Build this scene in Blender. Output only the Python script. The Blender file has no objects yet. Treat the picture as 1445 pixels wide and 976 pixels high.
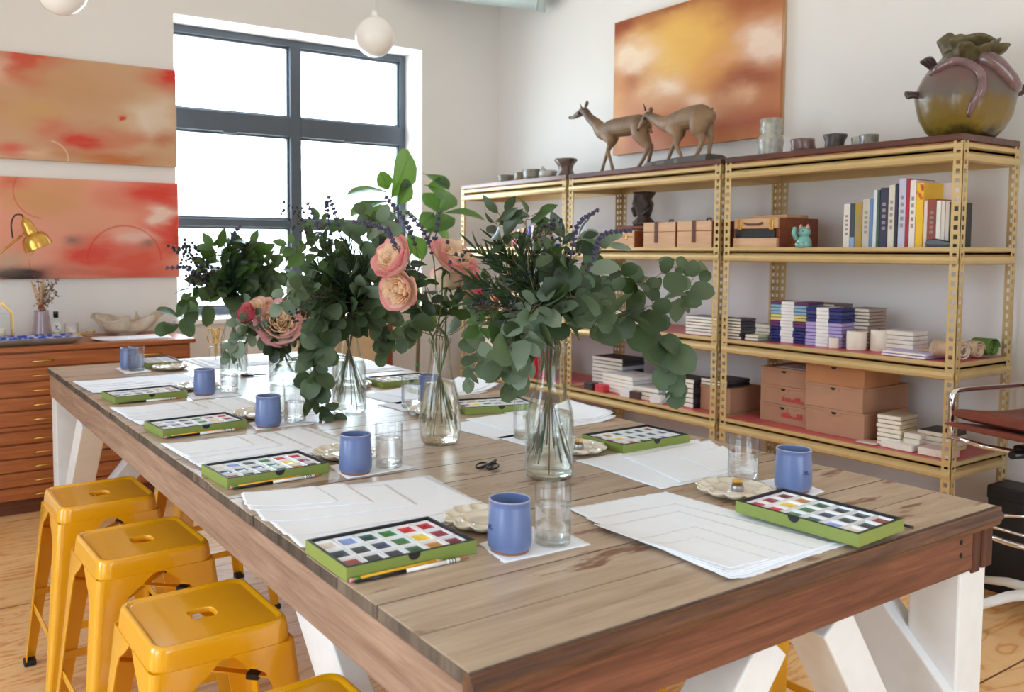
import bpy, bmesh, math, random
from mathutils import Vector, Matrix, noise
SC = bpy.context.scene
COL = SC.collection
PI = math.pi
R = math.radians
# ---------------------------------------------------------------- camera
F_PX, CX, CY = 1226.929, 625.054, 428.235          # focal length and principal point of the 1445x976 frame
CAM = Vector((-0.653, -0.941, 1.458))
RT = Vector((0.8400, -0.5425, 0.0033)).normalized()
FW = Vector((0.5411, 0.8386, -0.0626)).normalized()
UP = RT.cross(FW).normalized()
RT = FW.cross(UP).normalized()
cd = bpy.data.cameras.new('camera')
cam = bpy.data.objects.new('camera', cd); COL.objects.link(cam)
M3 = Matrix((RT, UP, -FW)).transposed()
cam.matrix_world = Matrix.Translation(CAM) @ M3.to_4x4()
cd.sensor_width = 36; cd.lens = F_PX / 1445 * 36
cd.shift_x = (722.5 - CX) / 1445; cd.shift_y = -(488 - CY) / 1445
cd.clip_start = 0.05; cd.clip_end = 300
cd.dof.use_dof = True; cd.dof.focus_distance = 2.45; cd.dof.aperture_fstop = 4.4
SC.camera = cam

def _ray(px, py): return RT * ((px - CX) / F_PX) - UP * ((py - CY) / F_PX) + FW
def at_z(px, py, z): d = _ray(px, py); return CAM + d * ((z - CAM.z) / d.z)
def at_x(px, py, x): d = _ray(px, py); return CAM + d * ((x - CAM.x) / d.x)
def at_y(px, py, y): d = _ray(px, py); return CAM + d * ((y - CAM.y) / d.y)

# ---------------------------------------------------------------- mesh builder
class MB:
    def __init__(s): s.v = []; s.f = []; s.m = []; s.uv = {}; s.sm = []
    def add(s, vs, fs, mi=0, M=None, smooth=False):
        b = len(s.v)
        s.v += [tuple(M @ Vector(p)) if M is not None else tuple(p) for p in vs]
        for f in fs: s.f.append([b + i for i in f]); s.m.append(mi); s.sm.append(smooth)
        return b
    def box(s, c, size, mi=0, rz=0, M=None):
        x, y, z = [q / 2 for q in size]
        vs = [(i * x, j * y, k * z) for k in (-1, 1) for j in (-1, 1) for i in (-1, 1)]
        T = Matrix.Translation(c) @ Matrix.Rotation(rz, 4, 'Z')
        if M is not None: T = M @ T
        s.add(vs, [(0, 2, 3, 1), (4, 5, 7, 6), (0, 1, 5, 4), (2, 6, 7, 3), (0, 4, 6, 2), (1, 3, 7, 5)], mi, T); return s
    def bx(s, a, b, mi=0):
        return s.box([(p + q) / 2 for p, q in zip(a, b)], [abs(q - p) for p, q in zip(a, b)], mi)
    def bar(s, p, q, w, h, mi=0, up=(0, 0, 1), taper=1.0):
        """rectangular bar from p to q; w across, h along 'up'"""
        p, q = Vector(p), Vector(q); d = (q - p); L = d.length; d.normalize()
        sx = d.cross(Vector(up));
        if sx.length < 1e-5: sx = d.cross(Vector((1, 0, 0)))
        sx.normalize(); u = sx.cross(d).normalized()
        vs = []
        for e, t in ((p, 1), (q, taper)):
            for a, b in ((-1, -1), (1, -1), (1, 1), (-1, 1)): vs.append(e + sx * (a * w / 2 * t) + u * (b * h / 2 * t))
        s.add(vs, [(3, 2, 1, 0), (4, 5, 6, 7), (0, 1, 5, 4), (1, 2, 6, 5), (2, 3, 7, 6), (3, 0, 4, 7)], mi); return s
    def tube(s, pts, r, n=8, mi=0, caps=True, flat=1.0):
        pts = [Vector(p) for p in pts]; rs = r if isinstance(r, (list, tuple)) else [r] * len(pts)
        rings = []; prev = None
        for i, p in enumerate(pts):
            d = (pts[min(i + 1, len(pts) - 1)] - pts[max(i - 1, 0)])
            if d.length < 1e-9: d = Vector((0, 0, 1))
            d.normalize()
            if prev is None:
                a = d.orthogonal().normalized()
            else:
                a = prev - d * prev.dot(d)
                a = a.normalized() if a.length > 1e-6 else d.orthogonal().normalized()
            prev = a; b = d.cross(a)
            rings.append([p + (a * math.cos(2 * PI * k / n) + b * math.sin(2 * PI * k / n) * flat) * rs[i] for k in range(n)])
        s.loft(rings, mi, caps); return s
    def loft(s, rings, mi=0, caps=True, closed=True, smooth=True):
        n = len(rings[0]); vs = [p for r in rings for p in r]; fs = []
        for i in range(len(rings) - 1):
            for k in range(n if closed else n - 1):
                k2 = (k + 1) % n
                fs.append((i * n + k, i * n + k2, (i + 1) * n + k2, (i + 1) * n + k))
        b = s.add(vs, fs, mi, None, smooth)
        if caps and closed:
            s.f.append([b + k for k in range(n)][::-1]); s.m.append(mi); s.sm.append(False)
            s.f.append([b + (len(rings) - 1) * n + k for k in range(n)]); s.m.append(mi); s.sm.append(False)
        return s
    def lathe(s, prof, n=32, c=(0, 0, 0), mi=0, caps=False, M=None):
        rings = [[(c[0] + r * math.cos(2 * PI * k / n), c[1] + r * math.sin(2 * PI * k / n), c[2] + z) for k in range(n)] for r, z in prof]
        if M is not None: rings = [[M @ Vector(p) for p in r] for r in rings]
        return s.loft(rings, mi, caps)
    def prism(s, poly, axis, a, b, mi=0, M=None):
        """extrude a 2-D polygon along an axis (0,1,2) from a to b"""
        def P(u, v, w): return {0: (w, u, v), 1: (u, w, v), 2: (u, v, w)}[axis]
        n = len(poly); vs = [P(u, v, a) for u, v in poly] + [P(u, v, b) for u, v in poly]
        fs = [tuple(range(n))[::-1], tuple(range(n, 2 * n))] + [(i, (i + 1) % n, n + (i + 1) % n, n + i) for i in range(n)]
        s.add(vs, fs, mi, M); return s
    def ball(s, c, r, nu=10, nv=7, mi=0, sc=(1, 1, 1)):
        rings = []
        for j in range(nv + 1):
            t = PI * j / nv; rr = max(math.sin(t), 1e-3) * r
            rings.append([(c[0] + rr * math.cos(2 * PI * k / nu) * sc[0], c[1] + rr * math.sin(2 * PI * k / nu) * sc[1], c[2] - math.cos(t) * r * sc[2]) for k in range(nu)])
        return s.loft(rings, mi, False)
    def mesh(s, name, mats, bev=0, fix=True):
        me = bpy.data.meshes.new(name); me.from_pydata(s.v, [], s.f)
        for m in (mats if isinstance(mats, (list, tuple)) else [mats]): me.materials.append(m)
        me.polygons.foreach_set('material_index', s.m); me.polygons.foreach_set('use_smooth', s.sm)
        if fix:
            bm = bmesh.new(); bm.from_mesh(me); bmesh.ops.recalc_face_normals(bm, faces=bm.faces); bm.to_mesh(me); bm.free()
        me.update(); return me
    def build(s, name, mats, parent=None, loc=(0, 0, 0), rz=0, bev=0, seg=2, fix=True, smooth_all=False):
        me = s.mesh(name, mats, fix=fix)
        o = bpy.data.objects.new(name, me); COL.objects.link(o)
        o.location = loc; o.rotation_euler = (0, 0, rz)
        if parent is not None: o.parent = parent
        if bev:
            b = o.modifiers.new('bevel', 'BEVEL'); b.width = bev; b.segments = seg; b.limit_method = 'ANGLE'; b.angle_limit = R(40)
            b.harden_normals = False
        return o

def tag(o, label=None, cat=None, group=None, kind=None):
    if label: o['label'] = label
    if cat: o['category'] = cat
    if group: o['group'] = group
    if kind: o['kind'] = kind
    return o
def thing(name, label, cat, loc=(0, 0, 0), rz=0, group=None):
    o = bpy.data.objects.new(name, None); COL.objects.link(o); o.empty_display_size = .05
    o.location = loc; o.rotation_euler = (0, 0, rz)
    return tag(o, label, cat, group)
KIDS = {}
def copy_tree(o, parent=None, loc=None, rz=None, label=None, group=None):
    c = o.copy(); COL.objects.link(c)
    if parent is not None: c.parent = parent
    if loc is not None: c.location = loc
    if rz is not None: c.rotation_euler = (0, 0, rz)
    if label: c['label'] = label
    if group: c['group'] = group
    for ch in [x for x in list(COL.objects) if x.parent == o]: copy_tree(ch, c)
    return c
def struct(o): o['kind'] = 'structure'; return o

# ---------------------------------------------------------------- materials
def srgb(r, g, b):
    f = lambda c: (c / 255 / 12.92) if c / 255 <= .04045 else ((c / 255 + .055) / 1.055) ** 2.4
    return (f(r), f(g), f(b), 1)
class NT:
    def __init__(s, name):
        s.m = bpy.data.materials.new(name); s.m.use_nodes = True; s.t = s.m.node_tree; s.t.nodes.clear()
        s.out = s.n('ShaderNodeOutputMaterial')
    def n(s, k, **kw):
        x = s.t.nodes.new(k)
        for a, b in kw.items():
            if a.startswith('i_'): x.inputs[a[2:].replace('_', ' ')].default_value = b
            else: setattr(x, a, b)
        return x
    def l(s, a, b): s.t.links.new(a, b)
    def math(s, op, a, b=None, clamp=False):
        x = s.n('ShaderNodeMath', operation=op, use_clamp=clamp)
        for i, q in enumerate((a, b)):
            if q is None: continue
            if isinstance(q, (int, float)): x.inputs[i].default_value = q
            else: s.l(q, x.inputs[i])
        return x.outputs[0]
    def mix(s, fac, a, b, blend='MIX'):
        x = s.n('ShaderNodeMix', data_type='RGBA', blend_type=blend)
        for i, q in ((0, fac), (6, a), (7, b)):
            if isinstance(q, (int, float, tuple)): x.inputs[i].default_value = q
            else: s.l(q, x.inputs[i])
        return x.outputs[2]
    def ramp(s, fac, stops):
        x = s.n('ShaderNodeValToRGB'); e = x.color_ramp.elements
        while len(e) < len(stops): e.new(.5)
        for el, (p, c) in zip(e, stops): el.position = p; el.color = c
        s.l(fac, x.inputs[0]); return x.outputs[0]
    def coord(s, kind='Object', scale=(1, 1, 1), rot=(0, 0, 0), loc=(0, 0, 0)):
        tc = s.n('ShaderNodeTexCoord'); mp = s.n('ShaderNodeMapping')
        mp.inputs['Scale'].default_value = scale; mp.inputs['Rotation'].default_value = rot; mp.inputs['Location'].default_value = loc
        s.l(tc.outputs[kind], mp.inputs[0]); return mp.outputs[0]
    def noise(s, vec, scale, detail=4, rough=.5, dist=0):
        x = s.n('ShaderNodeTexNoise'); x.inputs['Scale'].default_value = scale; x.inputs['Detail'].default_value = detail
        x.inputs['Roughness'].default_value = rough; x.inputs['Distortion'].default_value = dist
        s.l(vec, x.inputs['Vector']); return x.outputs['Fac']
    def bsdf(s, color, rough=.5, metal=0, spec=.5, bump=None, bstr=.2, bdist=.01, coat=0, emis=None, sheen=0):
        p = s.n('ShaderNodeBsdfPrincipled')
        for k, q in (('Base Color', color), ('Roughness', rough), ('Metallic', metal), ('Specular IOR Level', spec), ('Coat Weight', coat)):
            if isinstance(q, (int, float, tuple)): p.inputs[k].default_value = q
            else: s.l(q, p.inputs[k])
        if bump is not None:
            b = s.n('ShaderNodeBump'); b.inputs['Strength'].default_value = bstr; b.inputs['Distance'].default_value = bdist
            s.l(bump, b.inputs['Height']); s.l(b.outputs[0], p.inputs['Normal'])
        s.l(p.outputs[0], s.out.inputs[0]); s.p = p; return s.m
def plain(name, rgb, rough=.5, metal=0, spec=.5, var=.06, scale=12, coat=0, bump=0):
    """a plain surface with a little procedural unevenness"""
    t = NT(name); c = srgb(*rgb); v = t.noise(t.coord('Object'), scale, 3)
    lo = tuple(x * (1 - var) for x in c[:3]) + (1,); hi = tuple(min(1, x * (1 + var)) for x in c[:3]) + (1,)
    col = t.ramp(v, [(.3, lo), (.7, hi)])
    return t.bsdf(col, rough, metal, spec, bump=v if bump else None, bstr=bump, coat=coat)
def wood(name, light, dark, scale=1.0, axis=0, rough=.5, spots=None, island=.12, grain=14, spec=.4, bstr=.15, contrast=(.35, .68)):
    """fibres stretched along one axis; each board (mesh island) gets its own tone"""
    t = NT(name); sc = [grain * scale] * 3; sc[axis] = 1.1 * scale
    geo = t.n('ShaderNodeNewGeometry'); rnd = geo.outputs['Random Per Island']
    tc = t.n('ShaderNodeTexCoord'); ad = t.n('ShaderNodeVectorMath', operation='ADD'); cb = t.n('ShaderNodeCombineXYZ')
    off = t.math('MULTIPLY', rnd, 37.0)
    for i in range(3): t.l(off, cb.inputs[i])
    t.l(tc.outputs['Object'], ad.inputs[0]); t.l(cb.outputs[0], ad.inputs[1])
    mp = t.n('ShaderNodeMapping'); mp.inputs['Scale'].default_value = sc; t.l(ad.outputs[0], mp.inputs[0])
    g = t.noise(mp.outputs[0], 2.2, 8, .62, .6)
    g2 = t.noise(mp.outputs[0], 9, 3, .6, .2)
    f = t.math('ADD', t.math('MULTIPLY', g, .7), t.math('MULTIPLY', g2, .3))
    col = t.ramp(f, [(contrast[0], srgb(*dark)), (contrast[1], srgb(*light))])
    hsv = t.n('ShaderNodeHueSaturation'); t.l(col, hsv.inputs['Color'])
    t.l(t.math('ADD', t.math('MULTIPLY', rnd, island * 2), 1 - island), hsv.inputs['Value'])
    col = hsv.outputs[0]
    if spots:
        mp2 = t.n('ShaderNodeMapping'); s2 = [spots[1]] * 3; s2[axis] = spots[1] * .22; mp2.inputs['Scale'].default_value = s2
        t.l(ad.outputs[0], mp2.inputs[0])
        k = t.noise(mp2.outputs[0], 1, 5, .6)
        k = t.ramp(k, [(spots[2], (0, 0, 0, 1)), (spots[2] + .05, (1, 1, 1, 1))])
        col = t.mix(k, col, srgb(*spots[0]))
    return t.bsdf(col, rough, spec=spec, bump=f, bstr=bstr, bdist=.004)
def thin_glass(name, tint=(1, 1, 1), edge=.55, refl=1.0):
    """thin clear glass: see-through, darker and shinier where seen edge-on"""
    t = NT(name)
    lw = t.n('ShaderNodeLayerWeight'); lw.inputs['Blend'].default_value = .5
    e = t.math('POWER', lw.outputs['Facing'], 5.0)
    rf = t.math('ADD', t.math('MULTIPLY', t.math('POWER', lw.outputs['Facing'], 4.0), .6), .035)
    c = t.mix(e, tint + (1,), tuple(x * edge for x in tint) + (1,))
    tr = t.n('ShaderNodeBsdfTransparent'); t.l(c, tr.inputs[0])
    gl = t.n('ShaderNodeBsdfGlossy'); gl.inputs['Roughness'].default_value = .02
    mx = t.n('ShaderNodeMixShader'); t.l(t.math('MULTIPLY', rf, refl, True), mx.inputs[0])
    t.l(tr.outputs[0], mx.inputs[1]); t.l(gl.outputs[0], mx.inputs[2]); t.l(mx.outputs[0], t.out.inputs[0])
    return t.m
def water_mat(name, tint=(.96, .99, .97)):
    t = NT(name)
    g = t.n('ShaderNodeBsdfGlass'); g.inputs['IOR'].default_value = 1.33; g.inputs['Roughness'].default_value = 0; g.inputs['Color'].default_value = tint + (1,)
    tr = t.n('ShaderNodeBsdfTransparent'); tr.inputs[0].default_value = tint + (1,)
    mx = t.n('ShaderNodeMixShader'); mx.inputs[0].default_value = .45
    t.l(g.outputs[0], mx.inputs[1]); t.l(tr.outputs[0], mx.inputs[2]); t.l(mx.outputs[0], t.out.inputs[0])
    return t.m
def leaf_mat(name, a, b, rough=.5, trans=.25, spec=.4):
    """each leaf (mesh island) takes a tone between two greens; light comes through"""
    t = NT(name); geo = t.n('ShaderNodeNewGeometry')
    col = t.mix(geo.outputs['Random Per Island'], srgb(*a), srgb(*b))
    p = t.n('ShaderNodeBsdfPrincipled'); t.l(col, p.inputs['Base Color']); p.inputs['Roughness'].default_value = rough; p.inputs['Specular IOR Level'].default_value = spec
    tl = t.n('ShaderNodeBsdfTranslucent'); t.l(t.mix(.5, col, srgb(150, 190, 60)), tl.inputs[0])
    mx = t.n('ShaderNodeMixShader'); mx.inputs[0].default_value = trans
    t.l(p.outputs[0], mx.inputs[1]); t.l(tl.outputs[0], mx.inputs[2]); t.l(mx.outputs[0], t.out.inputs[0]); return t.m
# ================================================================ SETTING
YB, XR, XL, YF, ZC = 4.83, 3.60, -3.2, -3.6, 3.75       # back wall, right wall, left wall, front wall, ceiling
WALL = plain('wall_paint', (233, 231, 229), .75, var=.012, scale=3, bump=.02)
TRIM = plain('white_trim_paint', (242, 241, 238), .45, var=.01)
CEILM = plain('ceiling_paint', (240, 238, 234), .8, var=.01)

# plywood floor: figured orange-blond veneer in big sheets
t = NT('plywood_floor')
br = t.n('ShaderNodeTexBrick'); br.inputs['Scale'].default_value = 1; br.inputs['Brick Width'].default_value = 2.44; br.inputs['Row Height'].default_value = 1.22
br.inputs['Mortar Size'].default_value = .004; br.inputs['Color1'].default_value = (0, 0, 0, 1); br.inputs['Color2'].default_value = (1, 1, 1, 1); br.inputs['Mortar'].default_value = (.5, .5, .5, 1)
br.offset = .5
t.l(t.coord('Object', (1, 1, 1), (0, 0, 0), (.3, .75, 0)), br.inputs['Vector'])
ad = t.n('ShaderNodeVectorMath', operation='ADD'); t.l(t.coord('Object', (1.6, 7, 1)), ad.inputs[0]); t.l(br.outputs['Color'], ad.inputs[1])
n1 = t.noise(ad.outputs[0], .9, 3, .5, 1.2)
w = t.math('FRACT', t.math('MULTIPLY', n1, 7.0))
w = t.math('ABSOLUTE', t.math('SUBTRACT', t.math('MULTIPLY', w, 2), 1))
n2 = t.noise(t.coord('Object', (6, 160, 1)), 1, 4, .6)
col = t.ramp(w, [(.07, srgb(216, 150, 88)), (.28, srgb(234, 184, 126)), (1, srgb(240, 198, 144))])
col = t.mix(t.math('MULTIPLY', n2, .35), col, srgb(222, 172, 116))
col = t.mix(br.outputs['Fac'], col, srgb(120, 78, 45))
t.bsdf(col, .42, spec=.4, bump=n2, bstr=.04)
FLOORM = t.m
m = MB(); m.bx((XL, YF, -.08), (XR, YB, 0)); struct(m.build('floor', FLOORM))
m = MB(); m.bx((XL - .2, YF - .2, ZC), (XR + .2, YB + .4, ZC + .12)); struct(m.build('ceiling', CEILM))
# back wall with the window opening
WX0, WX1, WZ0, WZ1, YW = .985, 2.873, .985, 2.975, 5.08
m = MB(); D = YB + .36
m.bx((XL - .2, YB, -.08), (WX0, D, ZC)); m.bx((WX1, YB, -.08), (XR + .2, D, ZC)); m.bx((WX0, YB, -.08), (WX1, D, WZ0)); m.bx((WX0, YB, WZ1), (WX1, D, ZC))
struct(m.build('wall_back', WALL))
m = MB(); m.bx((XR, YF - .2, -.08), (XR + .2, YB, ZC)); struct(m.build('wall_right', WALL))
# left wall with three tall openings, front wall with one: daylight comes from there too
LW = [(-.9, .6), (1.3, 2.7)]
m = MB(); y = YF - .2; LZ0, LZ1 = .12, 3.0
for a, b in LW: m.bx((XL - .2, y, -.08), (XL, a, ZC)); m.bx((XL - .2, a, -.08), (XL, b, LZ0)); m.bx((XL - .2, a, LZ1), (XL, b, ZC)); y = b
m.bx((XL - .2, y, -.08), (XL, YB, ZC)); struct(m.build('wall_left', WALL))
m = MB(); a, b = -1.3, 1.3
m.bx((XL - .2, YF - .2, -.08), (a, YF, ZC)); m.bx((b, YF - .2, -.08), (XR + .2, YF, ZC)); m.bx((a, YF - .2, -.08), (b, YF, LZ0)); m.bx((a, YF - .2, LZ1), (b, YF, ZC))
struct(m.build('wall_front', WALL))
m = MB(); m.bx((XR - .015, YF, 0), (XR, YB, .1)); struct(m.build('baseboard_right', TRIM))
m = MB(); m.bx((XL, YB - .015, 0), (XR - .015, YB, .1)); struct(m.build('baseboard_back', TRIM))

FRAME = plain('dark_window_metal', (88, 96, 106), .42, .2, var=.04)
PANE = thin_glass('window_glass', (.97, .99, 1), .9, .6)
def window_frame(name, u0, u1, z0, z1, place, mull, rails, fw=.055, dp=.07):
    """u runs along the wall; place(u, d, z) maps to the room. Children: mullion, rails, panes"""
    root = MB()
    def bx(mb, ua, ub, za, zb, da=0, db=dp):
        p, q = place(ua, da, za), place(ub, db, zb); mb.bx(p, q)
    bx(root, u0, u0 + fw, z0, z1); bx(root, u1 - fw, u1, z0, z1); bx(root, u0 + fw, u1 - fw, z1 - fw, z1); bx(root, u0 + fw, u1 - fw, z0, z0 + fw)
    o = root.build(name, FRAME, bev=.004); struct(o)
    for a, b in mull:
        mb = MB(); bx(mb, a, b, z0 + fw, z1 - fw, -.012, dp); mb.build('mullion', FRAME, o, bev=.004)
    edges = [u0 + fw] + [e for a in mull for e in a] + [u1 - fw]
    rz = sorted(rails)
    for k in range(0, len(edges), 2):
        zz = z0 + fw
        for a, b, dd in rz + [(z1 - fw, z1, 0)]:
            if b < z1:
                mb = MB(); bx(mb, edges[k], edges[k + 1], a, b, dd, dp); 
                if dd < 0: bx(mb, (edges[k] + edges[k + 1]) / 2 - .08, (edges[k] + edges[k + 1]) / 2 + .02, a - .012, a + .004, dd - .012, dd)
                mb.build('transom_rail' if dd < 0 else 'sash_rail', FRAME, o, bev=.004)
            mb = MB(); bx(mb, edges[k], edges[k + 1], zz, a, dp * .5, dp * .5 + .006); mb.build('pane', PANE, o)
            # slim sash around the pane
            mb = MB(); s = .016
            bx(mb, edges[k], edges[k] + s, zz, a, .022, .052); bx(mb, edges[k + 1] - s, edges[k + 1], zz, a, .022, .052)
            bx(mb, edges[k] + s, edges[k + 1] - s, zz, zz + s, .022, .052); bx(mb, edges[k] + s, edges[k + 1] - s, a - s, a, .022, .052); mb.build('sash', FRAME, o)
            zz = b
    return o
window_frame('window_1', WX0, WX1, WZ0 + .005, WZ1, lambda u, d, z: (u, YW + d, z), [(1.893, 1.978)], [(2.275, 2.415, -.015), (1.612, 1.668, .0)], .05)
for i, (a, b) in enumerate(LW):
    window_frame('window_%d' % (i + 2), a, b, LZ0, LZ1, lambda u, d, z: (XL - .06 - d, u, z), [((a + b) / 2 - .035, (a + b) / 2 + .035)], [(2.3, 2.4, 0)])
window_frame('window_5', -1.3, 1.3, LZ0, LZ1, lambda u, d, z: (u, YF - .06 - d, z), [(-.04, .04)], [(2.3, 2.4, 0)])
m = MB(); m.bx((WX0 - .03, YB - .045, WZ0 - .035), (WX1 + .03, YW - .02, WZ0)); struct(m.build('window_sill_1', TRIM, bev=.006))

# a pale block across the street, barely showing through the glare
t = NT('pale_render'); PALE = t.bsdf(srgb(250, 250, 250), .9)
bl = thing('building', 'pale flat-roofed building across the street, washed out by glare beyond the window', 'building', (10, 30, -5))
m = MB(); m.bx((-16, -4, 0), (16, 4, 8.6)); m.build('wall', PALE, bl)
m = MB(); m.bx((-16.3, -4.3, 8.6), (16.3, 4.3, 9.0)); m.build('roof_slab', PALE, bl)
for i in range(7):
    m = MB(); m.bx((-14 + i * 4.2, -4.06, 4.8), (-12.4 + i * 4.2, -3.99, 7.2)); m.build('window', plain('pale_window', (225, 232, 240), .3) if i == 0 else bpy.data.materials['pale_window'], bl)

# ---------------------------------------------------------------- light: an overcast bright sky through the windows
wd = bpy.data.worlds.new('overcast_sky'); SC.world = wd; wd.use_nodes = True
nt = wd.node_tree; nt.nodes.clear(); o_ = nt.nodes.new('ShaderNodeOutputWorld'); bg = nt.nodes.new('ShaderNodeBackground'); nt.links.new(bg.outputs[0], o_.inputs[0])
tc = nt.nodes.new('ShaderNodeTexCoord'); sp = nt.nodes.new('ShaderNodeSeparateXYZ'); rp = nt.nodes.new('ShaderNodeValToRGB'); nt.links.new(tc.outputs['Generated'], sp.inputs[0]); nt.links.new(sp.outputs[2], rp.inputs[0])
rp.color_ramp.elements[0].position = 0; rp.color_ramp.elements[0].color = (.62, .66, .66, 1); rp.color_ramp.elements[1].position = .12; rp.color_ramp.elements[1].color = (.71, .855, 1, 1)
nt.links.new(rp.outputs[0], bg.inputs[0])
# the sun behind the cloud stands on the window side: that half of the sky is brighter
gl2 = nt.nodes.new('ShaderNodeMapRange'); gl2.inputs[1].default_value = -.4; gl2.inputs[2].default_value = .9; gl2.inputs[3].default_value = 4.4; gl2.inputs[4].default_value = 10.5
nt.links.new(sp.outputs[1], gl2.inputs[0]); nt.links.new(gl2.outputs[0], bg.inputs[1])
def portal(name, loc, rot, sx, sy):
    l = bpy.data.lights.new(name, 'AREA'); l.shape = 'RECTANGLE'; l.size = sx; l.size_y = sy; l.cycles.is_portal = True
    o = bpy.data.objects.new(name, l); COL.objects.link(o); o.location = loc; o.rotation_euler = rot
portal('daylight_back_window', ((WX0 + WX1) / 2, YW + .2, (WZ0 + WZ1) / 2), (R(-90), 0, 0), WX1 - WX0, WZ1 - WZ0)
for a, b in LW: portal('daylight_left_window', (XL - .19, (a + b) / 2, (LZ0 + LZ1) / 2), (R(90), 0, R(-90)), b - a, LZ1 - LZ0)
portal('daylight_front_window', (0, YF - .19, (LZ0 + LZ1) / 2), (R(90), 0, 0), 2.6, LZ1 - LZ0)
SC.view_settings.view_transform = 'Standard'; SC.view_settings.look = 'None'; SC.view_settings.gamma = 1; SC.view_settings.use_curve_mapping = False
SC.view_settings.exposure = 0.60
SC.cycles.max_bounces = 14; SC.cycles.diffuse_bounces = 6; SC.cycles.transparent_max_bounces = 24; SC.cycles.transmission_bounces = 10; SC.cycles.glossy_bounces = 4
SC.cycles.sample_clamp_indirect = 8
SC.cycles.use_denoising = True

# ---------------------------------------------------------------- paintings on the walls (abstract colour fields)
def painting_mat(name, base, blobs, arcs=(), warp=.16):
    t = NT(name); uv = t.coord('Generated')
    nz = t.n('ShaderNodeTexNoise'); nz.inputs['Scale'].default_value = 3.2; nz.inputs['Detail'].default_value = 5; t.l(uv, nz.inputs['Vector'])
    sb = t.n('ShaderNodeVectorMath', operation='SUBTRACT'); t.l(nz.outputs['Color'], sb.inputs[0]); sb.inputs[1].default_value = (.5, .5, .5)
    ms = t.n('ShaderNodeVectorMath', operation='SCALE'); t.l(sb.outputs[0], ms.inputs[0]); ms.inputs['Scale'].default_value = warp * 2
    ad = t.n('ShaderNodeVectorMath', operation='ADD'); t.l(uv, ad.inputs[0]); t.l(ms.outputs[0], ad.inputs[1])
    sx = t.n('ShaderNodeSeparateXYZ'); t.l(ad.outputs[0], sx.inputs[0]); U, V = sx.outputs[0], sx.outputs[2]
    s0 = t.n('ShaderNodeSeparateXYZ'); t.l(uv, s0.inputs[0])
    if AXIS[0] == 'y':
        U = t.math('SUBTRACT', 1.0, sx.outputs[1]); u0 = t.math('SUBTRACT', 1.0, s0.outputs[1])
    else: u0 = s0.outputs[0]
    v0 = s0.outputs[2]
    br = t.noise(t.coord('Generated', (3, 3, 16)), 2, 6, .65)
    col = t.mix(t.math('MULTIPLY', br, .5), srgb(*base), srgb(*[min(255, int(c * 1.09)) for c in base]))
    for cu, cv, ru, rv, c, k in blobs:
        a = t.math('DIVIDE', t.math('SUBTRACT', U, cu), ru); b = t.math('DIVIDE', t.math('SUBTRACT', V, cv), rv)
        d = t.math('ADD', t.math('MULTIPLY', a, a), t.math('MULTIPLY', b, b))
        f = t.math('MULTIPLY', t.math('POWER', 2.718, t.math('MULTIPLY', d, -1.3)), k, True)
        f = t.math('MULTIPLY', f, t.math('ADD', .7, t.math('MULTIPLY', br, .6)), True)
        col = t.mix(f, col, srgb(*c))
    for cu, cv, r, asp, a0, c, k, wd_ in arcs:      # thin brushed arcs
        a = t.math('MULTIPLY', t.math('SUBTRACT', u0, cu), asp); b = t.math('SUBTRACT', v0, cv)
        d = t.math('SQRT', t.math('ADD', t.math('MULTIPLY', a, a), t.math('MULTIPLY', b, b)))
        e = t.math('ABSOLUTE', t.math('SUBTRACT', d, r)); f = t.math('SUBTRACT', 1, t.math('DIVIDE', e, wd_), True)
        f = t.math('MULTIPLY', f, t.math('GREATER_THAN', b if a0 == 0 else t.math('MULTIPLY', a, a0), 0 if a0 == 0 else .02)); f = t.math('MULTIPLY', f, k)
        col = t.mix(f, col, srgb(*c))
    return t.bsdf(col, .45, spec=.35, bump=br, bstr=.05)
EDGE = plain('canvas_edge', (196, 160, 120), .7)
AXIS = ['x']
def pu(px, x0=-.45, x1=.985): return ((-.039 + 1.024 * px / 247) - x0) / (x1 - x0)
up = [(pu(35), .92, .10, .20, (206, 40, 24), 1.3), (pu(5), .80, .06, .12, (228, 180, 164), 1.1), (pu(247), .98, .10, .17, (208, 44, 28), 1.2), (pu(100), .7, .28, .3, (198, 150, 106), .8),
      (pu(35), .45, .12, .16, (206, 160, 104), .8), (pu(200), .42, .10, .2, (222, 204, 182), 1.6), (pu(225), .55, .08, .18, (220, 200, 176), 1.0), (pu(120), .22, .13, .10, (202, 58, 40), 1.25), (pu(60), .30, .09, .09, (206, 108, 84), .7),
      (pu(20), .10, .08, .08, (212, 72, 58), .9), (pu(60), .06, .10, .06, (222, 186, 156), .8), (pu(150), .05, .2, .08, (190, 112, 62), 1.0), (pu(180), .24, .12, .07, (200, 120, 84), .8), (pu(230), .28, .07, .12, (186, 110, 70), .8), (pu(153), .44, .012, .03, (205, 55, 40), 1.3), (pu(-60), .5, .15, .4, (200, 110, 70), .8)]
m = MB(); m.bx((-.45, YB - .035, 1.983), (.985, YB - .002, 2.605))
MU = painting_mat('upper_painting_pigment', (198, 160, 126), up, [(pu(62), .02, .17, 2.3, 1, (236, 214, 190), .8, .008)])
o = thing('painting', 'wide unframed orange and tan abstract painting, upper of the two beside window', 'painting', (0, 0, 0))
o.location = (.27, YB - .02, 1.983); m2 = MB(); m2.bx((-.72, -.016, 0), (.715, .018, .622)); m2.build('canvas', MU, o, bev=.003)
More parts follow.
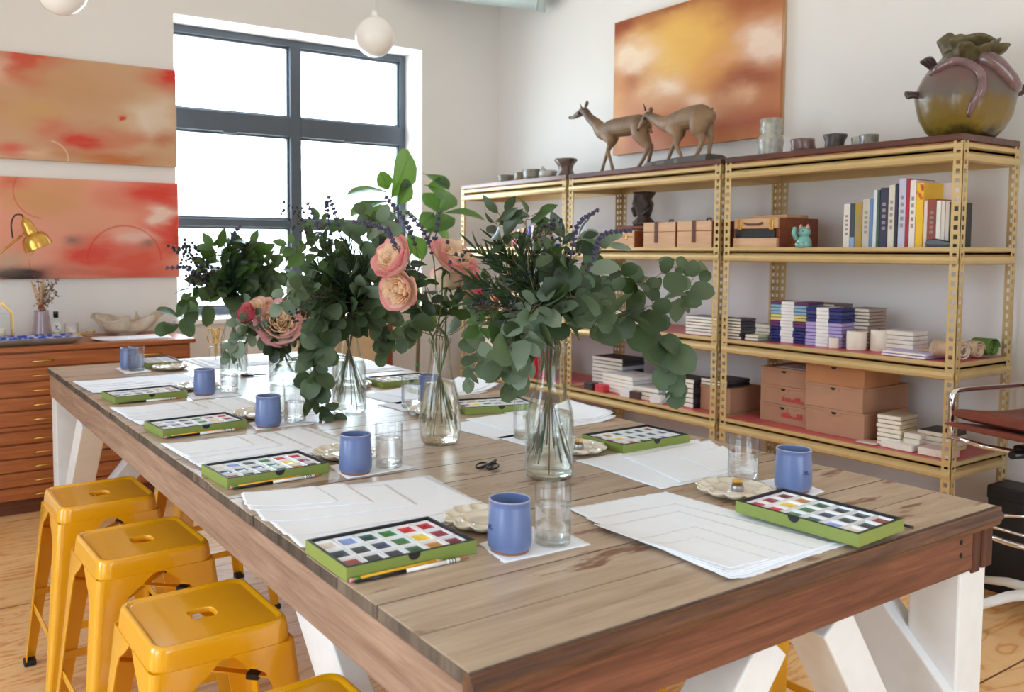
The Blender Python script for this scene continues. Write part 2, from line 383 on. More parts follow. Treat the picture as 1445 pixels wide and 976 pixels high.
lo = [(pu(60), .78, .2, .2, (210, 152, 100), 1.1), (pu(10), .93, .08, .1, (205, 96, 60), .8), (pu(215), .9, .16, .2, (214, 58, 42), 1.1), (pu(232), .52, .12, .34, (218, 66, 48), 1.4), (pu(165), .80, .12, .12, (218, 134, 106), .8), (pu(215), .66, .055, .12, (238, 204, 188), 1.7), (pu(235), .66, .03, .09, (232, 180, 160), .8),
      (pu(90), .55, .2, .18, (220, 158, 128), .9), (pu(125), .25, .13, .14, (218, 72, 54), 1.4), (pu(185), .16, .16, .16, (216, 92, 70), 1.2), (pu(170), .40, .10, .08, (230, 186, 170), 1.2), (pu(85), .36, .045, .05, (110, 98, 92), .75), (pu(188), .32, .05, .05, (120, 96, 88), .7), (pu(30), .05, .17, .10, (36, 30, 30), 1.4), (pu(5), .2, .08, .12, (196, 166, 140), .9), (pu(110), .06, .12, .06, (196, 120, 100), .8), (pu(180), .03, .25, .07, (206, 84, 62), .9), (pu(245), .36, .03, .12, (130, 72, 50), .7)]
ML = painting_mat('lower_painting_pigment', (226, 154, 130), lo, [(pu(165), .18, .36, 2.3, 0, (206, 66, 48), .8, .012), (pu(52), .86, .26, 2.3, -1, (206, 66, 48), .7, .01)])
o = thing('painting', 'wide unframed red and salmon abstract painting with a dark smudge, lower of two', 'painting', (.27, YB - .02, 1.27))
m2 = MB(); m2.bx((-.72, -.016, 0), (.718, .018, .608)); m2.build('canvas', ML, o, bev=.003)
AXIS[0] = 'y'
rg = [(.45, .68, .30, .30, (232, 184, 96), 1.2), (.62, .45, .20, .2, (226, 158, 70), .8), (.05, .95, .25, .12, (150, 72, 40), 1.0), (.9, .95, .3, .14, (160, 84, 48), 1.0), (.5, 1.02, .4, .07, (150, 84, 44), .9), (.15, .68, .14, .12, (240, 216, 190), 1.4), (.1, .52, .12, .1, (170, 96, 46), .9), (.36, .42, .14, .10, (240, 212, 184), 1.0),
      (.90, .60, .13, .14, (238, 212, 194), 1.4), (.72, .50, .12, .06, (230, 170, 120), .7), (.85, .36, .22, .13, (158, 82, 48), 1.0), (.6, .12, .3, .14, (190, 104, 66), .9), (.2, .12, .22, .12, (196, 104, 66), .9), (.55, .26, .1, .08, (236, 204, 176), .8), (.78, .28, .08, .05, (226, 176, 140), .7), (.03, .3, .06, .3, (226, 164, 96), .8), (.9, .1, .2, .1, (170, 86, 56), .9)]
MR = painting_mat('right_wall_painting_pigment', (196, 130, 84), rg)
o = thing('painting', 'large orange and golden cloudy abstract painting above the shelving, behind the deer', 'painting', (XR - .02, 2.802, 2.098))
m2 = MB(); m2.bx((-.022, -.655, 0), (-.0005, .655, .885)); m2.build('canvas', MR, o)
m2 = MB(); m2.bx((0, -.655, 0), (.018, .655, .885)); m2.build('stretcher_frame', EDGE, o)
# ================================================================ WORK TABLE
TW, TL, TT = 1.44, 3.56, .886
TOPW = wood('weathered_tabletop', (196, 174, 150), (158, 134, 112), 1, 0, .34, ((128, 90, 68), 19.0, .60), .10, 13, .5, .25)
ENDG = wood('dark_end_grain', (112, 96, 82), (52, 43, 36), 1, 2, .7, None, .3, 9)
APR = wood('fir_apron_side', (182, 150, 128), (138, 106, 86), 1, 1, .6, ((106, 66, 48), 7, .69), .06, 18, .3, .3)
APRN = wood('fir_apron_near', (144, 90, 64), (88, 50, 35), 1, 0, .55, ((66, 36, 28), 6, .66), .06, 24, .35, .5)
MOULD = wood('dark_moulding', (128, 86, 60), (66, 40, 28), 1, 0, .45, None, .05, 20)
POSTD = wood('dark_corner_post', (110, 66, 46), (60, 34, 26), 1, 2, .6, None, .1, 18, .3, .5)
WHITEP = plain('chipped_white_paint', (234, 234, 233), .5, var=.03, scale=20, bump=.08)
tb = thing('work_table', 'long weathered plank work table with white trestle legs in middle of room', 'table', (0, 0, 0))
m = MB(); rnd = random.Random(4); y = 0.0; k = 0
while y < TL - .001:
    w_ = min(rnd.uniform(.128, .15), TL - y)
    if TL - y - w_ < .06: w_ = TL - y
    g = .0004; e0 = rnd.uniform(-.002, .003); e1 = rnd.uniform(-.003, .004)
    n0 = len(m.f); m.bx((e0, y + g, TT - .024), (TW + e1, y + w_ - g, TT - rnd.uniform(0, .0008)))
    y += w_
m.bx((.01, .01, TT - .03), (TW - .01, TL - .01, TT - .0225))
# end-grain ends read darker: faces looking along -X / +X take the end-grain wood
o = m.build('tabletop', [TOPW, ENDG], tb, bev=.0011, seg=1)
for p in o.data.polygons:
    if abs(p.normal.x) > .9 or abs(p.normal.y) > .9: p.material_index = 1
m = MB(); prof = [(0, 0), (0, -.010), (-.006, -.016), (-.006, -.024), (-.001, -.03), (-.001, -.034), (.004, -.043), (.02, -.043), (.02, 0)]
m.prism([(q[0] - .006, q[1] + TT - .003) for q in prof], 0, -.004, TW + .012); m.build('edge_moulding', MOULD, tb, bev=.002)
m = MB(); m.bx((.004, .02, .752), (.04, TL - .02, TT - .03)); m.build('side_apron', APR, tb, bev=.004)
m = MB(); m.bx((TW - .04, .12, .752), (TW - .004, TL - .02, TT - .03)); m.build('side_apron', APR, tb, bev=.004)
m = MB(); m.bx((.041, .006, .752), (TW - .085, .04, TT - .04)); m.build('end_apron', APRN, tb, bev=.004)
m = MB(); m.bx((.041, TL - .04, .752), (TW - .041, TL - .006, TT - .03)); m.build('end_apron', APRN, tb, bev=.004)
m = MB(); m.bx((TW - .083, .007, .742), (TW - .046, .1, TT - .04)); m.bx((TW - .044, .004, .748), (TW - .0, .115, TT - .04)); m.build('corner_block', POSTD, tb, bev=.005)
m = MB(); m.bx((.004, .004, .752), (.04, .02, TT - .04)); m.build('corner_block', POSTD, tb, bev=.003)
L_ = .112
for x0 in (.012, TW - .012 - L_):
    for y0 in (.012, TL - .012 - L_):
        m = MB(); m.bx((x0, y0, 0), (x0 + L_, y0 + L_, .75)); m.build('leg', WHITEP, tb, bev=.005)
def brace(p, q, w, h, up): MB().bar(p, q, w, h, 0, up).build('brace', WHITEP, tb, bev=.004)
for yy, s in ((.068, 1), (TL - .068, -1)):                       # the inverted V under each short end
    brace((TW / 2 - .035, yy, .748), (.13, yy, .10), .09, .10, (0, s, 0)); brace((TW / 2 + .15, yy, .748), (TW - .13, yy, .10), .09, .10, (0, s, 0))
brace((.128, .845, .755), (.128, .20, .11), .135, .055, (1, 0, 0)); brace((TW - .115, .385, .752), (TW - .115, .055, .422), .14, .07, (1, 0, 0))
for xx in (.066, TW - .066):                                     # and one along each long side at the far legs
    brace((xx, TL - .70, .75), (xx, TL - .12, .12), .095, .1, (1, 0, 0))
for x, z in ((1.29, .822), (1.29, .795), (.36, .80), (.8, .785)):
    pass
# nail heads in the near apron
m = MB()
for x, z in ((1.302, .825), (1.302, .796), (.13, .79), (.17, .80)):
    m.lathe([(0.0001, -.002), (.0055, -.002), (.0055, .0015), (.0001, .0015)], 10, M=Matrix.Translation((x, .006, z)) @ Matrix.Rotation(R(90), 4, 'X'))
m.build('nail_heads', plain('dark_iron', (40, 32, 30), .6, .4), tb)

# ================================================================ FLAT FILE CHEST
ORW = wood('orange_chest_wood', (192, 116, 62), (146, 76, 36), 1, 0, .38, None, .08, 22, .45, .08)
ORD = wood('dark_plinth_wood', (120, 66, 38), (82, 44, 26), 1, 0, .5, None, .05, 20)
BRASS = plain('polished_brass', (214, 170, 88), .22, 1, var=.05)
CX0, CX1, CY0, CY1, CZ = -.62, .885, 4.225, 4.80, .922
ch = thing('flat_file_chest', 'orange-brown wooden plan chest of ten shallow drawers against the far wall', 'chest', (CX0, CY0, 0))
cw, cdp = CX1 - CX0, CY1 - CY0
m = MB(); m.bx((0, .012, .08), (cw, cdp, CZ - .026)); m.build('carcass', ORW, ch, bev=.004)
m = MB(); m.bx((-.02, -.025, CZ - .026), (cw + .025, cdp + .01, CZ)); m.build('top', ORW, ch, bev=.006)
m = MB(); m.bx((.02, .03, 0), (cw - .02, cdp - .01, .08)); m.build('plinth', ORD, ch, bev=.003)
m = MB(); m.bx((-.006, .002, .466), (cw + .006, .05, .488)); m.build('middle_rail', ORW, ch, bev=.004)
zs = [.890, .808, .731, .649, .573, .49], [.464, .391, .313, .239, .158, .083]
for grp in zs:
    for a, b in zip(grp, grp[1:]):
        d_ = MB().bx((.015, -.008, b + .004), (cw - .015, .02, a - .004)).build('drawer', ORW, ch, bev=.004)
        for hx in (.69, 1.275):
            h = MB(); zc = (a + b) / 2 - .006
            h.tube([(hx - .055, -.03, zc), (hx + .055, -.03, zc)], .0045, 8); h.tube([(hx - .045, -.008, zc), (hx - .045, -.03, zc)], .004, 6); h.tube([(hx + .045, -.008, zc), (hx + .045, -.03, zc)], .004, 6)
            h.build('handle', BRASS, d_)

# ================================================================ YELLOW STOOLS
YEL = plain('yellow_enamel', (234, 166, 10), .22, 0, .6, var=.03, scale=4, coat=.5)
RUB = plain('black_rubber', (22, 22, 22), .6)
def rsq(h, r, n=5):
    """rounded square ring: half size h, corner radius r"""
    pts = []
    for q in range(4):
        cx, cy = ((1, 1), (-1, 1), (-1, -1), (1, -1))[q]
        for k in range(n + 1):
            a = q * PI / 2 + k / n * PI / 2
            pts.append((cx * (h - r) + r * math.cos(a), cy * (h - r) + r * math.sin(a)))
    return pts
def make_stool(SH=.632):
    root = thing('bar_stool', 'x', 'stool')
    m = MB(); rings = []
    def hole(sx, sy, z):
        ps = rsq(1, .55); return [(x * sx, y * sy, z) for x, y in ps]
    H = .152
    rings.append(hole(.029, .027, SH - .016)); rings.append(hole(.029, .027, SH - .006)); rings.append(hole(.032, .030, SH - .004))
    rings.append([(x, y, SH - .004) for x, y in rsq(H - .021, .026)]); rings.append([(x, y, SH - .0025) for x, y in rsq(H - .016, .028)])
    rings.append([(x, y, SH + .0025) for x, y in rsq(H - .011, .031)]); rings.append([(x, y, SH + .002) for x, y in rsq(H - .006, .033)])
    rings.append([(x, y, SH - .0015) for x, y in rsq(H - .002, .035)]); rings.append([(x, y, SH - .009) for x, y in rsq(H + .0005, .036)]); rings.append([(x, y, SH - .05) for x, y in rsq(H + .006, .04)])
    rings.append([(x, y, SH - .05) for x, y in rsq(H + .003, .038)]); rings.append([(x, y, SH - .02) for x, y in rsq(H - .003, .036)])
    m.loft(rings, 0, False); so = m.build('seat', YEL, root); wn = so.modifiers.new('normals', 'WEIGHTED_NORMAL'); wn.weight = 90; wn.mode = 'FACE_AREA'
    zs_ = [SH - .046, SH - .075, SH - .1, SH - .13, SH - .2, .3, .05, .012]
    arm = [.15, .118, .082, .07, .063, .052, .036, .034]
    for sx in (-1, 1):
        for sy in (-1, 1):
            m = MB(); rings = []
            for z, a in zip(zs_, arm):
                f = (SH - z) / SH; c = H + .004 + f * .062; t_ = .0035; r = .02 if z > .06 else .012
                out = [(c - a, c)] + [(c - r + r * math.sin(k / 4 * PI / 2), c - r + r * math.cos(k / 4 * PI / 2)) for k in range(5)] + [(c, c - a)]
                rr = r - t_; inn = [(c - t_, c - a)] + [(c - r + rr * math.cos(k / 4 * PI / 2), c - r + rr * math.sin(k / 4 * PI / 2)) for k in range(5)] + [(c - a, c - t_)]
                rings.append([(sx * x, sy * y, z) for x, y in out + inn])
            m.loft(rings, 0, True, smooth=False); lg = m.build('leg', YEL, root)
            for p in lg.data.polygons: p.use_smooth = len(p.vertices) == 4
            b = lg.modifiers.new('edge', 'EDGE_SPLIT'); b.split_angle = R(50)
            c = H + .004 + .062; MB().bx((sx * (c - .036), sy * (c - .036), 0), (sx * (c + .003), sy * (c + .003), .022)).build('rubber_foot', RUB, lg, bev=.004)
    for sx in (-1, 1):
        z = .22; c = H + (SH - z) / SH * .062 - .004
        MB().bar((sx * c, -c, z), (sx * c, c, z), .006, .024, 0).build('footrest', YEL, root, bev=.002)
        c = H + (SH - .26) / SH * .062 - .004; MB().bar((-c, sx * c, .26), (c, sx * c, .26), .006, .024, 0).build('footrest', YEL, root, bev=.002)
    c = H + .006; z = SH - .14
    MB().bar((-c, -c, z), (c, c, z), .02, .004, 0).build('cross_strut', YEL, root); MB().bar((-c, c, z + .005), (c, -c, z + .005), .02, .004, 0).build('cross_strut', YEL, root)
    for sx, sy in ((1, 1), (1, -1), (-1, 1), (-1, -1)): MB().box((sx * .088, sy * .088, z + .002), (.03, .026, .014), 0, R(45) * sx * sy).build('stacking_bumper', RUB, root, bev=.002)
    return root
st = make_stool()
spots = [(-.062, .985, R(1), 'yellow metal bar stool nearest the camera with its whole seat in view'), (-.052, 1.575, R(2), 'yellow metal bar stool between the two others along the left side'),
         (-.055, 2.135, R(1), 'yellow metal bar stool farthest along the left side, before the plan chest'), (-.072, .415, R(1), 'yellow metal bar stool cut off by the bottom edge under the near table corner'),
         (1.30, .52, R(0), 'yellow metal bar stool under the right side, seen between the near white braces'), (1.40, 1.25, R(2), 'second yellow metal bar stool along the right side, mostly hidden by the table'),
         (1.40, 1.98, R(-2), 'third yellow metal bar stool along the right side, mostly hidden by the table'), (.44, 2.52, R(1), 'yellow metal bar stool under the far left end, only legs visible behind others')]
for i, (x, y, a, lb) in enumerate(spots):
    if i == 0: st.location = (x, y, 0); st.rotation_euler = (0, 0, a); st['label'] = lb; st['group'] = 'yellow bar stools around the table'
    else: copy_tree(st, None, (x, y, 0), a, lb, 'yellow bar stools around the table')
# ================================================================ GOLD STEEL SHELVING
GOLD = plain('gold_painted_steel', (204, 176, 122), .36, .2, var=.05, scale=8)
DKW = wood('dark_red_top_board', (112, 66, 52), (62, 36, 30), 1, 1, .32, None, .05, 16, .5)
REFLW = wood('reflection_paled_top_board', (150, 112, 90), (104, 72, 56), 1, 1, .3, None, .05, 16, .6)  # window reflection put into the colour: a paler copy of the dark board
PLYU = wood('orange_ply_board', (206, 142, 92), (176, 108, 66), 1, 1, .5, None, .04, 14)
PINK = plain('coral_shelf_liner', (206, 92, 92), .4, var=.05, scale=6)
XS, XB = 3.033, 3.505
ZL = [1.895, 1.472, .995, .580]           # upper face of the beams
def post(mb, x, y, dx, dy, h, w=.040, pitch=.0381):
    """slotted angle post: two punched flanges meeting at (x, y)"""
    def flange(ax, sgn):
        def P(u, z, d):
            return (x + dx * (u if ax == 0 else d), y + dy * (u if ax == 1 else d), z)
        th = .0022; z = 0.0
        n = int(h / pitch); hw = .0085; u0, u1 = w * .5 - hw, w * .5 + hw
        def q(ua, ub, za, zb):
            vs = [P(u, zz, d) for d in (0, th) for u, zz in ((ua, za), (ub, za), (ub, zb), (ua, zb))]
            mb.add(vs, [(0, 1, 2, 3), (7, 6, 5, 4), (0, 4, 5, 1), (1, 5, 6, 2), (2, 6, 7, 3), (3, 7, 4, 0)])
        q(0, u0, 0, h); q(u1, w, 0, h)
        for i in range(n + 1):
            za = i * pitch; zb = min(za + pitch - .019, h)
            if zb > za: q(u0, u1, za, zb)
    flange(0, 1); flange(1, 1)
BEAM = [(.0, 0), (-.004, 0), (-.004, -.016), (.012, -.021), (.012, -.030), (-.006, -.042), (-.009, -.055), (-.006, -.068), (.006, -.074), (.012, -.074), (.012, 0)]
secs = [(3.325, 4.525, 'gold slotted-steel shelving unit in the far right corner of the room', REFLW), (2.105, 3.300, 'gold slotted-steel shelving unit in the middle, with the deer figures on top', DKW), (.897, 2.081, 'gold slotted-steel shelving unit nearest the camera, with the big pot on top', DKW)]
for y0, y1, lb, topm in secs:
    sh = thing('shelving_unit', lb, 'shelves', (XS, y0, 0), 0, 'gold shelving units along the right wall')
    dp = XB - XS; ln = y1 - y0; H = 1.905
    for x, dx in ((0, 1), (dp, -1)):
        for y, dy in ((0, 1), (ln, -1)):
            m = MB(); post(m, x, y, dx, dy, H); m.build('post', GOLD, sh)
    for i, z in enumerate(ZL):
        m = MB(); m.prism([(q[0] + .003, q[1] + z) for q in BEAM], 1, .004, ln - .004); m.build('front_beam', GOLD, sh)
        m = MB(); m.prism([(dp - .003 - q[0], q[1] + z) for q in BEAM], 1, .004, ln - .004); m.build('rear_beam', GOLD, sh)
        for yy, s in ((.003, 1), (ln - .003, -1)):
            m = MB(); m.prism([(yy + s * q[0], q[1] + z) for q in BEAM], 0, .01, dp - .01); m.build('end_beam', GOLD, sh)
        if i == 0:
            m = MB(); m.bx((-.004, .002, z + .0105), (dp + .006, ln - .002, z + .038)); m.build('top_board', topm, sh, bev=.003)
            m = MB(); m.bx((.016, .016, z - .03), (dp - .016, ln - .016, z + .0095)); m.build('board', PLYU, sh)
        else:
            m = MB(); m.bx((.013, .013, z - .022), (dp - .013, ln - .013, z - .004)); m.build('board', PLYU, sh)
            if i >= 2:
                m = MB(); m.bx((.016, .016, z - .0035), (dp - .016, ln - .016, z - .001)); m.build('shelf_liner', PINK, sh)
# ================================================================ ON THE TABLE: PLACE SETTINGS
PAPER = plain('cotton_rag_paper', (240, 243, 250), .85, var=.012, scale=30, bump=.03)
BLUE = plain('periwinkle_glaze', (102, 119, 164), .28, 0, .5, var=.05, scale=14, coat=.3)
RIM = plain('bare_glaze_rim', (172, 168, 176), .4, var=.08)
CLAY = plain('terracotta_foot', (150, 96, 74), .7)
GLASS = thin_glass('tumbler_glass', (.995, 1, 1), .58, 1.0)
WATER = water_mat('clear_water', (1, 1, 1))
GREENB = plain('olive_green_card', (132, 148, 70), .5, var=.03)
BLACKL = plain('black_card', (26, 27, 32), .45)
PAN = plain('white_porcelain_pan', (240, 240, 240), .25)
CREAM = plain('pearly_cream_glaze', (226, 216, 198), .18, 0, .6, var=.05, scale=40, coat=.6)
def paintm(i, c): return plain('paint_%s' % i, c, .22, var=.12, scale=60)
PAINTS = [[('white', (228, 218, 206)), ('pale_blue', (140, 162, 224)), ('deep_teal', (24, 78, 72)), ('leaf_green', (44, 124, 44)), ('scarlet', (208, 34, 44)), ('crimson', (186, 22, 46))],
          [('ink_blue', (30, 36, 48)), ('charcoal', (40, 44, 46)), ('navy', (36, 42, 84)), ('grass_green', (48, 112, 52)), ('yellow', (240, 204, 36)), ('wine', (152, 22, 54))],
          [('brick', (146, 58, 46)), ('soft_black', (44, 44, 50)), ('blue_black', (40, 46, 62)), ('forest', (40, 88, 46)), ('ochre', (196, 134, 44)), ('maroon', (122, 22, 48))]]
PM = [[paintm(n, c) for n, c in r] for r in PAINTS]

BW, BD, BH = .272, .172, .0245
m = MB(); tk = .0022
m.bx((-BW / 2, -BD / 2, 0), (BW / 2, BD / 2, .002))
for a, b in (((-BW / 2, -BD / 2, .002), (BW / 2, -BD / 2 + tk, BH)), ((-BW / 2, BD / 2 - tk, .002), (BW / 2, BD / 2, BH)), ((-BW / 2, -BD / 2 + tk, .002), (-BW / 2 + tk, BD / 2 - tk, BH)), ((BW / 2 - tk, -BD / 2 + tk, .002), (BW / 2, BD / 2 - tk, BH))): m.bx(a, b)
ME_TRAY = m.mesh('tray', GREENB)
m = MB(); w2, d2, k2 = BW / 2 - tk, BD / 2 - tk, .0045
for a, b in (((-w2, -d2, .002), (w2, -d2 + k2, BH + .0012)), ((-w2, d2 - k2, .002), (w2, d2, BH + .0012)), ((-w2, -d2 + k2, .002), (-w2 + k2, d2 - k2, BH + .0012)), ((w2 - k2, -d2 + k2, .002), (w2, d2 - k2, BH + .0012))): m.bx(a, b)
ME_LIN = m.mesh('black_lining', BLACKL)
def notch_mesh(s):
    m = MB(); pl = [(.013 * math.cos(a), BH + .0013 + .013 * math.sin(a)) for a in [PI + i / 12 * PI for i in range(13)]]
    m.prism(pl, 1, s * (BD / 2 - .001), s * (BD / 2 + .0005)); return m.mesh('thumb_notch', BLACKL)
ME_NOTCH = {s: notch_mesh(s) for s in (-1, 1)}
m = MB(); m.bx((-w2 + k2, -d2 + k2, .002), (w2 - k2, d2 - k2, .0085)); ME_BED = m.mesh('pan_bed', PAN)
pw, pd = (BW - 2 * tk - 2 * k2) / 6, (BD - 2 * tk - 2 * k2) / 3
m = MB()
def ringq(m, z0, h0x, h0y, z1, h1x, h1y):
    a = [(-h0x, -h0y, z0), (h0x, -h0y, z0), (h0x, h0y, z0), (-h0x, h0y, z0)]; b = [(-h1x, -h1y, z1), (h1x, -h1y, z1), (h1x, h1y, z1), (-h1x, h1y, z1)]
    m.add(a + b, [(0, 1, 5, 4), (1, 2, 6, 5), (2, 3, 7, 6), (3, 0, 4, 7)])
ringq(m, .0085, pw / 2 - .0008, pd / 2 - .0008, .020, pw / 2 - .0008, pd / 2 - .0008); ringq(m, .020, pw / 2 - .0008, pd / 2 - .0008, .0205, pw / 2 - .0032, pd / 2 - .0034); ringq(m, .0205, pw / 2 - .0032, pd / 2 - .0034, .0125, pw / 2 - .0045, pd / 2 - .0058)
m.add([(-(pw / 2 - .0045), -(pd / 2 - .0058), .0125), (pw / 2 - .0045, -(pd / 2 - .0058), .0125), (pw / 2 - .0045, pd / 2 - .0058, .0125), (-(pw / 2 - .0045), pd / 2 - .0058, .0125)], [(0, 1, 2, 3)])
ME_PAN = m.mesh('pan', PAN)
def paint_mesh(mat):
    m = MB(); a, b = pw / 2 - .0040, pd / 2 - .0048; rr = []
    nx, ny = 5, 5; vs = []; fs = []
    for j in range(ny):
        for i in range(nx):
            u, v = i / (nx - 1) * 2 - 1, j / (ny - 1) * 2 - 1; vs.append((u * a, v * b, .0158 - .0016 * (1 - u * u) * (1 - v * v)))
    for j in range(ny - 1):
        for i in range(nx - 1): fs.append((j * nx + i, j * nx + i + 1, (j + 1) * nx + i + 1, (j + 1) * nx + i))
    m.add(vs, fs, 0, None, True)
    return m.mesh('paint', mat)
ME_PAINT = [[paint_mesh(q) for q in r] for r in PM]
def link(name, me, parent, loc=(0, 0, 0)):
    o = bpy.data.objects.new(name, me); COL.objects.link(o); o.parent = parent; o.location = loc; return o
def paint_box(x, y, rz, notch, label):
    t = thing('watercolour_box', label, 'paint box', (x, y, TT + .0005), rz, 'open green watercolour boxes on the table')
    link('tray', ME_TRAY, t); link('black_lining', ME_LIN, t); link('pan_bed', ME_BED, t); link('thumb_notch', ME_NOTCH[notch], t)
    for r in range(3):
        for c in range(6):
            p = link('pan', ME_PAN, t, ((c - 2.5) * pw, (1 - r) * pd, 0)); link('paint', ME_PAINT[r][c], p)
    return t
boxes = [(.137, .461, 0, -1, 'open green watercolour box nearest the camera, at the left table edge'), (.153, 1.14, R(3), -1, 'open green watercolour box second from the near end along the left edge'),
         (.172, 1.785, R(4), -1, 'open green watercolour box third from the near end along the left edge'), (.18, 2.46, R(4), -1, 'open green watercolour box farthest along the left edge, beside a blue mug'),
         (.966, .13, R(90 + 3), 1, 'open green watercolour box at the near right corner of the table'), (1.213, .893, R(180), 1, 'open green watercolour box at the right edge, in front of the drooping eucalyptus'),
         (1.178, 1.565, R(180 - 14), 1, 'open green watercolour box at the right edge, between the two bottle vases'), (1.20, 2.25, R(180 - 2), 1, 'open green watercolour box at the right, partly behind a water glass'),
         (1.20, 3.05, R(180), 1, 'open green watercolour box far right, mostly hidden by flowers'), (.475, 3.40, R(-90), 1, 'open green watercolour box at the far end, behind the pearly palette')]
for b in boxes:
    o = paint_box(*b)
    if 'near right corner' in b[4]: o.location.z += .0095

# ---- blue mugs
m = MB()
m.lathe([(.012, 0.0045), (.036, 0.0045), (.0385, 0.0055)], 40, mi=1)
m.lathe([(.0385, 0.0055), (.0412, 0.0100), (.0422, 0.0183), (.0422, 0.0366), (.0408, 0.0641), (.0392, 0.0869), (.039, 0.0915), (.0405, 0.0952), (.0405, 0.0988)], 40)
m.lathe([(.0405, 0.0988), (.0396, 0.1005), (.038, 0.1002), (.0368, 0.0988)], 40, mi=1)
m.lathe([(.0368, 0.0988), (.036, 0.0915), (.0378, 0.0549), (.0385, 0.0183), (.034, 0.0120), (.0001, 0.0110)], 40)
ME_MUG = m.mesh('mug', [BLUE, RIM])
m = MB(); m.lathe([(.0001, 0), (.0355, 0), (.037, .001), (.0375, .0052), (.0001, .0052)], 32); ME_FOOT = m.mesh('foot_ring', CLAY)
m = MB()
for k, (a0, a1, zz) in enumerate(((-.25, .18, .047), (.0, .06, .052), (-.12, -.06, .052))):     # a small impressed squiggle on the side
    m.tube([(.0424 * math.cos(a0 + (a1 - a0) * i / 8), .0424 * math.sin(a0 + (a1 - a0) * i / 8), zz + .0022 * math.sin(i * 2.4 + k)) for i in range(9)], .0006, 5)
ME_SQ = m.mesh('maker_mark', plain('incised_line', (58, 76, 130), .6))
def mug(x, y, label, rz=0, z=.0022):
    t = thing('mug', label, 'mug', (x, y, TT + z), rz, 'blue mugs on the table')
    link('body', ME_MUG, t); link('foot_ring', ME_FOOT, t); link('maker_mark', ME_SQ, t)
mugs = [(.334, .352, 'blue handleless mug nearest the camera, beside a glass of water', R(172)), (.349, 1.022, 'blue handleless mug second from the near end of the left row', R(120)), (.376, 1.687, 'blue handleless mug third from the near end of the left row', R(120)),
        (.393, 2.397, 'blue handleless mug fourth in the left row, before the tall glass', R(90)), (.316, 3.292, 'blue handleless mug at the far end, half behind a glass', R(90)), (1.157, .322, 'blue handleless mug at the near right, behind the corner paint box', R(258)),
        (1.06, 1.81, 'blue handleless mug hidden behind the rose bottle at the right', 0)]
for x, y, lb, a in mugs: mug(x, y, lb, a)

# ---- tumblers of water
m = MB(); prof = [(.0001, .0), (.0335, 0), (.0352, .0025), (.0358, .03), (.0358, .1125), (.0351, .1135), (.0344, .1125), (.0340, .03), (.0325, .0135), (.0001, .0125)]
m.lathe(prof, 40); ME_GL = m.mesh('glass', GLASS)
def waterm(lv):
    m = MB(); m.lathe([(.0001, .0131), (.0322, .0141), (.0338, .03), (.0341, lv - .001), (.0343, lv), (.0338, lv - .0008), (.0001, lv - .0012)], 40); return m.mesh('water', WATER)
WLV = {.075: waterm(.075), .068: waterm(.068), .082: waterm(.082)}
m = MB(); m.lathe([(.0001, .0010), (.033, .0012), (.0345, .003), (.0348, .011), (.032, .0125), (.0001, .0118)], 40); ME_GB = m.mesh('thick_base', water_mat('thick_glass', (.98, .99, .99)))
def tumbler(x, y, lv, label, z=.0022):
    t = thing('water_glass', label, 'glass', (x, y, TT + z), 0, 'clear tumblers of water on the table')
    link('glass', ME_GL, t); link('thick_base', ME_GB, t); link('water', WLV[lv], t)
gl = [(.431, .342, .075, 'clear glass of water nearest the camera, beside the nearest mug'), (.453, 1.033, .075, 'clear glass of water beside the second blue mug in the left row'), (.476, 1.704, .068, 'clear glass of water beside the third blue mug in the left row'),
      (.503, 2.427, .068, 'tall-looking clear glass of water in front of the far left vase'), (.332, 3.222, .075, 'clear glass of water at the far end, in front of a blue mug'), (1.10, .41, .068, 'clear glass of water at the near right, left of the blue mug'),
      (.972, 1.115, .075, 'clear glass of water half behind the big near vase'), (.945, 1.747, .075, 'clear glass of water right of the middle, left of the rose bottle'), (.985, 3.05, .068, 'clear empty-looking glass behind the peonies at the far end')]
gl[5] = (1.105, .425, .068, gl[5][3])
for a in gl: tumbler(*a)

# ---- deckle-edged paper
def sheet_obj(name, quad, z, seed, label, cat, group, n=(22, 22), jit=.0022, th=.0011, mat=None, curl=None):
    """a torn-edge sheet stretched between four corner points lying on the table"""
    rnd = random.Random(seed); a, b, c, d = [Vector((p[0], p[1], 0)) for p in quad]; cen = (a + b + c + d) / 4
    nx, ny = n; vs = []; ph = [rnd.uniform(0, 6) for _ in range(4)]
    for j in range(ny + 1):
        for i in range(nx + 1):
            u, v = i / nx, j / ny; p = a * (1 - u) * (1 - v) + b * u * (1 - v) + c * u * v + d * (1 - u) * v
            if i in (0, nx) or j in (0, ny): p = p + Vector((rnd.gauss(0, jit * .5), rnd.gauss(0, jit * .5), 0)) + Vector((math.sin(v * 9 + ph[0]), math.sin(u * 9 + ph[1]), 0)) * jit * .5
            zz = curl(p.x, p.y) if curl else 0
            vs.append((p.x - cen.x, p.y - cen.y, zz))
    nn = len(vs); vs += [(x, y, q + th) for x, y, q in vs]
    fs = []
    I = lambda i, j: j * (nx + 1) + i
    for j in range(ny):
        for i in range(nx):
            q = (I(i, j), I(i + 1, j), I(i + 1, j + 1), I(i, j + 1)); fs.append(q[::-1]); fs.append(tuple(k + nn for k in q))
    ed = [I(i, 0) for i in range(nx)] + [I(nx, j) for j in range(ny)] + [I(i, ny) for i in range(nx, 0, -1)] + [I(0, j) for j in range(ny, 0, -1)]
    for k in range(len(ed)): fs.append((ed[k], ed[(k + 1) % len(ed)], ed[(k + 1) % len(ed)] + nn, ed[k] + nn))
    m = MB(); m.add(vs, fs, 0, None, True); o = m.build(name, mat or PAPER, loc=(cen.x, cen.y, z))
    for p in o.data.polygons: p.use_smooth = abs(p.normal.z) > .5
    return tag(o, label, cat, group)
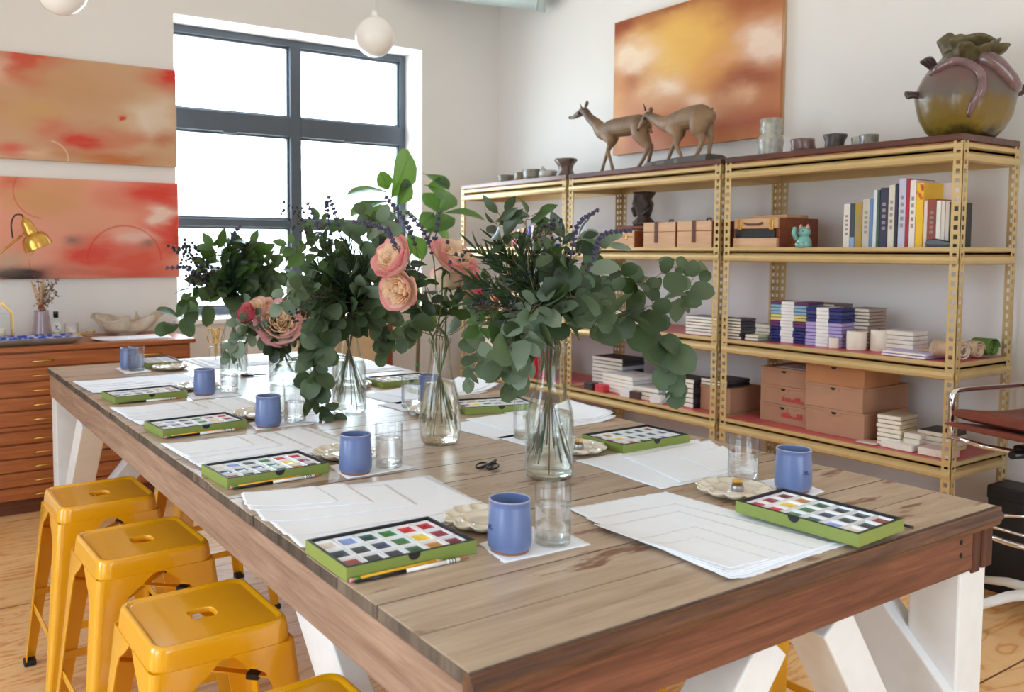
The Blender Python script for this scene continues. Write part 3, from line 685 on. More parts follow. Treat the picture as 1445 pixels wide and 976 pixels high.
ORD_ = {1: ['single'], 2: ['lower', 'upper'], 3: ['lowest', 'middle', 'topmost'], 4: ['lowest', 'second lowest', 'third lowest', 'topmost'], 5: ['lowest', 'second lowest', 'third lowest', 'fourth lowest', 'topmost'], 6: ['lowest', 'second lowest', 'third lowest', 'fourth lowest', 'fifth lowest', 'topmost']}
def stack(quads, where, seed, n=22, curl=None, dz=.0016):
    for i, q in enumerate(quads):
        lb = '%s white sheet of the paper pile %s' % (ORD_[len(quads)][i], where)
        sheet_obj('paper_sheet', q, TT + .0006 + i * dz, seed * 10 + i, lb, 'paper', 'deckle-edged papers on the table', (n, n), curl=curl)
def px(*pts): return [tuple(at_z(x, y, TT)[:2]) for x, y in pts]
def rect(x0, x1, y0, y1, rz=0, k=0):
    cx, cy = (x0 + x1) / 2, (y0 + y1) / 2; c, s = math.cos(rz), math.sin(rz)
    return [(cx + (x - cx) * c - (y - cy) * s, cy + (x - cx) * s + (y - cy) * c) for x, y in ((x0, y0), (x1, y0), (x1, y1), (x0, y1))]
# near end
stack([px((1030, 824), (1198, 767), (940, 694), (800, 718)), px((1026, 820), (1180, 768), (952, 712), (826, 735)), px((1028, 817), (1151, 778), (958, 724), (838, 749)), px((1029, 814), (1113, 788.5), (979.7, 746.4), (891.5, 768.7)), px((1028, 808), (1086, 794), (983, 763), (918.5, 777.7))], 'at the near end', 1, 44,
      lambda x, y: .010 * max(0, (.63 - x) / .08) ** 2 * (y < .6))
# left row (at the open left edge the sheets lift a little)
cl = lambda x, y: .008 * max(0, (.09 - x) / .09) ** 2
def left_stack(y0, y1, where, seed, rz=0, n=26):
    stack([rect(.02, .495, y0, y1, rz), rect(.03, .47, y0 + .012, y1 - .012, rz + .015), rect(.012, .36, y0 + .07, y1 - .015, rz - .01), rect(.02, .30, y0 + .13, y1 - .02, rz + .02), rect(.015, .235, y0 + .17, y1 - .03, rz)], where, seed, n, cl)
stack([px((425, 779), (700, 722), (606, 671), (341, 702)), px((400, 762), (690, 715), (600, 673), (345, 706)), px((372, 744), (590, 715), (545, 686), (342, 703)), px((352, 728), (528, 712), (486, 685), (340, 702)), px((346, 722), (480, 712), (445, 690), (342, 701))], 'nearest on the left', 2, 36, cl)
left_stack(1.25, 1.60, 'second on the left', 3, R(3)); left_stack(1.93, 2.27, 'third on the left', 4, R(3)); left_stack(2.66, 2.99, 'farthest on the left', 5, R(3))
# right row
stack([px((932, 690), (1053, 668), (985, 620), (813, 650)), px((960, 682), (1056, 664), (1003, 622), (880, 646)), px((1010, 668), (1058, 656), (1020, 631), (958, 646))], 'nearest on the right edge', 6, 30)
stack([rect(.87, 1.40, 1.16, 1.43, R(4)), rect(.98, 1.42, 1.20, 1.45, R(1)), rect(1.15, 1.43, 1.22, 1.46, R(-2))], 'right of the rose bottle', 7, 24, lambda x, y: .02 * max(0, (x - 1.33) / .1) ** 2)
stack([rect(.91, 1.36, 1.84, 2.10, R(6)), rect(1.0, 1.41, 1.86, 2.13, R(9)), rect(1.1, 1.43, 1.87, 2.13, R(4)), rect(1.18, 1.44, 1.9, 2.13, R(9))], 'third on the right edge', 8, 24, lambda x, y: .02 * max(0, (x - 1.33) / .1) ** 2)
stack([rect(.95, 1.40, 2.58, 2.93, R(2)), rect(1.0, 1.41, 2.62, 2.92, R(4)), rect(1.1, 1.42, 2.66, 2.93, R(-1))], 'farthest on the right edge', 9, 18)
stack([rect(.63, 1.03, 3.10, 3.52, R(2)), rect(.66, 1.0, 3.14, 3.50, R(-2)), rect(.7, .98, 3.18, 3.48, R(4))], 'at the far end', 10, 18)
# torn square coasters under mug and glass
cq = [(px((712, 795), (834, 769), (770, 738), (676, 768)), 'torn square of paper under the nearest mug and glass'), (px((490, 676), (586, 660), (540, 643), (464, 658)), 'torn square of paper under the second mug of the left row'), (px((362, 607), (444, 598), (405, 586), (350, 597)), 'torn square of paper under the third mug of the left row'),
      (px((272, 564), (342, 558), (305, 547), (262, 556)), 'torn square of paper under the fourth mug of the left row'), (px((178, 528), (214, 524), (190, 515), (163, 520)), 'torn square of paper under the mug and glass at the far end'), (px((1105, 712), (1164, 694), (1110, 672), (1035, 686)), 'torn square of paper under the near right mug and glass'),
      (rect(.905, 1.11, 1.03, 1.17, R(3)), 'torn square of paper under the glass half behind the big vase'), (rect(.87, 1.11, 1.69, 1.86, R(6)), 'torn square of paper under the glass left of the rose bottle')]
for i, (q, lb) in enumerate(cq): sheet_obj('paper_coaster', q, TT + .0006, 200 + i, lb, 'coaster', 'torn paper coasters under mugs and glasses', (16, 16), .0016)

# ---- scalloped flower palettes
def palette_mesh(n=11, R0=.088):
    m = MB(); N = n * 8; rings = []
    prof = [(.0001, .0095), (.25, .0095), (.42, .0085), (.5, .0125), (.56, .015), (.62, .0105), (.72, .0085), (.84, .011), (.94, .0165), (1.0, .019), (1.01, .0165), (.93, .010), (.75, .004), (.55, .0005), (.3, 0), (.0001, 0)]
    for r, z in prof:
        ring = []
        for k in range(N):
            a = 2 * PI * k / N; lobe = abs(math.cos(a * n / 2)); ww = min(1, max(0, (r - .5) / .45))
            rr = r * R0 * (1 - ww * .12 * (1 - lobe)); zz = z + (ww > .2 and z > .006) * (.0055 * (1 - lobe) ** 1.5 * (1 if r < .95 else .2))
            ring.append((rr * math.cos(a), rr * math.sin(a), zz))
        rings.append(ring)
    m.loft(rings, 0, False); return m.mesh('palette_plate', CREAM)
ME_PL = palette_mesh()
m = MB(); m.lathe([(.0001, 0), (.0145, 0), (.015, .001), (.015, .011), (.014, .0125), (.0001, .0125)], 24); ME_KB = m.mesh('metal_base', plain('dull_lead', (168, 168, 172), .35, .8))
m = MB(); rk = random.Random(2)
for i in range(-3, 4):
    for j in range(-3, 4):
        if i * i + j * j < 11: m.tube([(i * .0036, j * .0036, .012), (i * .0038, j * .0038, .026)], [.0009, .0004], 5)
ME_KP = m.mesh('brass_pins', BRASS)
pals = [(.385, .505, 'pearly scalloped palette beside the nearest paint box, half behind a mug'), (1.01, .375, 'pearly scalloped palette fully in view behind the near end papers'), (.40, 1.19, 'pearly scalloped palette half behind the second mug of the left row'), (.41, 1.86, 'pearly scalloped palette half behind the third mug of the left row'),
        (.42, 2.55, 'pearly scalloped palette half behind the fourth mug of the left row'), (.985, .90, 'pearly scalloped palette right of the big near vase'), (.945, 1.60, 'pearly scalloped palette peeking out right of the rose bottle'), (.965, 2.27, 'pearly scalloped palette right of the tall carafe'), (.482, 3.19, 'pearly scalloped palette at the far end, holding orange paint')]
for i, (x, y, lb) in enumerate(pals):
    o = bpy.data.objects.new('flower_palette', ME_PL); COL.objects.link(o); o.location = (x, y, TT + .0008); o.rotation_euler = (0, 0, i * .4); tag(o, lb, 'palette', 'scalloped palettes on the table')
    if i in (0, 1, 5):
        k = thing('flower_frog', ['small metal pin frog on the palette behind the nearest mug', 'small brass pin frog in the middle of the near right palette', '', '', '', 'small brass pin frog on the palette right of the big vase'][i], 'flower frog', (x + .005, y - .005 + (.03 if i == 0 else 0), TT + .0105), 0, 'pin frogs on palettes')
        if i == 0: k.location = (x + .045, y - .03, TT + .0112)
        link('metal_base', ME_KB, k); link('brass_pins', ME_KP, k)

# ---- pencils and brushes in front of the paint boxes
PYEL = plain('pencil_yellow', (238, 176, 40), .35); PINKE = plain('pink_eraser', (222, 128, 158), .7); FERR = plain('green_ferrule', (110, 160, 70), .35, .5); WOODT = plain('sharpened_wood', (222, 186, 140), .7)
BLK = plain('black_lacquer', (20, 20, 22), .25); WHT = plain('white_lacquer', (238, 236, 232), .3); BRIST = plain('brown_bristle', (168, 92, 60), .7)
def stick(name, label, cat, p, q, segs, group):
    """a round tool lying from p to q; segs = (part, t0, t1, r0, r1, material)"""
    p, q = Vector(p), Vector(q); t = thing(name, label, cat, tuple(p), 0, group); d = q - p
    for nm, a, b, r0, r1, mt in segs: MB().tube([d * a, d * b], [r0, r1], 10).build(nm, mt, t)
    return t
PEN = [('eraser', 0, .035, .0034, .0034, PINKE), ('ferrule', .035, .1, .0037, .0037, FERR), ('yellow_barrel', .1, .9, .0037, .0037, PYEL), ('wooden_tip', .9, .985, .0036, .0008, WOODT), ('lead', .985, 1, .0008, .0002, BLK)]
def brush_segs():
    s = [('black_handle', 0, .42, .0028, .0036, BLK), ('white_handle', .42, .78, .0036, .0037, WHT)]
    s += [('printed_ring', .80 + i * .025, .808 + i * .025, .0039, .0039, BLK) for i in range(3)] + [('white_ferrule', .78, .9, .0037, .0034, WHT), ('bristles', .9, 1, .0032, .0004, BRIST)]
    return s
tools = [(0, 'of the nearest paint box'), (1, 'of the second paint box on the left'), (2, 'of the third paint box on the left'), (3, 'of the farthest left paint box')]
for i, w_ in tools:
    bx_, by_, ba_ = boxes[i][:3]; T_ = Matrix.Translation((bx_, by_, TT)) @ Matrix.Rotation(ba_, 4, 'Z'); yf = -BD / 2
    if i < 3: stick('pencil', 'yellow pencil with pink eraser in front ' + w_, 'pencil', T_ @ Vector((-.132, yf - .006, .0046)), T_ @ Vector((.06, yf - .0065, .0046)), PEN, 'yellow pencils by the paint boxes')
    stick('paint_brush', 'black and white brush in front ' + w_, 'paint brush', T_ @ Vector((-.127, yf - .0155, .0042)), T_ @ Vector((.108, yf - .020, .0042)), brush_segs(), 'black and white brushes by the paint boxes')
p_ = at_z(1289, 744, TT + .005)
stick('paint_brush', 'black brush poking out behind the near right paint box', 'paint brush', p_, p_ + Vector((-.015, .19, 0)), brush_segs(), 'black and white brushes by the paint boxes')

# ---- black bonsai scissors
IRON = plain('black_iron', (34, 34, 38), .32, .7)
def scissors(name, label, loc, rz, sc=1.0, mat=None, lift=.0):
    t = thing(name, label, 'scissors', loc, rz, None); mat = mat or IRON
    for s in (-1, 1):
        m = MB(); pts = [(.0, 0, .004)]
        for k in range(15):
            a = PI * .06 + k / 14 * PI * 1.75
            pts.append((-.012 - .028 * (1 - math.cos(a * .999)) * .5 * 1.25 - .008, s * (.014 + .013 * math.sin(a) - .0), .004 + lift * k / 14))
        loop = [(0, 0, .005), (-.012, s * .006, .005)] + [(-.037 - .025 * math.cos(a), s * (.016 + .013 * math.sin(a)), .005 + lift * (1 - math.cos(a)) * .4) for a in [i / 12 * 1.9 * PI - .1 for i in range(13)]]
        m.tube([tuple(q * sc for q in p) for p in loop], .0026 * sc, 7); m.build('handle', mat, t)
        m = MB(); m.prism([(0, -.004 * s), (.02, -.0055 * s), (.042, s * .0005), (.0, .003 * s)], 2, (.003 if s > 0 else .0055), (.0052 if s > 0 else .0078)); b = m.build('blade', mat, t); b.scale = (sc, sc, sc)
    m = MB(); m.lathe([(.0001, .002), (.0035, .002), (.0035, .009), (.0001, .0095)], 12); b = m.build('rivet', mat, t); b.scale = (sc, sc, sc)
    return t
q_ = at_z(694, 656, TT); scissors('bonsai_scissors', 'small black scissors with loop handles on the planks before the big vase', (q_.x, q_.y, TT), R(35), 1.0, lift=.004)
q_ = at_z(362, 530, TT); scissors('bonsai_scissors', 'small black scissors lying in front of the far peony jar', (q_.x, q_.y, TT), R(-25), 1.1)
# ================================================================ VASES
VGL = thin_glass('green_tinted_glass', (.985, .995, .985), .5, 1.0)
VGLA = thin_glass('warm_tinted_glass', (.99, .985, .965), .48, 1.0)
VWAT = water_mat('vase_water', (.975, .99, .975)); VWATA = water_mat('amber_vase_water', (.985, .97, .93))
def shell(prof, th):
    """outer profile bottom to top, then back down the inside"""
    inn = [(max(r - th, .0005), z + (th * 1.4 if i == 0 else 0)) for i, (r, z) in enumerate(prof) if r > .002]
    return prof + [((prof[-1][0] + inn[-1][0]) / 2, prof[-1][1] + th * .5)] + inn[::-1] + [(.0005, prof[0][1] + th * 3)]
CARAFE = [(.0005, 0), (.052, 0), (.0585, .004), (.061, .012), (.061, .06), (.0605, .14), (.059, .160), (.053, .185), (.044, .21), (.036, .235), (.032, .26), (.0305, .282), (.033, .305), (.0385, .325), (.043, .338)]
BOTTLE = [(.0005, 0), (.046, 0), (.0525, .004), (.0575, .016), (.0615, .045), (.0622, .075), (.0605, .105), (.055, .14), (.046, .175), (.037, .21), (.031, .24), (.0292, .27), (.0292, .294), (.0335, .298), (.0348, .304), (.0335, .31)]
JAR = [(.0005, 0), (.060, 0), (.0655, .004), (.067, .012), (.067, .12), (.066, .18), (.064, .20), (.0645, .215)]
def radius_at(prof, z):
    for (r0, z0), (r1, z1) in zip(prof[1:], prof[2:]):
        if z0 <= z <= z1: return r0 + (r1 - r0) * (z - z0) / max(z1 - z0, 1e-6)
    return prof[-1][0]
def vase(x, y, prof, wl, label, gm, wm, group=None, sc=1.0):
    t = thing('glass_vase', label, 'vase', (x, y, TT + .0008), 0, group)
    m = MB(); m.lathe(shell([(r * sc, z * sc) for r, z in prof], .003), 48); m.build('glass', gm, t)
    wp = [(.0005, .011)] + [(radius_at(prof, z) - .0036, z) for z in [.0115 + (wl - .0115) * k / 14 for k in range(15)]] + [(.0005, wl - .0005)]
    m = MB(); m.lathe([(max(r, .0005) * sc, z * sc) for r, z in wp], 40); m.build('water', wm, t)
    return dict(x=x, y=y, h=prof[-1][1] * sc, neck=min(r for r, z in prof if z > .1) * sc, base=prof[3][0] * sc)
V1 = vase(.746, .731, CARAFE, .165, 'green-tinted glass carafe vase nearest the camera, behind the near glass', VGL, VWAT, 'glass vases of flowers along the table')
V2 = vase(.716, 1.195, BOTTLE, .18, 'glass milk-bottle vase holding the tall peach roses', VGLA, VWATA, 'glass vases of flowers along the table')
V3 = vase(.717, 1.79, CARAFE, .18, 'glass carafe vase in the middle of the table, left of the roses', VGL, VWAT, 'glass vases of flowers along the table')
V4 = vase(.77, 2.5, JAR, .095, 'straight glass jar holding the low peonies', VGL, VWAT, 'glass vases of flowers along the table')
V5 = vase(.681, 2.874, CARAFE, .15, 'glass carafe vase farthest left, behind the tall glass of water', VGL, VWAT, 'glass vases of flowers along the table')

# ================================================================ GREENERY
EUC = leaf_mat('eucalyptus_leaf', (88, 104, 78), (38, 56, 36), .5, .15, .4)
EUCG = leaf_mat('grey_eucalyptus_leaf', (134, 148, 130), (84, 104, 84), .55, .16, .35)
DARKL = leaf_mat('dark_ruscus_leaf', (38, 58, 34), (22, 38, 24), .4, .12, .5)
MIDL = leaf_mat('green_salal_leaf', (62, 92, 44), (32, 58, 30), .38, .2, .5)
ROSM = leaf_mat('rosemary_needle', (42, 60, 38), (22, 36, 26), .55, .08, .3)
STEMB = plain('brown_twig', (104, 86, 56), .7); STEMG = plain('green_stem', (92, 104, 56), .6); STEMD = plain('dark_green_stem', (58, 76, 44), .6)
LAV = plain('lavender_bud', (78, 74, 100), .8, var=.35, scale=160); BERRY = plain('black_berry', (22, 22, 32), .35)
def smooth(pts, n=6):
    """Catmull-Rom through the points"""
    P = [Vector(p) for p in pts]; P = [P[0] * 2 - P[1]] + P + [P[-1] * 2 - P[-2]]; out = []
    for i in range(1, len(P) - 2):
        for k in range(n):
            t_ = k / n; a, b, c, d = P[i - 1], P[i], P[i + 1], P[i + 2]
            out.append(.5 * ((2 * b) + (c - a) * t_ + (2 * a - 5 * b + 4 * c - d) * t_ ** 2 + (3 * b - a - 3 * c + d) * t_ ** 3))
    out.append(P[-2]); return out
def leaf(mb, base, d, nrm, L, W, kind='round', fold=.12, curl=.15, stalk=.0, rnd=random):
    d = d.normalized(); s = d.cross(nrm)
    if s.length < 1e-4: s = d.orthogonal()
    s.normalize(); n = s.cross(d).normalized(); base = base + d * stalk
    rows = {'round': 7, 'lance': 6, 'needle': 3, 'wide': 8}[kind]; vs = []; fs = []
    for i in range(rows + 1):
        t_ = i / rows
        if kind == 'round': w = math.sqrt(max(0, 1 - (2 * t_ - 1) ** 2)) ** .85 * (1.06 - .16 * t_)
        elif kind == 'lance': w = math.sin(PI * t_ ** .85) ** .9
        elif kind == 'wide': w = (math.sin(PI * t_ ** 1.25) ** .75) * (1 + .05 * math.sin(t_ * 17))
        else: w = math.sin(PI * min(1, t_ * .9 + .08)) ** .5
        w = max(w, .03) * W / 2
        c = base + d * (L * t_) + n * (-curl * L * t_ * t_ + .04 * L * math.sin(PI * t_))
        if kind == 'needle': vs += [c - s * w, c + s * w]
        else: vs += [c - s * w + n * fold * w * 1.6, c - s * w * .5 + n * fold * w * .5, c, c + s * w * .5 + n * fold * w * .5, c + s * w + n * fold * w * 1.6]
    k = 2 if kind == 'needle' else 5
    for i in range(rows):
        for j in range(k - 1): fs.append((i * k + j, i * k + j + 1, (i + 1) * k + j + 1, (i + 1) * k + j))
    mb.add(vs, fs, 0, None, True)
def vpts(V, pts, seed, wob=.6):
    """stem points: from the foot of the vase through its neck, then through image points at depth offsets dy from the vase"""
    r = random.Random(seed); a = r.uniform(0, 2 * PI); b = V['base'] * .72
    z0 = TT + .016
    P = [Vector((V['x'] + b * math.cos(a), V['y'] + b * math.sin(a), z0 + r.uniform(0, .085))), Vector((V['x'] - V['neck'] * wob * math.cos(a), V['y'] - V['neck'] * wob * math.sin(a), TT + V['h'] * .86)),
         Vector((V['x'] - V['neck'] * .75 * math.cos(a), V['y'] - V['neck'] * .75 * math.sin(a), TT + V['h'] + .004))]
    return P, [at_y(x, y, V['y'] + dy) for x, y, dy in pts]
def branch(V, pts, n, size, kind='round', mat=None, name='eucalyptus_branch', label='', group=None, seed=1, t0=.0, droop=.25, ratio=.9, stem=None, face=.55, thick=.0017, alt=False, fold=.1, cat='branch', spread=1.0):
    n = int(n * 1.4); size *= 1.14; r = random.Random(seed); A, B = vpts(V, pts, seed); S1 = smooth(A + B, 6); nb = len(smooth(A, 6)) + 3
    path = S1[nb:] if len(S1) > nb + 2 else S1[-4:]
    root = thing(name, label, cat, tuple(S1[0]), 0, group); o0 = S1[0]
    m = MB(); N = len(S1); tw = MB(); tw.tube([p - o0 for p in S1], [thick * (1 - .65 * i / N) for i in range(N)], 6)
    m = MB(); ph = r.uniform(0, 6)
    for k in range(n):
        f = t0 + (1 - t0) * (k + .5 * r.random()) / n; x = f * (len(path) - 1); i = min(int(x), len(path) - 2); p = path[i].lerp(path[i + 1], x - i)
        tg = (path[min(i + 1, len(path) - 1)] - path[max(i - 1, 0)]).normalized()
        a = ph + (k * 2.4 if alt else k // 2 * 1.7 + (k % 2) * PI) + r.uniform(-.35, .35)
        u = tg.orthogonal().normalized(); w = tg.cross(u); side = u * math.cos(a) + w * math.sin(a)
        d = (side * spread + tg * r.uniform(.15, .8) + Vector((0, 0, -droop * r.uniform(.4, 1.6)))).normalized()
        nm = (Vector((r.gauss(0, .5), r.gauss(0, .5), r.gauss(.35, .5))) + (CAM - p).normalized() * face * 1.4).normalized()
        L = size * r.uniform(.6, 1.22) * (1 - .35 * max(0, f - .75) / .25)
        st = L * .18
        leaf(m, p - o0, d, nm, L, L * ratio * r.uniform(.85, 1.1), kind, fold, r.uniform(-.05, .3), st)
        tw.tube([p - o0, p - o0 + d * st * 1.1], [.0009, .0007], 4)
    if n % 2 == 1 or True: leaf(m, path[-1] - o0, (path[-1] - path[-3]).normalized(), (CAM - path[-1]).normalized() + Vector((r.gauss(0, .4), 0, .3)), size * .75, size * .75 * ratio, kind, fold, .1)
    m.v and m.build('foliage', mat or EUC, root, fix=False); tw.build('stem', stem or STEMB, root)
    return root
def needles(V, pts, n, L, W, label, group, seed, mat=None, name='rosemary_sprig', up=.9):
    r = random.Random(seed); A, B = vpts(V, pts, seed); S1 = smooth(A + B, 6); path = S1[len(smooth(A, 6)) + 1:]; o0 = S1[0]
    root = thing(name, label, 'sprig', tuple(o0), 0, group); N = len(S1)
    m = MB(); m.tube([p - o0 for p in S1], [.0018 * (1 - .5 * i / N) for i in range(N)], 5); m.build('stem', STEMD, root); m = MB()
    for k in range(n):
        x = (k + r.random()) / n * (len(path) - 1.01); i = int(x); p = path[i].lerp(path[i + 1], x - i); tg = (path[i + 1] - path[i]).normalized(); u = tg.orthogonal().normalized(); a = k * 2.4
        d = (u * math.cos(a) + tg.cross(u) * math.sin(a)) * (1 - up * .5) + tg * up
        leaf(m, p - o0, d, (CAM - p).normalized() + Vector((r.gauss(0, .6), r.gauss(0, .6), r.gauss(0, .6))), L * r.uniform(.7, 1.2), W, 'needle', 0, r.uniform(-.1, .15))
    m.build('foliage', mat or ROSM, root, fix=False); return root
def lavender(V, pts, seed, label, group, spike=.45, sc=1.0):
    r = random.Random(seed); A, B = vpts(V, pts, seed); S1 = smooth(A + B, 8); o0 = S1[0]
    root = thing('lavender_sprig', label, 'lavender', tuple(o0), 0, group)
    m = MB(); m.tube([p - o0 for p in S1], .0011, 5); m.build('stem', STEMG, root)
    path = S1[int(len(S1) * (1 - spike)):]; core = path; ln = sum((b - a).length for a, b in zip(path, path[1:])); n = max(4, int(ln / (.0115 * sc))); m = MB(); m.tube([p - o0 for p in core], .0019, 5)
    for k in range(n):
        x = k / (n - 1) * (len(path) - 1.001); i = int(x); p = path[i].lerp(path[i + 1], x - i); tg = (path[i + 1] - path[i]).normalized(); u = tg.orthogonal().normalized(); w = tg.cross(u); f = k / n
        rad = .0062 * sc * (1 - .35 * f) * (.7 if f < .15 else 1)
        for q in range(6):
            a = q * PI / 3 + k * .5; d = u * math.cos(a) + w * math.sin(a); c = p - o0 + d * rad * .75 + tg * rad * r.uniform(-.4, .5)
            e = (d * .6 + tg).normalized(); m.tube([c - e * rad * .55, c, c + e * rad * .7], [rad * .3, rad * .55, rad * .25], 5)
    m.build('flower_spike', LAV, root); return root
def berries(V, pts, n, seed, label, group, spread=.035, br=.0036):
    n = int(n * 1.35); br *= 1.25
    r = random.Random(seed); A, B = vpts(V, pts, seed); S1 = smooth(A + B, 6); o0 = S1[0]; path = S1[len(smooth(A, 6)) + 2:]
    root = thing('berry_sprig', label, 'berry sprig', tuple(o0), 0, group); m = MB(); N = len(S1); m.tube([p - o0 for p in S1], [.0018 * (1 - .6 * i / N) for i in range(N)], 5); E_ = []
    for k in range(n):
        f = r.random() ** .6; x = f * (len(path) - 1.01); i = int(x); p = path[i].lerp(path[i + 1], x - i) - o0
        e = p + Vector((r.gauss(0, 1), r.gauss(0, 1), r.gauss(.35, 1))).normalized() * spread * r.uniform(.4, 1.1); mid = (p + e) / 2 + Vector((0, 0, -.003))
        m.tube([p, mid, e], [.0006, .0005, .0004], 4); E_.append((e, r.uniform(.75, 1.15)))
    m.build('stem', STEMB, root)
    for e, k in E_: o = bpy.data.objects.new('berry', ME_BERRY); COL.objects.link(o); o.parent = root; o.location = e; o.scale = [k * br / .0036] * 3
    return root

ME_BERRY = MB().ball((0, 0, 0), .0036, 8, 6).mesh('berry', BERRY)
# ================================================================ ROSES
def petal_mat(name, inner, mid, outer, r0, r1):
    t = NT(name); ln = t.n('ShaderNodeVectorMath', operation='LENGTH'); co = t.coord('Object'); t.l(co, ln.inputs[0])
    nz = t.noise(co, 60, 3); geo = t.n('ShaderNodeNewGeometry')
    f = t.math('ADD', t.math('DIVIDE', t.math('SUBTRACT', ln.outputs['Value'], r0), r1 - r0), t.math('MULTIPLY', t.math('SUBTRACT', nz, .5), .35))
    f = t.math('ADD', f, t.math('MULTIPLY', t.math('SUBTRACT', geo.outputs['Random Per Island'], .5), .3), True)
    col = t.ramp(f, [(.1, srgb(*inner)), (.62, srgb(*mid)), (1.0, srgb(*outer))])
    p = t.n('ShaderNodeBsdfPrincipled'); t.l(col, p.inputs['Base Color']); p.inputs['Roughness'].default_value = .6; p.inputs['Specular IOR Level'].default_value = .25
    tl = t.n('ShaderNodeBsdfTranslucent'); t.l(col, tl.inputs[0]); mx = t.n('ShaderNodeMixShader'); mx.inputs[0].default_value = .3
    t.l(p.outputs[0], mx.inputs[1]); t.l(tl.outputs[0], mx.inputs[2]); t.l(mx.outputs[0], t.out.inputs[0]); return t.m
POUT = petal_mat('pink_edged_peach_petal', (252, 240, 206), (252, 232, 216), (240, 170, 172), .006, .078)
POUT2 = petal_mat('blush_peony_petal', (252, 238, 208), (252, 230, 218), (240, 170, 176), .006, .115)
PIN = petal_mat('orange_heart_petal', (250, 184, 92), (254, 218, 150), (254, 232, 204), .008, .04)
PPINK = petal_mat('bright_pink_petal', (244, 206, 184), (238, 156, 160), (218, 84, 120), .01, .062)
SEP = leaf_mat('rose_leaf', (58, 84, 46), (30, 54, 30), .45, .2)
def petal(mb, a, r0, z0, R1, Z1, W, flare, r, ruffle=.0, nu=7, nv=6):
    """one cupped petal at angle a, rising from (r0, z0) to the rim (R1, Z1)"""
    vs = []; fs = []; ph = r.uniform(0, 6)
    for j in range(nv + 1):
        v = j / nv; rad = r0 + (R1 - r0) * math.sin(v * PI / 2) ** .9; z = z0 + (Z1 - z0) * (1 - math.cos(v * PI / 2)) ** .75 if v > 0 else z0
        w = W * (.35 + .65 * math.sin(PI * min(.5 + .0, v * .62)) ) * (1 - .18 * max(0, v - .8) / .2)
        fl = flare * max(0, v - .6) ** 2 / .16
        for i in range(nu + 1):
            u = i / nu * 2 - 1; e = (1 - .16 * u * u * v)
            ang = a + u * w / max(rad, .004) * .5 if rad > .004 else a + u
            ang = a + max(-1.25, min(1.25, ang - a))
            rr = rad + fl * (1 - .3 * u * u) + ruffle * math.sin(u * 7 + ph) * v; zz = (z - z0) * e + z0 - fl * .35 + ruffle * math.cos(u * 5 + ph) * v
            vs.append((rr * math.cos(ang), rr * math.sin(ang), zz))
    for j in range(nv):
        for i in range(nu): fs.append((j * (nu + 1) + i, j * (nu + 1) + i + 1, (j + 1) * (nu + 1) + i + 1, (j + 1) * (nu + 1) + i))
    mb.add(vs, fs, 0, None, True)
def rose(V, head, dy, face, R1, seed, label, group, name='rose', openness=.6, outer=None, inner=None, leaves=3, bend=(0, 0)):
    """head = image point of the bloom; face = direction the bloom looks"""
    r = random.Random(seed); A, B = vpts(V, [], seed); H = at_y(head[0], head[1], V['y'] + dy); fd = Vector(face).normalized(); base = H - fd * R1 * .55
    mid = (A[-1] + base) / 2 + Vector((bend[0], 0, bend[1])); S1 = smooth(A + [mid, base - fd * .02, base], 6); o0 = S1[0]
    root = thing(name, label, 'rose' if name == 'rose' else 'peony', tuple(o0), 0, group)
    m = MB(); m.tube([p - o0 for p in S1], .0026, 7); m.build('stem', STEMG, root)
    om, im = MB(), MB()
    for k in range(6): petal(om, k * PI / 3 + r.uniform(-.2, .2), .005, .0, R1 * r.uniform(.86, 1.05), R1 * (1.1 - .35 * openness) * r.uniform(.85, 1.1), R1 * 1.5, R1 * .26 * openness * r.uniform(.5, 1.5), r, R1 * .02)
    for k in range(6): petal(om, k * PI / 3 + .5 + r.uniform(-.2, .2), .004, .002, R1 * r.uniform(.68, .84), R1 * (1.2 - .25 * openness) * r.uniform(.88, 1.05), R1 * 1.25, R1 * .14 * openness, r, R1 * .018)
    for q, (rr, n) in enumerate(((.62, 7), (.48, 8), (.34, 7), (.2, 5), (.09, 4))):
        for k in range(n): petal(im, k * 2 * PI / n + q * .7 + r.uniform(-.3, .3), .003, .004, R1 * rr * r.uniform(.85, 1.15), R1 * r.uniform(.92, 1.16) * (1.0 if q < 2 else .96), R1 * .62 * (rr + .35), R1 * .02, r, R1 * .035, 6, 5)
    qt = fd.to_track_quat('Z', 'Y')
    for nm, mb, mt in (('outer_petals', om, outer or POUT), ('inner_petals', im, inner or PIN)):
        o = mb.build(nm, mt, root, fix=False); o.location = base - o0; o.rotation_mode = 'QUATERNION'; o.rotation_quaternion = qt
    lf = MB()
    for k in range(5):
        a = k * 2 * PI / 5; d = qt @ Vector((math.cos(a), math.sin(a), -.5)); leaf(lf, base - o0, d, fd, R1 * .55, R1 * .16, 'lance', .1, .3)
    for k in range(leaves):
        i = r.randint(len(S1) // 2, len(S1) - 6); p = S1[i] - o0; d = Vector((r.gauss(0, 1), r.gauss(0, .7), r.uniform(-.3, .6))).normalized()
        for s in (-.5, 0, .5): leaf(lf, p + d * .012, (d + d.cross(Vector((0, 0, 1))) * s).normalized(), Vector((r.gauss(0, .4), -.6, .6)), r.uniform(.04, .055), .03, 'lance', .12, .15)
    lf.build('leaves', SEP, root, fix=False); return root
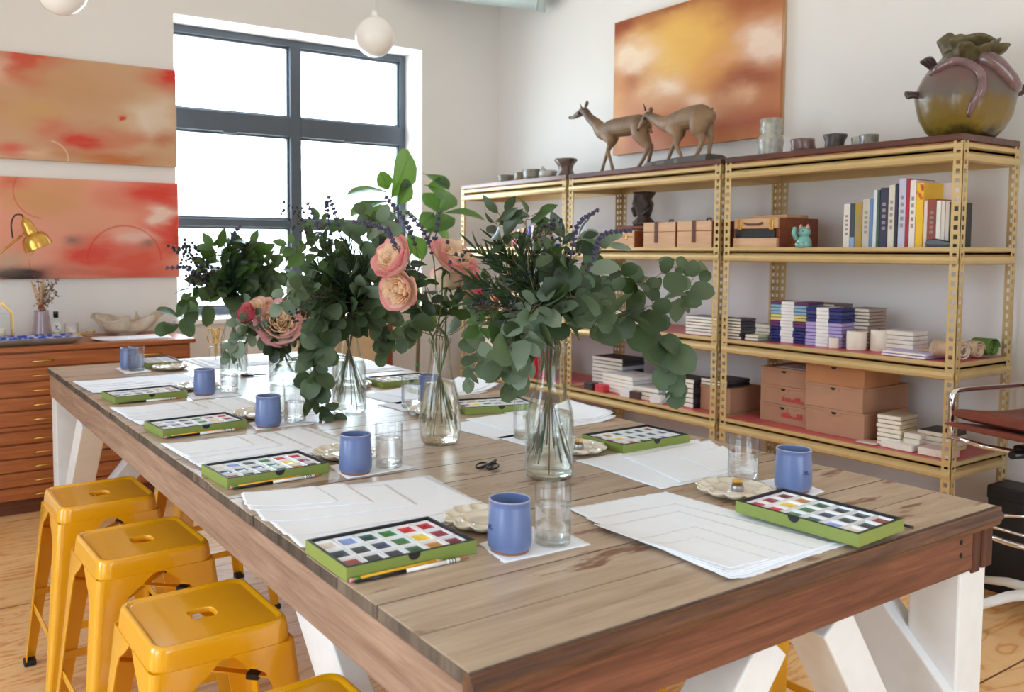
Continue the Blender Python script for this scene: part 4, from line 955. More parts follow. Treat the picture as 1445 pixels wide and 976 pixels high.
# ================================================================ BOUQUETS
g1 = 'greenery in the nearest carafe'; ge = 'eucalyptus branches in the nearest carafe'
branch(V1, [(800, 468, -.02), (860, 448, -.03), (915, 432, -.02), (958, 415, .0), (985, 385, .02)], 20, .058, seed=11, ratio=.92, label='long eucalyptus branch reaching far right from the nearest vase', group=ge, t0=.22, droop=.15)
branch(V1, [(806, 466, .0), (860, 440, .03), (915, 462, .03), (945, 500, .02), (952, 548, .0)], 19, .068, seed=12, ratio=.95, label='eucalyptus branch drooping at the far right with big round leaves', group=ge, t0=.3, droop=.6)
branch(V1, [(798, 455, .02), (838, 410, .04), (872, 385, .06), (900, 400, .05), (955, 375, .04)], 16, .055, seed=13, label='eucalyptus branch arching right above the drooping one', group=ge, t0=.25)
branch(V1, [(790, 452, .0), (815, 400, .0), (840, 360, .02), (862, 338, .03)], 13, .058, mat=EUCG, seed=14, ratio=.7, label='eucalyptus branch rising right of centre with a round top leaf', group=ge, t0=.2, droop=.0)
branch(V1, [(765, 470, -.03), (735, 468, -.05), (712, 492, -.06), (716, 540, -.05)], 20, .062, seed=15, label='eucalyptus branch drooping left over the neck of the nearest vase', group=ge, t0=.15, droop=.6)
branch(V1, [(775, 462, -.04), (760, 430, -.06), (745, 455, -.08), (735, 520, -.08)], 17, .06, mat=EUCG, seed=16, ratio=.75, label='grey eucalyptus branch hanging in front of the nearest vase', group=ge, t0=.2, droop=.5)
branch(V1, [(782, 455, -.04), (795, 425, -.07), (815, 420, -.09), (850, 445, -.08)], 17, .066, seed=17, label='eucalyptus branch in the middle front of the nearest bouquet', group=ge, t0=.12)
branch(V1, [(778, 445, -.02), (790, 410, -.03), (800, 380, -.03), (775, 350, -.03)], 16, .05, mat=EUC, seed=18, ratio=.75, label='eucalyptus branch rising in the middle of the nearest bouquet', group=ge, t0=.1, droop=.1)
branch(V1, [(768, 450, .02), (735, 420, .02), (705, 440, .0), (675, 462, -.02)], 13, .062, 'lance', MIDL, seed=19, ratio=.62, name='salal_branch', label='green pointed-leaf branch reaching left from the nearest vase', group=g1, t0=.3, alt=True)
gs = 'dark leafy sprigs in the nearest carafe'
for i, (pt, n) in enumerate([([(760, 440, 0), (715, 385, .0), (672, 352, .0)], 60), ([(762, 430, .02), (728, 380, .03), (700, 340, .03)], 60), ([(758, 445, -.03), (705, 410, -.04), (660, 392, -.04)], 60), ([(766, 430, -.02), (742, 385, -.02), (735, 345, -.02)], 56), ([(756, 452, -.03), (712, 430, -.05), (668, 425, -.05)], 50), ([(764, 430, .04), (750, 380, .06), (760, 340, .06)], 50)]):
    needles(V1, pt, n, .048, .0066, 'dark narrow-leaved sprig fanning left from the nearest vase', gs, 30 + i, name='podocarpus_sprig')
for i, (pt, n, l) in enumerate([([(758, 420, 0), (722, 360, .0), (700, 322, 0), (712, 298, 0)], 11, 'ruscus stem curling up left above the nearest bouquet'), ([(766, 410, .03), (752, 350, .03), (742, 312, .02), (760, 300, .0)], 10, 'ruscus stem rising left of the lavender in the nearest bouquet'), ([(770, 420, .02), (768, 370, .04), (795, 345, .04), (822, 335, .03)], 10, 'ruscus stem bending right below the lavender tips')]):
    branch(V1, pt, n, .06, 'lance', DARKL if i != 1 else MIDL, 'ruscus_stem', l, g1, 40 + i, .25, .1, .45, alt=True)
branch(V1, [(772, 440, .03), (740, 400, .04), (705, 392, .05), (672, 400, .05)], 16, .055, 'lance', DARKL, 'ruscus_stem', 'dark leafy stem at the back left of the nearest bouquet', g1, 44, .1, .15, .5, alt=True)
branch(V1, [(780, 440, .05), (790, 400, .07), (770, 372, .08), (740, 372, .08)], 16, .055, 'lance', DARKL, 'ruscus_stem', 'dark leafy stem filling the back of the nearest bouquet', g1, 45, .1, .1, .5, alt=True)
branch(V1, [(785, 450, .05), (820, 430, .07), (850, 410, .08)], 14, .06, 'round', EUC, 'eucalyptus_branch', 'eucalyptus branch at the back right of the nearest bouquet', ge, 46, .1, .2, .9)
gb = 'black berry sprigs in the nearest carafe'
berries(V1, [(760, 430, -.03), (745, 370, -.04), (755, 335, -.05), (790, 325, -.06)], 34, 50, 'black berry sprig above the middle of the nearest bouquet', gb)
berries(V1, [(755, 455, -.05), (705, 435, -.07), (672, 432, -.08)], 34, 51, 'black berry sprig low at the left of the nearest bouquet', gb)
berries(V1, [(756, 440, -.05), (700, 395, -.06), (655, 365, -.06), (628, 358, -.06)], 11, 52, 'black berry sprig crossing in front of the right-hand rose', gb)
berries(V1, [(775, 430, -.04), (800, 380, -.06), (818, 355, -.06)], 16, 53, 'black berry sprig right of the middle of the nearest bouquet', gb)
gl_ = 'lavender sprigs in the nearest carafe'
lavender(V1, [(785, 440, -.04), (804, 370, -.05), (815, 318, -.05), (842, 297, -.05)], 60, 'tall lavender sprig nodding right, highest in the nearest bouquet', gl_, .36, 1.15)
lavender(V1, [(792, 440, -.05), (833, 375, -.06), (850, 332, -.06), (890, 325, -.06)], 61, 'lavender sprig nodding right, lower of two in the nearest bouquet', gl_, .36, 1.2)
# ---- roses
gr = 'peach roses in the milk-bottle vase'
rose(V2, (556, 366), -.03, (-.85, -.2, .45), .064, 70, 'peach rose at upper left of the bottle vase, pink at its edge', gr, openness=.35, bend=(-.02, 0))
rose(V2, (563, 408), -.06, (-.8, -.35, -.1), .060, 71, 'pale pink rose at lower left of the bottle vase, facing left', gr, openness=.45, bend=(-.02, .01))
rose(V2, (640, 364), -.02, (.25, -.55, .75), .070, 72, 'fully open peach rose with orange heart atop the bottle vase', gr, openness=.95)
rose(V2, (632, 394), .06, (.3, .3, .6), .055, 73, 'yellow-based rose seen from behind under the open one', gr, openness=.5, outer=POUT)
rose(V2, (664, 406), .02, (.75, -.25, .25), .052, 74, 'deep pink rose at the right of the bottle vase', gr, openness=.6, outer=PPINK, inner=PPINK)
g2 = 'greenery in the milk-bottle vase'
branch(V2, [(600, 470, -.02), (578, 455, -.04), (570, 478, -.05)], 7, .05, seed=80, label='eucalyptus branch low at the left of the rose bottle', group=g2, t0=.1, droop=.4)
branch(V2, [(640, 470, .0), (668, 455, .02), (672, 500, .02), (664, 535, .02)], 11, .052, mat=EUCG, seed=81, label='grey eucalyptus branch hanging right of the rose bottle', group=g2, t0=.2, droop=.5)
branch(V2, [(630, 450, .02), (655, 420, .03), (690, 440, .02)], 9, .055, 'lance', MIDL, 'salal_branch', 'green leafy stem right of the roses, by the near bouquet', g2, 82, .2, .2, .6, alt=True)
branch(V2, [(612, 450, .0), (600, 410, -.01), (590, 435, -.02)], 6, .05, 'round', DARKL, 'rose_foliage_stem', 'dark leafy stem in the middle under the roses', g2, 83, .2, .3, .8, alt=True)
g2l = 'lavender sprigs rising through the roses'
for i, (pts, lb) in enumerate([([(610, 450, -.02), (590, 360, -.02), (572, 312, -.02), (545, 278, -.02)], 'lavender sprig leaning far left above the roses'), ([(615, 450, -.03), (600, 400, -.04), (560, 350, -.05), (547, 322, -.05)], 'short lavender sprig crossing the left rose'), ([(618, 450, -.01), (612, 370, 0), (600, 330, 0), (575, 300, 0)], 'lavender sprig arching left between the roses'),
       ([(620, 450, .02), (612, 360, .03), (616, 325, .03), (620, 300, .03)], 'upright lavender sprig right of the arching ones above the roses'), ([(606, 450, -.02), (560, 345, -.02), (530, 318, -.02), (500, 313, -.02)], 'lavender sprig lying almost flat to the left above the roses')]):
    lavender(V2, pts, 90 + i, lb, g2l, .3, 1.25)
# ---- middle carafe
g3 = 'eucalyptus branches in the middle carafe'
E3 = [([(492, 420, 0), (478, 370, -.02), (440, 355, -.02), (405, 345, 0)], 14, .058, MIDL, 'lance', .55, 'leafy pointed branch arching left from the middle carafe', 'salal_branch'), ([(495, 420, -.02), (510, 370, -.03), (520, 330, -.03), (540, 312, -.02)], 15, .075, EUCG, 'round', .75, 'big-leaved grey eucalyptus rising right from the middle carafe', None),
      ([(498, 425, -.04), (520, 400, -.06), (548, 395, -.06), (556, 425, -.06)], 15, .075, EUCG, 'round', .6, 'grey eucalyptus branch bending right below the left roses', None), ([(495, 435, -.03), (520, 450, -.05), (548, 462, -.06), (540, 500, -.05)], 18, .055, EUC, 'round', .95, 'eucalyptus branch drooping right from the middle carafe', None),
      ([(485, 440, -.04), (465, 455, -.08), (448, 500, -.1), (446, 550, -.1), (468, 596, -.1)], 34, .056, EUC, 'round', .95, 'long eucalyptus branch trailing left down to the table top', None), ([(488, 435, -.02), (460, 430, -.05), (442, 470, -.06), (438, 530, -.05)], 22, .054, EUC, 'round', .95, 'eucalyptus branch hanging left beside the peony jar', None),
      ([(490, 420, .03), (455, 385, .04), (420, 400, .05), (395, 430, .05)], 16, .058, EUCG, 'round', .9, 'grey eucalyptus branch reaching left behind the peonies', None), ([(488, 415, .04), (470, 350, .05), (450, 310, .05)], 13, .06, MIDL, 'lance', .5, 'upright pointed-leaf branch left in the middle carafe', 'salal_branch'),
      ([(494, 430, -.05), (500, 445, -.09), (520, 440, -.1), (545, 445, -.1)], 14, .07, EUC, 'round', .7, 'eucalyptus branch across the front of the middle carafe', None), ([(496, 420, .05), (525, 360, .06), (535, 320, .06), (515, 300, .06)], 12, .06, EUC, 'round', .85, 'eucalyptus branch at the back of the middle carafe', None)]
for i, (p, n, s, mt, kd, ra, lb, nm) in enumerate(E3):
    branch(V3, p, n, s, kd, mt, nm or 'eucalyptus_branch', lb, g3, 110 + i, .18, .45 if p[-1][1] > 440 else .1, ra, alt=(kd == 'lance'))
for i, (p, n, s, mt, kd, ra, lb) in enumerate([([(494, 425, .0), (490, 390, .0), (485, 360, .02)], 16, .065, EUC, 'round', .85, 'eucalyptus branch filling the heart of the middle bouquet'), ([(494, 428, -.03), (475, 410, -.04), (455, 405, -.05)], 14, .06, DARKL, 'lance', .55, 'dark leafy stem low at the left of the middle bouquet'), ([(497, 425, .02), (530, 380, .03), (555, 350, .03)], 16, .065, EUC, 'round', .85, 'eucalyptus branch at the right back of the middle bouquet'),
        ([(492, 425, -.02), (470, 375, -.02), (442, 335, -.02)], 14, .062, DARKL, 'lance', .55, 'dark leafy branch leaning left in the middle bouquet'), ([(490, 430, -.03), (450, 420, -.04), (425, 405, -.05)], 14, .062, EUC, 'round', .9, 'eucalyptus branch low at the left of the middle bouquet'), ([(498, 432, -.05), (525, 425, -.07), (550, 415, -.07)], 14, .062, EUC, 'round', .9, 'eucalyptus branch low at the right of the middle bouquet')]):
    branch(V3, p, n, s, kd, mt, 'eucalyptus_branch' if kd == 'round' else 'ruscus_stem', lb, g3, 250 + i, .08, .1, ra, alt=(kd == 'lance'))
for i, p in enumerate([[(490, 430, -.03), (478, 390, -.04), (462, 352, -.04)], [(494, 430, -.04), (498, 385, -.05), (492, 345, -.05)], [(490, 430, 0), (470, 400, 0), (448, 375, 0)], [(496, 430, -.05), (510, 400, -.05), (515, 370, -.05)]]):
    needles(V3, p, 55, .05, .0068, 'dark narrow-leaved sprig in the heart of the middle bouquet', 'dark leafy sprigs in the middle carafe', 130 + i, name='podocarpus_sprig')
for i, (p, lb) in enumerate([([(492, 420, -.03), (462, 350, -.03), (447, 315, -.03), (435, 288, -.03)], 'lavender sprig leaning left against the window bars'), ([(494, 420, -.03), (484, 350, -.03), (474, 305, -.03), (464, 278, -.03)], 'tallest upright lavender sprig of the middle bouquet'), ([(496, 420, 0), (500, 350, 0), (520, 318, 0), (545, 330, 0)], 'lavender sprig nodding right from the middle bouquet'), ([(493, 425, .02), (470, 345, .02), (462, 300, .02), (461, 285, .02)], 'second upright lavender sprig of the middle bouquet')]):
    lavender(V3, p, 140 + i, lb, 'lavender sprigs in the middle carafe', .3, 1.35)
berries(V3, [(490, 420, 0), (448, 350, 0), (425, 320, 0), (404, 292, 0)], 34, 150, 'berry sprig standing up left, before the window post', 'berry sprigs in the middle carafe', .04)
berries(V3, [(490, 425, -.05), (440, 420, -.1), (418, 445, -.14), (415, 462, -.14)], 26, 151, 'berry sprig hanging over the front peony', 'berry sprigs in the middle carafe', .035)
# ---- peony jar
g4 = 'peonies in the straight glass jar'
rose(V4, (394, 455), -.07, (-.15, -.85, .45), .088, 160, 'large open peony with ruffled orange heart, front of the jar', g4, 'peony', .95, outer=POUT2)
rose(V4, (440, 464), -.03, (.75, -.5, .3), .072, 161, 'pink and orange peony facing right in the jar', g4, 'peony', .8, outer=POUT2)
rose(V4, (366, 438), .0, (-.5, -.3, .8), .062, 162, 'half-closed cream peony with a pink edge, left in the jar', g4, 'peony', .3, outer=petal_mat('cream_petal', (250, 232, 196), (246, 222, 200), (236, 196, 180), .006, .06))
rose(V4, (350, 442), -.02, (-.8, -.4, .2), .045, 163, 'small bright pink peony at far left of the jar', g4, 'peony', .4, outer=PPINK, inner=PPINK)
rose(V4, (416, 440), .05, (.2, .3, .9), .055, 164, 'small pink peony at the back of the jar', g4, 'peony', .5, outer=PPINK, inner=PPINK)
for i, (p, n, mt, lb) in enumerate([([(385, 470, -.03), (355, 468, -.05), (335, 480, -.05), (322, 500, -.05)], 16, EUCG, 'grey eucalyptus branch spilling left from the peony jar'), ([(388, 472, -.02), (362, 455, -.03), (335, 455, -.03)], 12, EUCG, 'grey eucalyptus branch reaching left below the cream peony'), ([(412, 472, -.04), (428, 485, -.06), (440, 500, -.06)], 9, EUC, 'eucalyptus branch spilling right from the peony jar'),
                                    ([(402, 478, -.05), (398, 486, -.08), (385, 492, -.09)], 8, DARKL, 'dark leafy stem under the front peony'), ([(408, 470, .02), (422, 445, .03), (430, 425, .03)], 9, EUC, 'eucalyptus branch behind the peonies')]):
    branch(V4, p, n, .055, 'round', mt, 'eucalyptus_branch' if mt is not DARKL else 'peony_foliage_stem', lb, 'greenery in the peony jar', 170 + i, .12, .3, .85)
# ---- far left carafe
g5 = 'greenery in the far left carafe'
for i, (p, n, s, mt, kd, ra, lb, nm) in enumerate([([(325, 415, 0), (300, 420, -.02), (268, 440, -.03), (240, 458, -.03)], 7, .085, EUC, 'round', .85, 'eucalyptus branch trailing far left over the plan chest corner', 'eucalyptus_branch'), ([(328, 410, 0), (300, 395, -.02), (275, 405, -.03), (262, 425, -.03)], 11, .092, MIDL, 'lance', .6, 'green pointed-leaf branch reaching left from the far carafe', 'salal_branch'),
        ([(330, 405, 0), (315, 370, -.01), (300, 348, -.01)], 11, .09, MIDL, 'lance', .55, 'green pointed-leaf branch rising left from the far carafe', 'salal_branch'), ([(332, 405, 0), (345, 370, 0), (355, 345, 0)], 11, .09, MIDL, 'lance', .5, 'green pointed-leaf branch rising right from the far carafe', 'salal_branch'),
        ([(334, 408, .02), (362, 385, .03), (385, 370, .03)], 14, .07, EUC, 'round', .85, 'eucalyptus branch leaning right from the far carafe', 'eucalyptus_branch'), ([(336, 412, -.03), (365, 405, -.04), (395, 400, -.04)], 14, .065, EUC, 'round', .85, 'eucalyptus branch reaching right above the cream peony', 'eucalyptus_branch'),
        ([(332, 405, -.02), (330, 375, -.03), (325, 350, -.03)], 13, .06, DARKL, 'lance', .5, 'dark pointed-leaf branch upright in the far carafe', 'ruscus_stem'), ([(335, 418, -.05), (350, 425, -.07), (345, 445, -.07)], 10, .065, EUCG, 'round', .8, 'grey eucalyptus branch drooping over the front of the far carafe', 'eucalyptus_branch'),
        ([(333, 405, .03), (372, 395, .05), (400, 375, .05), (420, 355, .04)], 14, .065, EUC, 'round', .85, 'eucalyptus branch reaching farthest right behind the peonies', 'eucalyptus_branch')]):
    branch(V5, p, n, s, kd, mt, nm, lb, g5, 190 + i, .15, .3 if p[-1][1] > 420 else .05, ra, alt=(kd == 'lance'))
for i, (p, n, s, mt, kd, ra, lb) in enumerate([([(331, 410, 0), (318, 385, 0), (290, 372, 0)], 10, .085, MIDL, 'lance', .55, 'dark leafy stem left in the heart of the far left bouquet'), ([(333, 410, 0), (350, 390, 0), (372, 360, 0)], 14, .075, MIDL, 'lance', .55, 'green leafy stem right in the heart of the far left bouquet'), ([(331, 412, -.03), (322, 395, -.04), (305, 400, -.05)], 12, .075, MIDL, 'lance', .6, 'green leafy stem low at the front of the far left bouquet'), ([(332, 412, .02), (340, 380, .03), (335, 350, .03)], 9, .08, EUC, 'round', .85, 'eucalyptus branch filling the heart of the far left bouquet'), ([(334, 414, 0), (370, 415, 0), (398, 425, 0)], 9, .08, EUCG, 'round', .85, 'eucalyptus branch low at the right of the far left bouquet')]):
    branch(V5, p, n, s, kd, mt, 'eucalyptus_branch' if kd == 'round' else 'ruscus_stem', lb, g5, 270 + i, .08, .1, ra, alt=(kd == 'lance'))
for i, p in enumerate([[(332, 412, -.03), (338, 380, -.04), (345, 355, -.04)], [(330, 412, -.04), (328, 385, -.05), (322, 350, -.05)], [(328, 414, -.03), (308, 398, -.04), (288, 388, -.04)]]):
    needles(V5, p, 50, .06, .008, 'dark narrow-leaved sprig in the heart of the far left bouquet', 'dark leafy sprigs in the far left carafe', 210 + i, name='podocarpus_sprig')
berries(V5, [(326, 410, -.03), (295, 385, -.05), (272, 365, -.05), (255, 350, -.05)], 60, 220, 'black berry sprig at the upper left of the far bouquet', 'berry sprigs in the far left carafe', .055, .0062)
berries(V5, [(324, 412, -.04), (290, 400, -.06), (276, 392, -.06), (262, 385, -.06)], 40, 221, 'dense black berry sprig at the left of the far bouquet', 'berry sprigs in the far left carafe', .05, .0062)
berries(V5, [(334, 408, 0), (352, 365, 0), (366, 345, 0)], 22, 222, 'black berry sprig at the upper right of the far bouquet', 'berry sprigs in the far left carafe', .055, .0058)
lavender(V5, [(326, 412, -.04), (290, 392, -.05), (262, 378, -.05), (236, 378, -.05)], 230, 'lavender sprig pointing straight left from the far bouquet', 'lavender sprigs in the far left carafe', .3, 1.7)
lavender(V5, [(332, 408, -.02), (328, 365, -.02), (329, 335, -.02), (338, 319, -.02)], 231, 'lavender sprig standing up highest in the far bouquet', 'lavender sprigs in the far left carafe', .28, 1.6)
# ================================================================ ON TOP OF THE SHELVES
ZT = 1.895 + .0385
STONEG = plain('mottled_stoneware', (120, 116, 104), .35, var=.4, scale=30, coat=.4); STONEB = plain('brown_stoneware', (96, 76, 66), .35, var=.4, scale=24, coat=.4)
STONEW = plain('grey_white_stoneware', (168, 166, 156), .35, var=.3, scale=26, coat=.4); STONED = plain('dark_stoneware', (70, 60, 56), .4, var=.35, scale=26)
def wob_lathe(mb, prof, seed, amp=.06, n=28, c=(0, 0, 0)):
    rings = []
    for r, z in prof:
        rings.append([(c[0] + r * (1 + amp * noise.noise(Vector((math.cos(2 * PI * k / n) * 1.3, math.sin(2 * PI * k / n) * 1.3, z * 22 + seed)))) * math.cos(2 * PI * k / n), c[1] + r * (1 + amp * noise.noise(Vector((math.cos(2 * PI * k / n) * 1.3, math.sin(2 * PI * k / n) * 1.3, z * 22 + seed)))) * math.sin(2 * PI * k / n), c[2] + z) for k in range(n)])
    return mb.loft(rings, 0, False)
def cup(x, y, z, r, h, mt, label, seed, group, flare=1.0):
    m = MB(); pr = [(.001, 0), (r * .75, 0), (r * .86, h * .08), (r * .96, h * .35), (r * .93, h * .55), (r * 1.0 * flare, h * .9), (r * .98 * flare, h), (r * .88 * flare, h * .97), (r * .82, h * .4), (r * .6, h * .14), (.001, h * .12)]
    wob_lathe(m, pr, seed, .13); o = m.build('stoneware_cup', mt, None, (x, y, z)); return tag(o, label, 'cup', group)
gc = 'small stoneware cups on top of the shelves'
XC = 3.22
cup(XC, 4.215, ZT + .005, .064, .062, STONEG, 'leftmost small stoneware cup on the far top shelf', 1, gc); cup(XC, 4.02, ZT + .005, .064, .066, plain('olive_stoneware', (110, 96, 60), .35, var=.35, scale=26, coat=.4), 'second small stoneware cup from the left, brownish, on the far top shelf', 2, gc)
cup(XC, 3.90, ZT + .005, .074, .078, STONEG, 'third and tallest small stoneware cup on the far top shelf', 3, gc); 
m = MB(); wob_lathe(m, [(.001, 0), (.05, 0), (.062, .02), (.066, .05), (.055, .06), (.001, .062)], 5, .2)
o = m.build('stoneware_pitcher', STONEW, None, (XC, 3.73, ZT + .005)); tag(o, 'low grey stoneware pitcher beside the animal-shaped cup on the far top shelf', 'pitcher'); MB().tube([(0, .05, .03), (0, .075, .07), (.0, .065, .085), (0, .04, .06)], [.014, .012, .010, .012], 8).build('spout', STONEW, o)
t = thing('animal_cup', 'dark brown flared stoneware figure between the cups and the deer', 'figurine', (XC, 3.55, ZT + .005))
m = MB(); wob_lathe(m, [(.001, 0), (.055, 0), (.06, .02), (.045, .05), (.05, .08), (.075, .115), (.07, .125), (.001, .11)], 7, .25); m.build('body', STONEB, t)
m = MB(); m.tube([(0, .055, .1), (0, .09, .125), (0, .105, .118)], [.022, .016, .006], 8); m.build('head', STONEB, t)
cup(XC, 1.76, ZT, .060, .075, plain('reddish_stoneware', (112, 84, 78), .35, var=.4, scale=24, coat=.4), 'squat reddish stoneware cup right of the tall stacked vase', 11, gc); cup(XC, 1.588, ZT, .048, .080, STONED, 'dark flared stoneware cup in the middle of the near top shelf', 12, gc, 1.12); cup(XC + .03, 1.475, ZT, .042, .058, STONEW, 'pale stoneware cup, left of the two touching ones', 13, gc); cup(XC, 1.415, ZT, .042, .060, STONEG, 'grey stoneware cup, right of the two touching ones by the big pot', 14, gc)
m = MB(); wob_lathe(m, [(.001, 0), (.055, 0), (.064, .02), (.058, .05), (.066, .08), (.06, .105), (.045, .12), (.058, .145), (.05, .17), (.055, .195), (.046, .2), (.04, .15), (.001, .14)], 15, .12)
o = m.build('stacked_vase', STONEW, None, (XC, 1.948, ZT)); tag(o, 'tall lumpy grey stoneware vase at the right of the deer', 'vase')

# the big glazed gourd pot with ruffled mouth
t = NT('gourd_glaze'); gz = t.n('ShaderNodeSeparateXYZ'); co = t.coord('Object'); t.l(co, gz.inputs[0]); nz = t.noise(co, 9, 5, .6)
f = t.math('ADD', t.math('MULTIPLY', gz.outputs[2], 2.6), t.math('MULTIPLY', t.math('SUBTRACT', nz, .5), .55))
GOURD = t.bsdf(t.ramp(f, [(.0, srgb(62, 50, 24)), (.12, srgb(128, 106, 40)), (.38, srgb(116, 92, 42)), (.5, srgb(100, 90, 82)), (.72, srgb(112, 80, 78)), (.95, srgb(86, 82, 58))]), .3, spec=.5, bump=nz, bstr=.5, coat=.2)
PURP = plain('mauve_drip_glaze', (116, 90, 92), .15, var=.35, scale=20, coat=.6); OLIV = plain('olive_crust_glaze', (94, 84, 54), .4, var=.4, scale=30, bump=.4); DKPL = plain('dark_plum_glaze', (64, 46, 46), .3, var=.3, scale=24)
pt = thing('gourd_pot', 'big glazed gourd-shaped pot with ruffled mouth on the near end of the top shelf', 'pot', (3.27, 1.02, ZT))
m = MB(); n = 72; rings = []
for r, z in [(.001, 0), (.10, 0), (.118, .006), (.148, .04), (.172, .09), (.186, .14), (.19, .18), (.182, .22), (.164, .265), (.138, .305), (.108, .335), (.092, .35), (.086, .375), (.076, .375), (.08, .34), (.001, .3)]:
    rings.append([((r * (1 + .045 * (abs(math.cos(k * PI * 5 / n)) - .6) * (z < .3)) + .006 * noise.noise(Vector((k * .3, z * 20, 1)))) * math.cos(2 * PI * k / n), (r * (1 + .045 * (abs(math.cos(k * PI * 5 / n)) - .6) * (z < .3)) + .006 * noise.noise(Vector((k * .3, z * 20, 1)))) * math.sin(2 * PI * k / n), z) for k in range(n)])
m.loft(rings, 0, False); m.build('body', GOURD, pt)
def frill(r0, z0, h, seed, a0, a1, out=.03, nn=26):
    vs = []; fs = []
    for i in range(nn + 1):
        a = a0 + (a1 - a0) * i / nn; w_ = .6 * math.sin(i * .55 + seed); w2 = .3 * math.sin(i * .42 + seed * 2) + .12 * math.sin(i * 1.1)
        for j in range(5):
            v = j / 4; rr = r0 + out * v * v + .03 * w_ * v; vs.append((rr * math.cos(a), rr * math.sin(a), z0 + h * v * (1 + .45 * w2)))
    for i in range(nn):
        for j in range(4): fs.append((i * 5 + j, (i + 1) * 5 + j, (i + 1) * 5 + j + 1, i * 5 + j + 1))
    return vs, fs
for k, (r0, z0, h, a0, a1, out, mt) in enumerate([(.075, .335, .10, .3, 3.6, .02, OLIV), (.085, .33, .085, 3.0, 6.6, .04, OLIV), (.11, .30, .075, 3.4, 4.6, .055, OLIV), (.10, .31, .085, 5.4, 6.6, .07, OLIV), (.12, .29, .06, 1.7, 2.6, .04, DKPL)]):
    m = MB(); v_, f_ = frill(r0, z0, h, k * 3.1, a0, a1, out); m.add(v_, f_, 0, None, True); o = m.build('ruffled_lip', mt, pt, fix=False); so = o.modifiers.new('thick', 'SOLIDIFY'); so.thickness = .016; so.offset = 0; sb_ = o.modifiers.new('sub', 'SUBSURF'); sb_.levels = 1; sb_.render_levels = 1
def potp(a, z, dr=0):
    pr_ = [(.15, .04), (.172, .09), (.186, .14), (.19, .18), (.182, .22), (.164, .265), (.138, .305), (.108, .335), (.09, .36)]; rr = pr_[-1][0]
    for (a0, b0), (a1, b1) in zip(pr_, pr_[1:]):
        if b0 <= z <= b1: rr = a0 + (a1 - a0) * (z - b0) / (b1 - b0)
    return ((rr + dr) * math.cos(a), (rr + dr) * math.sin(a), z)
m = MB(); m.tube(smooth([potp(2.7, .27, .0), potp(2.93, .295, .006), potp(3.22, .312, .006), potp(3.6, .30, .006), potp(3.9, .25, .006), potp(3.9, .18, .005), potp(3.78, .13, .003), potp(3.7, .075, -.002)], 4), [.012] * 3 + [.019] * 16 + [.019, .019, .018, .017, .016, .015, .014, .012, .010, .008], 12); m.build('applied_coil', PURP, pt)
m = MB(); m.tube(smooth([potp(3.95, .32, .0), potp(4.3, .30, .002), potp(4.55, .25, .004), potp(4.75, .205, .006), potp(5.2, .20, .004)], 4), [.03, .034, .036, .038, .038, .036, .034, .032, .03, .03, .03, .028, .026, .024, .022, .02, .018], 12); m.build('applied_coil', PURP, pt)
for a in (2.45, 5.55):
    m = MB(); p0 = Vector(potp(a, .19, -.01)); d = Vector((math.cos(a), math.sin(a), .15)); m.tube([p0, p0 + d * .035, p0 + d * .06 + Vector((0, 0, .02 * (1 if a > 5 else -.3)))], [.026, .022, .028], 8, flat=.55); m.build('side_lug', DKPL, pt, bev=.004)

# the two carved deer on their slab bases
DEER = None
t = NT('painted_deer_wood'); co = t.coord('Object'); gz = t.n('ShaderNodeSeparateXYZ'); t.l(co, gz.inputs[0]); nz = t.noise(co, 14, 5, .6)
f = t.math('ADD', t.math('MULTIPLY', gz.outputs[2], 2.2), t.math('MULTIPLY', t.math('SUBTRACT', nz, .5), .6))
DEER = t.bsdf(t.ramp(f, [(.05, srgb(136, 110, 84)), (.45, srgb(148, 118, 88)), (.85, srgb(96, 74, 54))]), .55, bump=nz, bstr=.15)
DSLAB = plain('dark_slab_base', (88, 80, 74), .6, var=.2, scale=14, bump=.3); DEYE = plain('deer_dark', (28, 24, 22), .3); HOOF = plain('hoof', (52, 42, 36), .5); EARP = plain('inner_ear', (196, 160, 134), .7)
def body_mesh(chains, mt, parent):
    """overlapping tapered limbs welded into one continuous skin"""
    m = MB()
    for pts, rs in chains:
        k = 5; P = smooth(pts, k); RR = []
        for i in range(len(rs) - 1): RR += [rs[i] + (rs[i + 1] - rs[i]) * q / k for q in range(k)]
        RR.append(rs[-1]); e0 = (P[0] - P[1]).normalized() * RR[0]; e1 = (P[-1] - P[-2]).normalized() * RR[-1]
        m.tube([P[0] + e0 * .85, P[0] + e0 * .5] + P + [P[-1] + e1 * .5, P[-1] + e1 * .85], [RR[0] * .45, RR[0] * .85] + RR + [RR[-1] * .85, RR[-1] * .45], 14)
    o = m.build('body', mt, parent); rm = o.modifiers.new('blend', 'REMESH'); rm.mode = 'VOXEL'; rm.voxel_size = .0042; rm.use_smooth_shade = True
    sm_ = o.modifiers.new('smooth', 'SMOOTH'); sm_.factor = .5; sm_.iterations = 7; return o
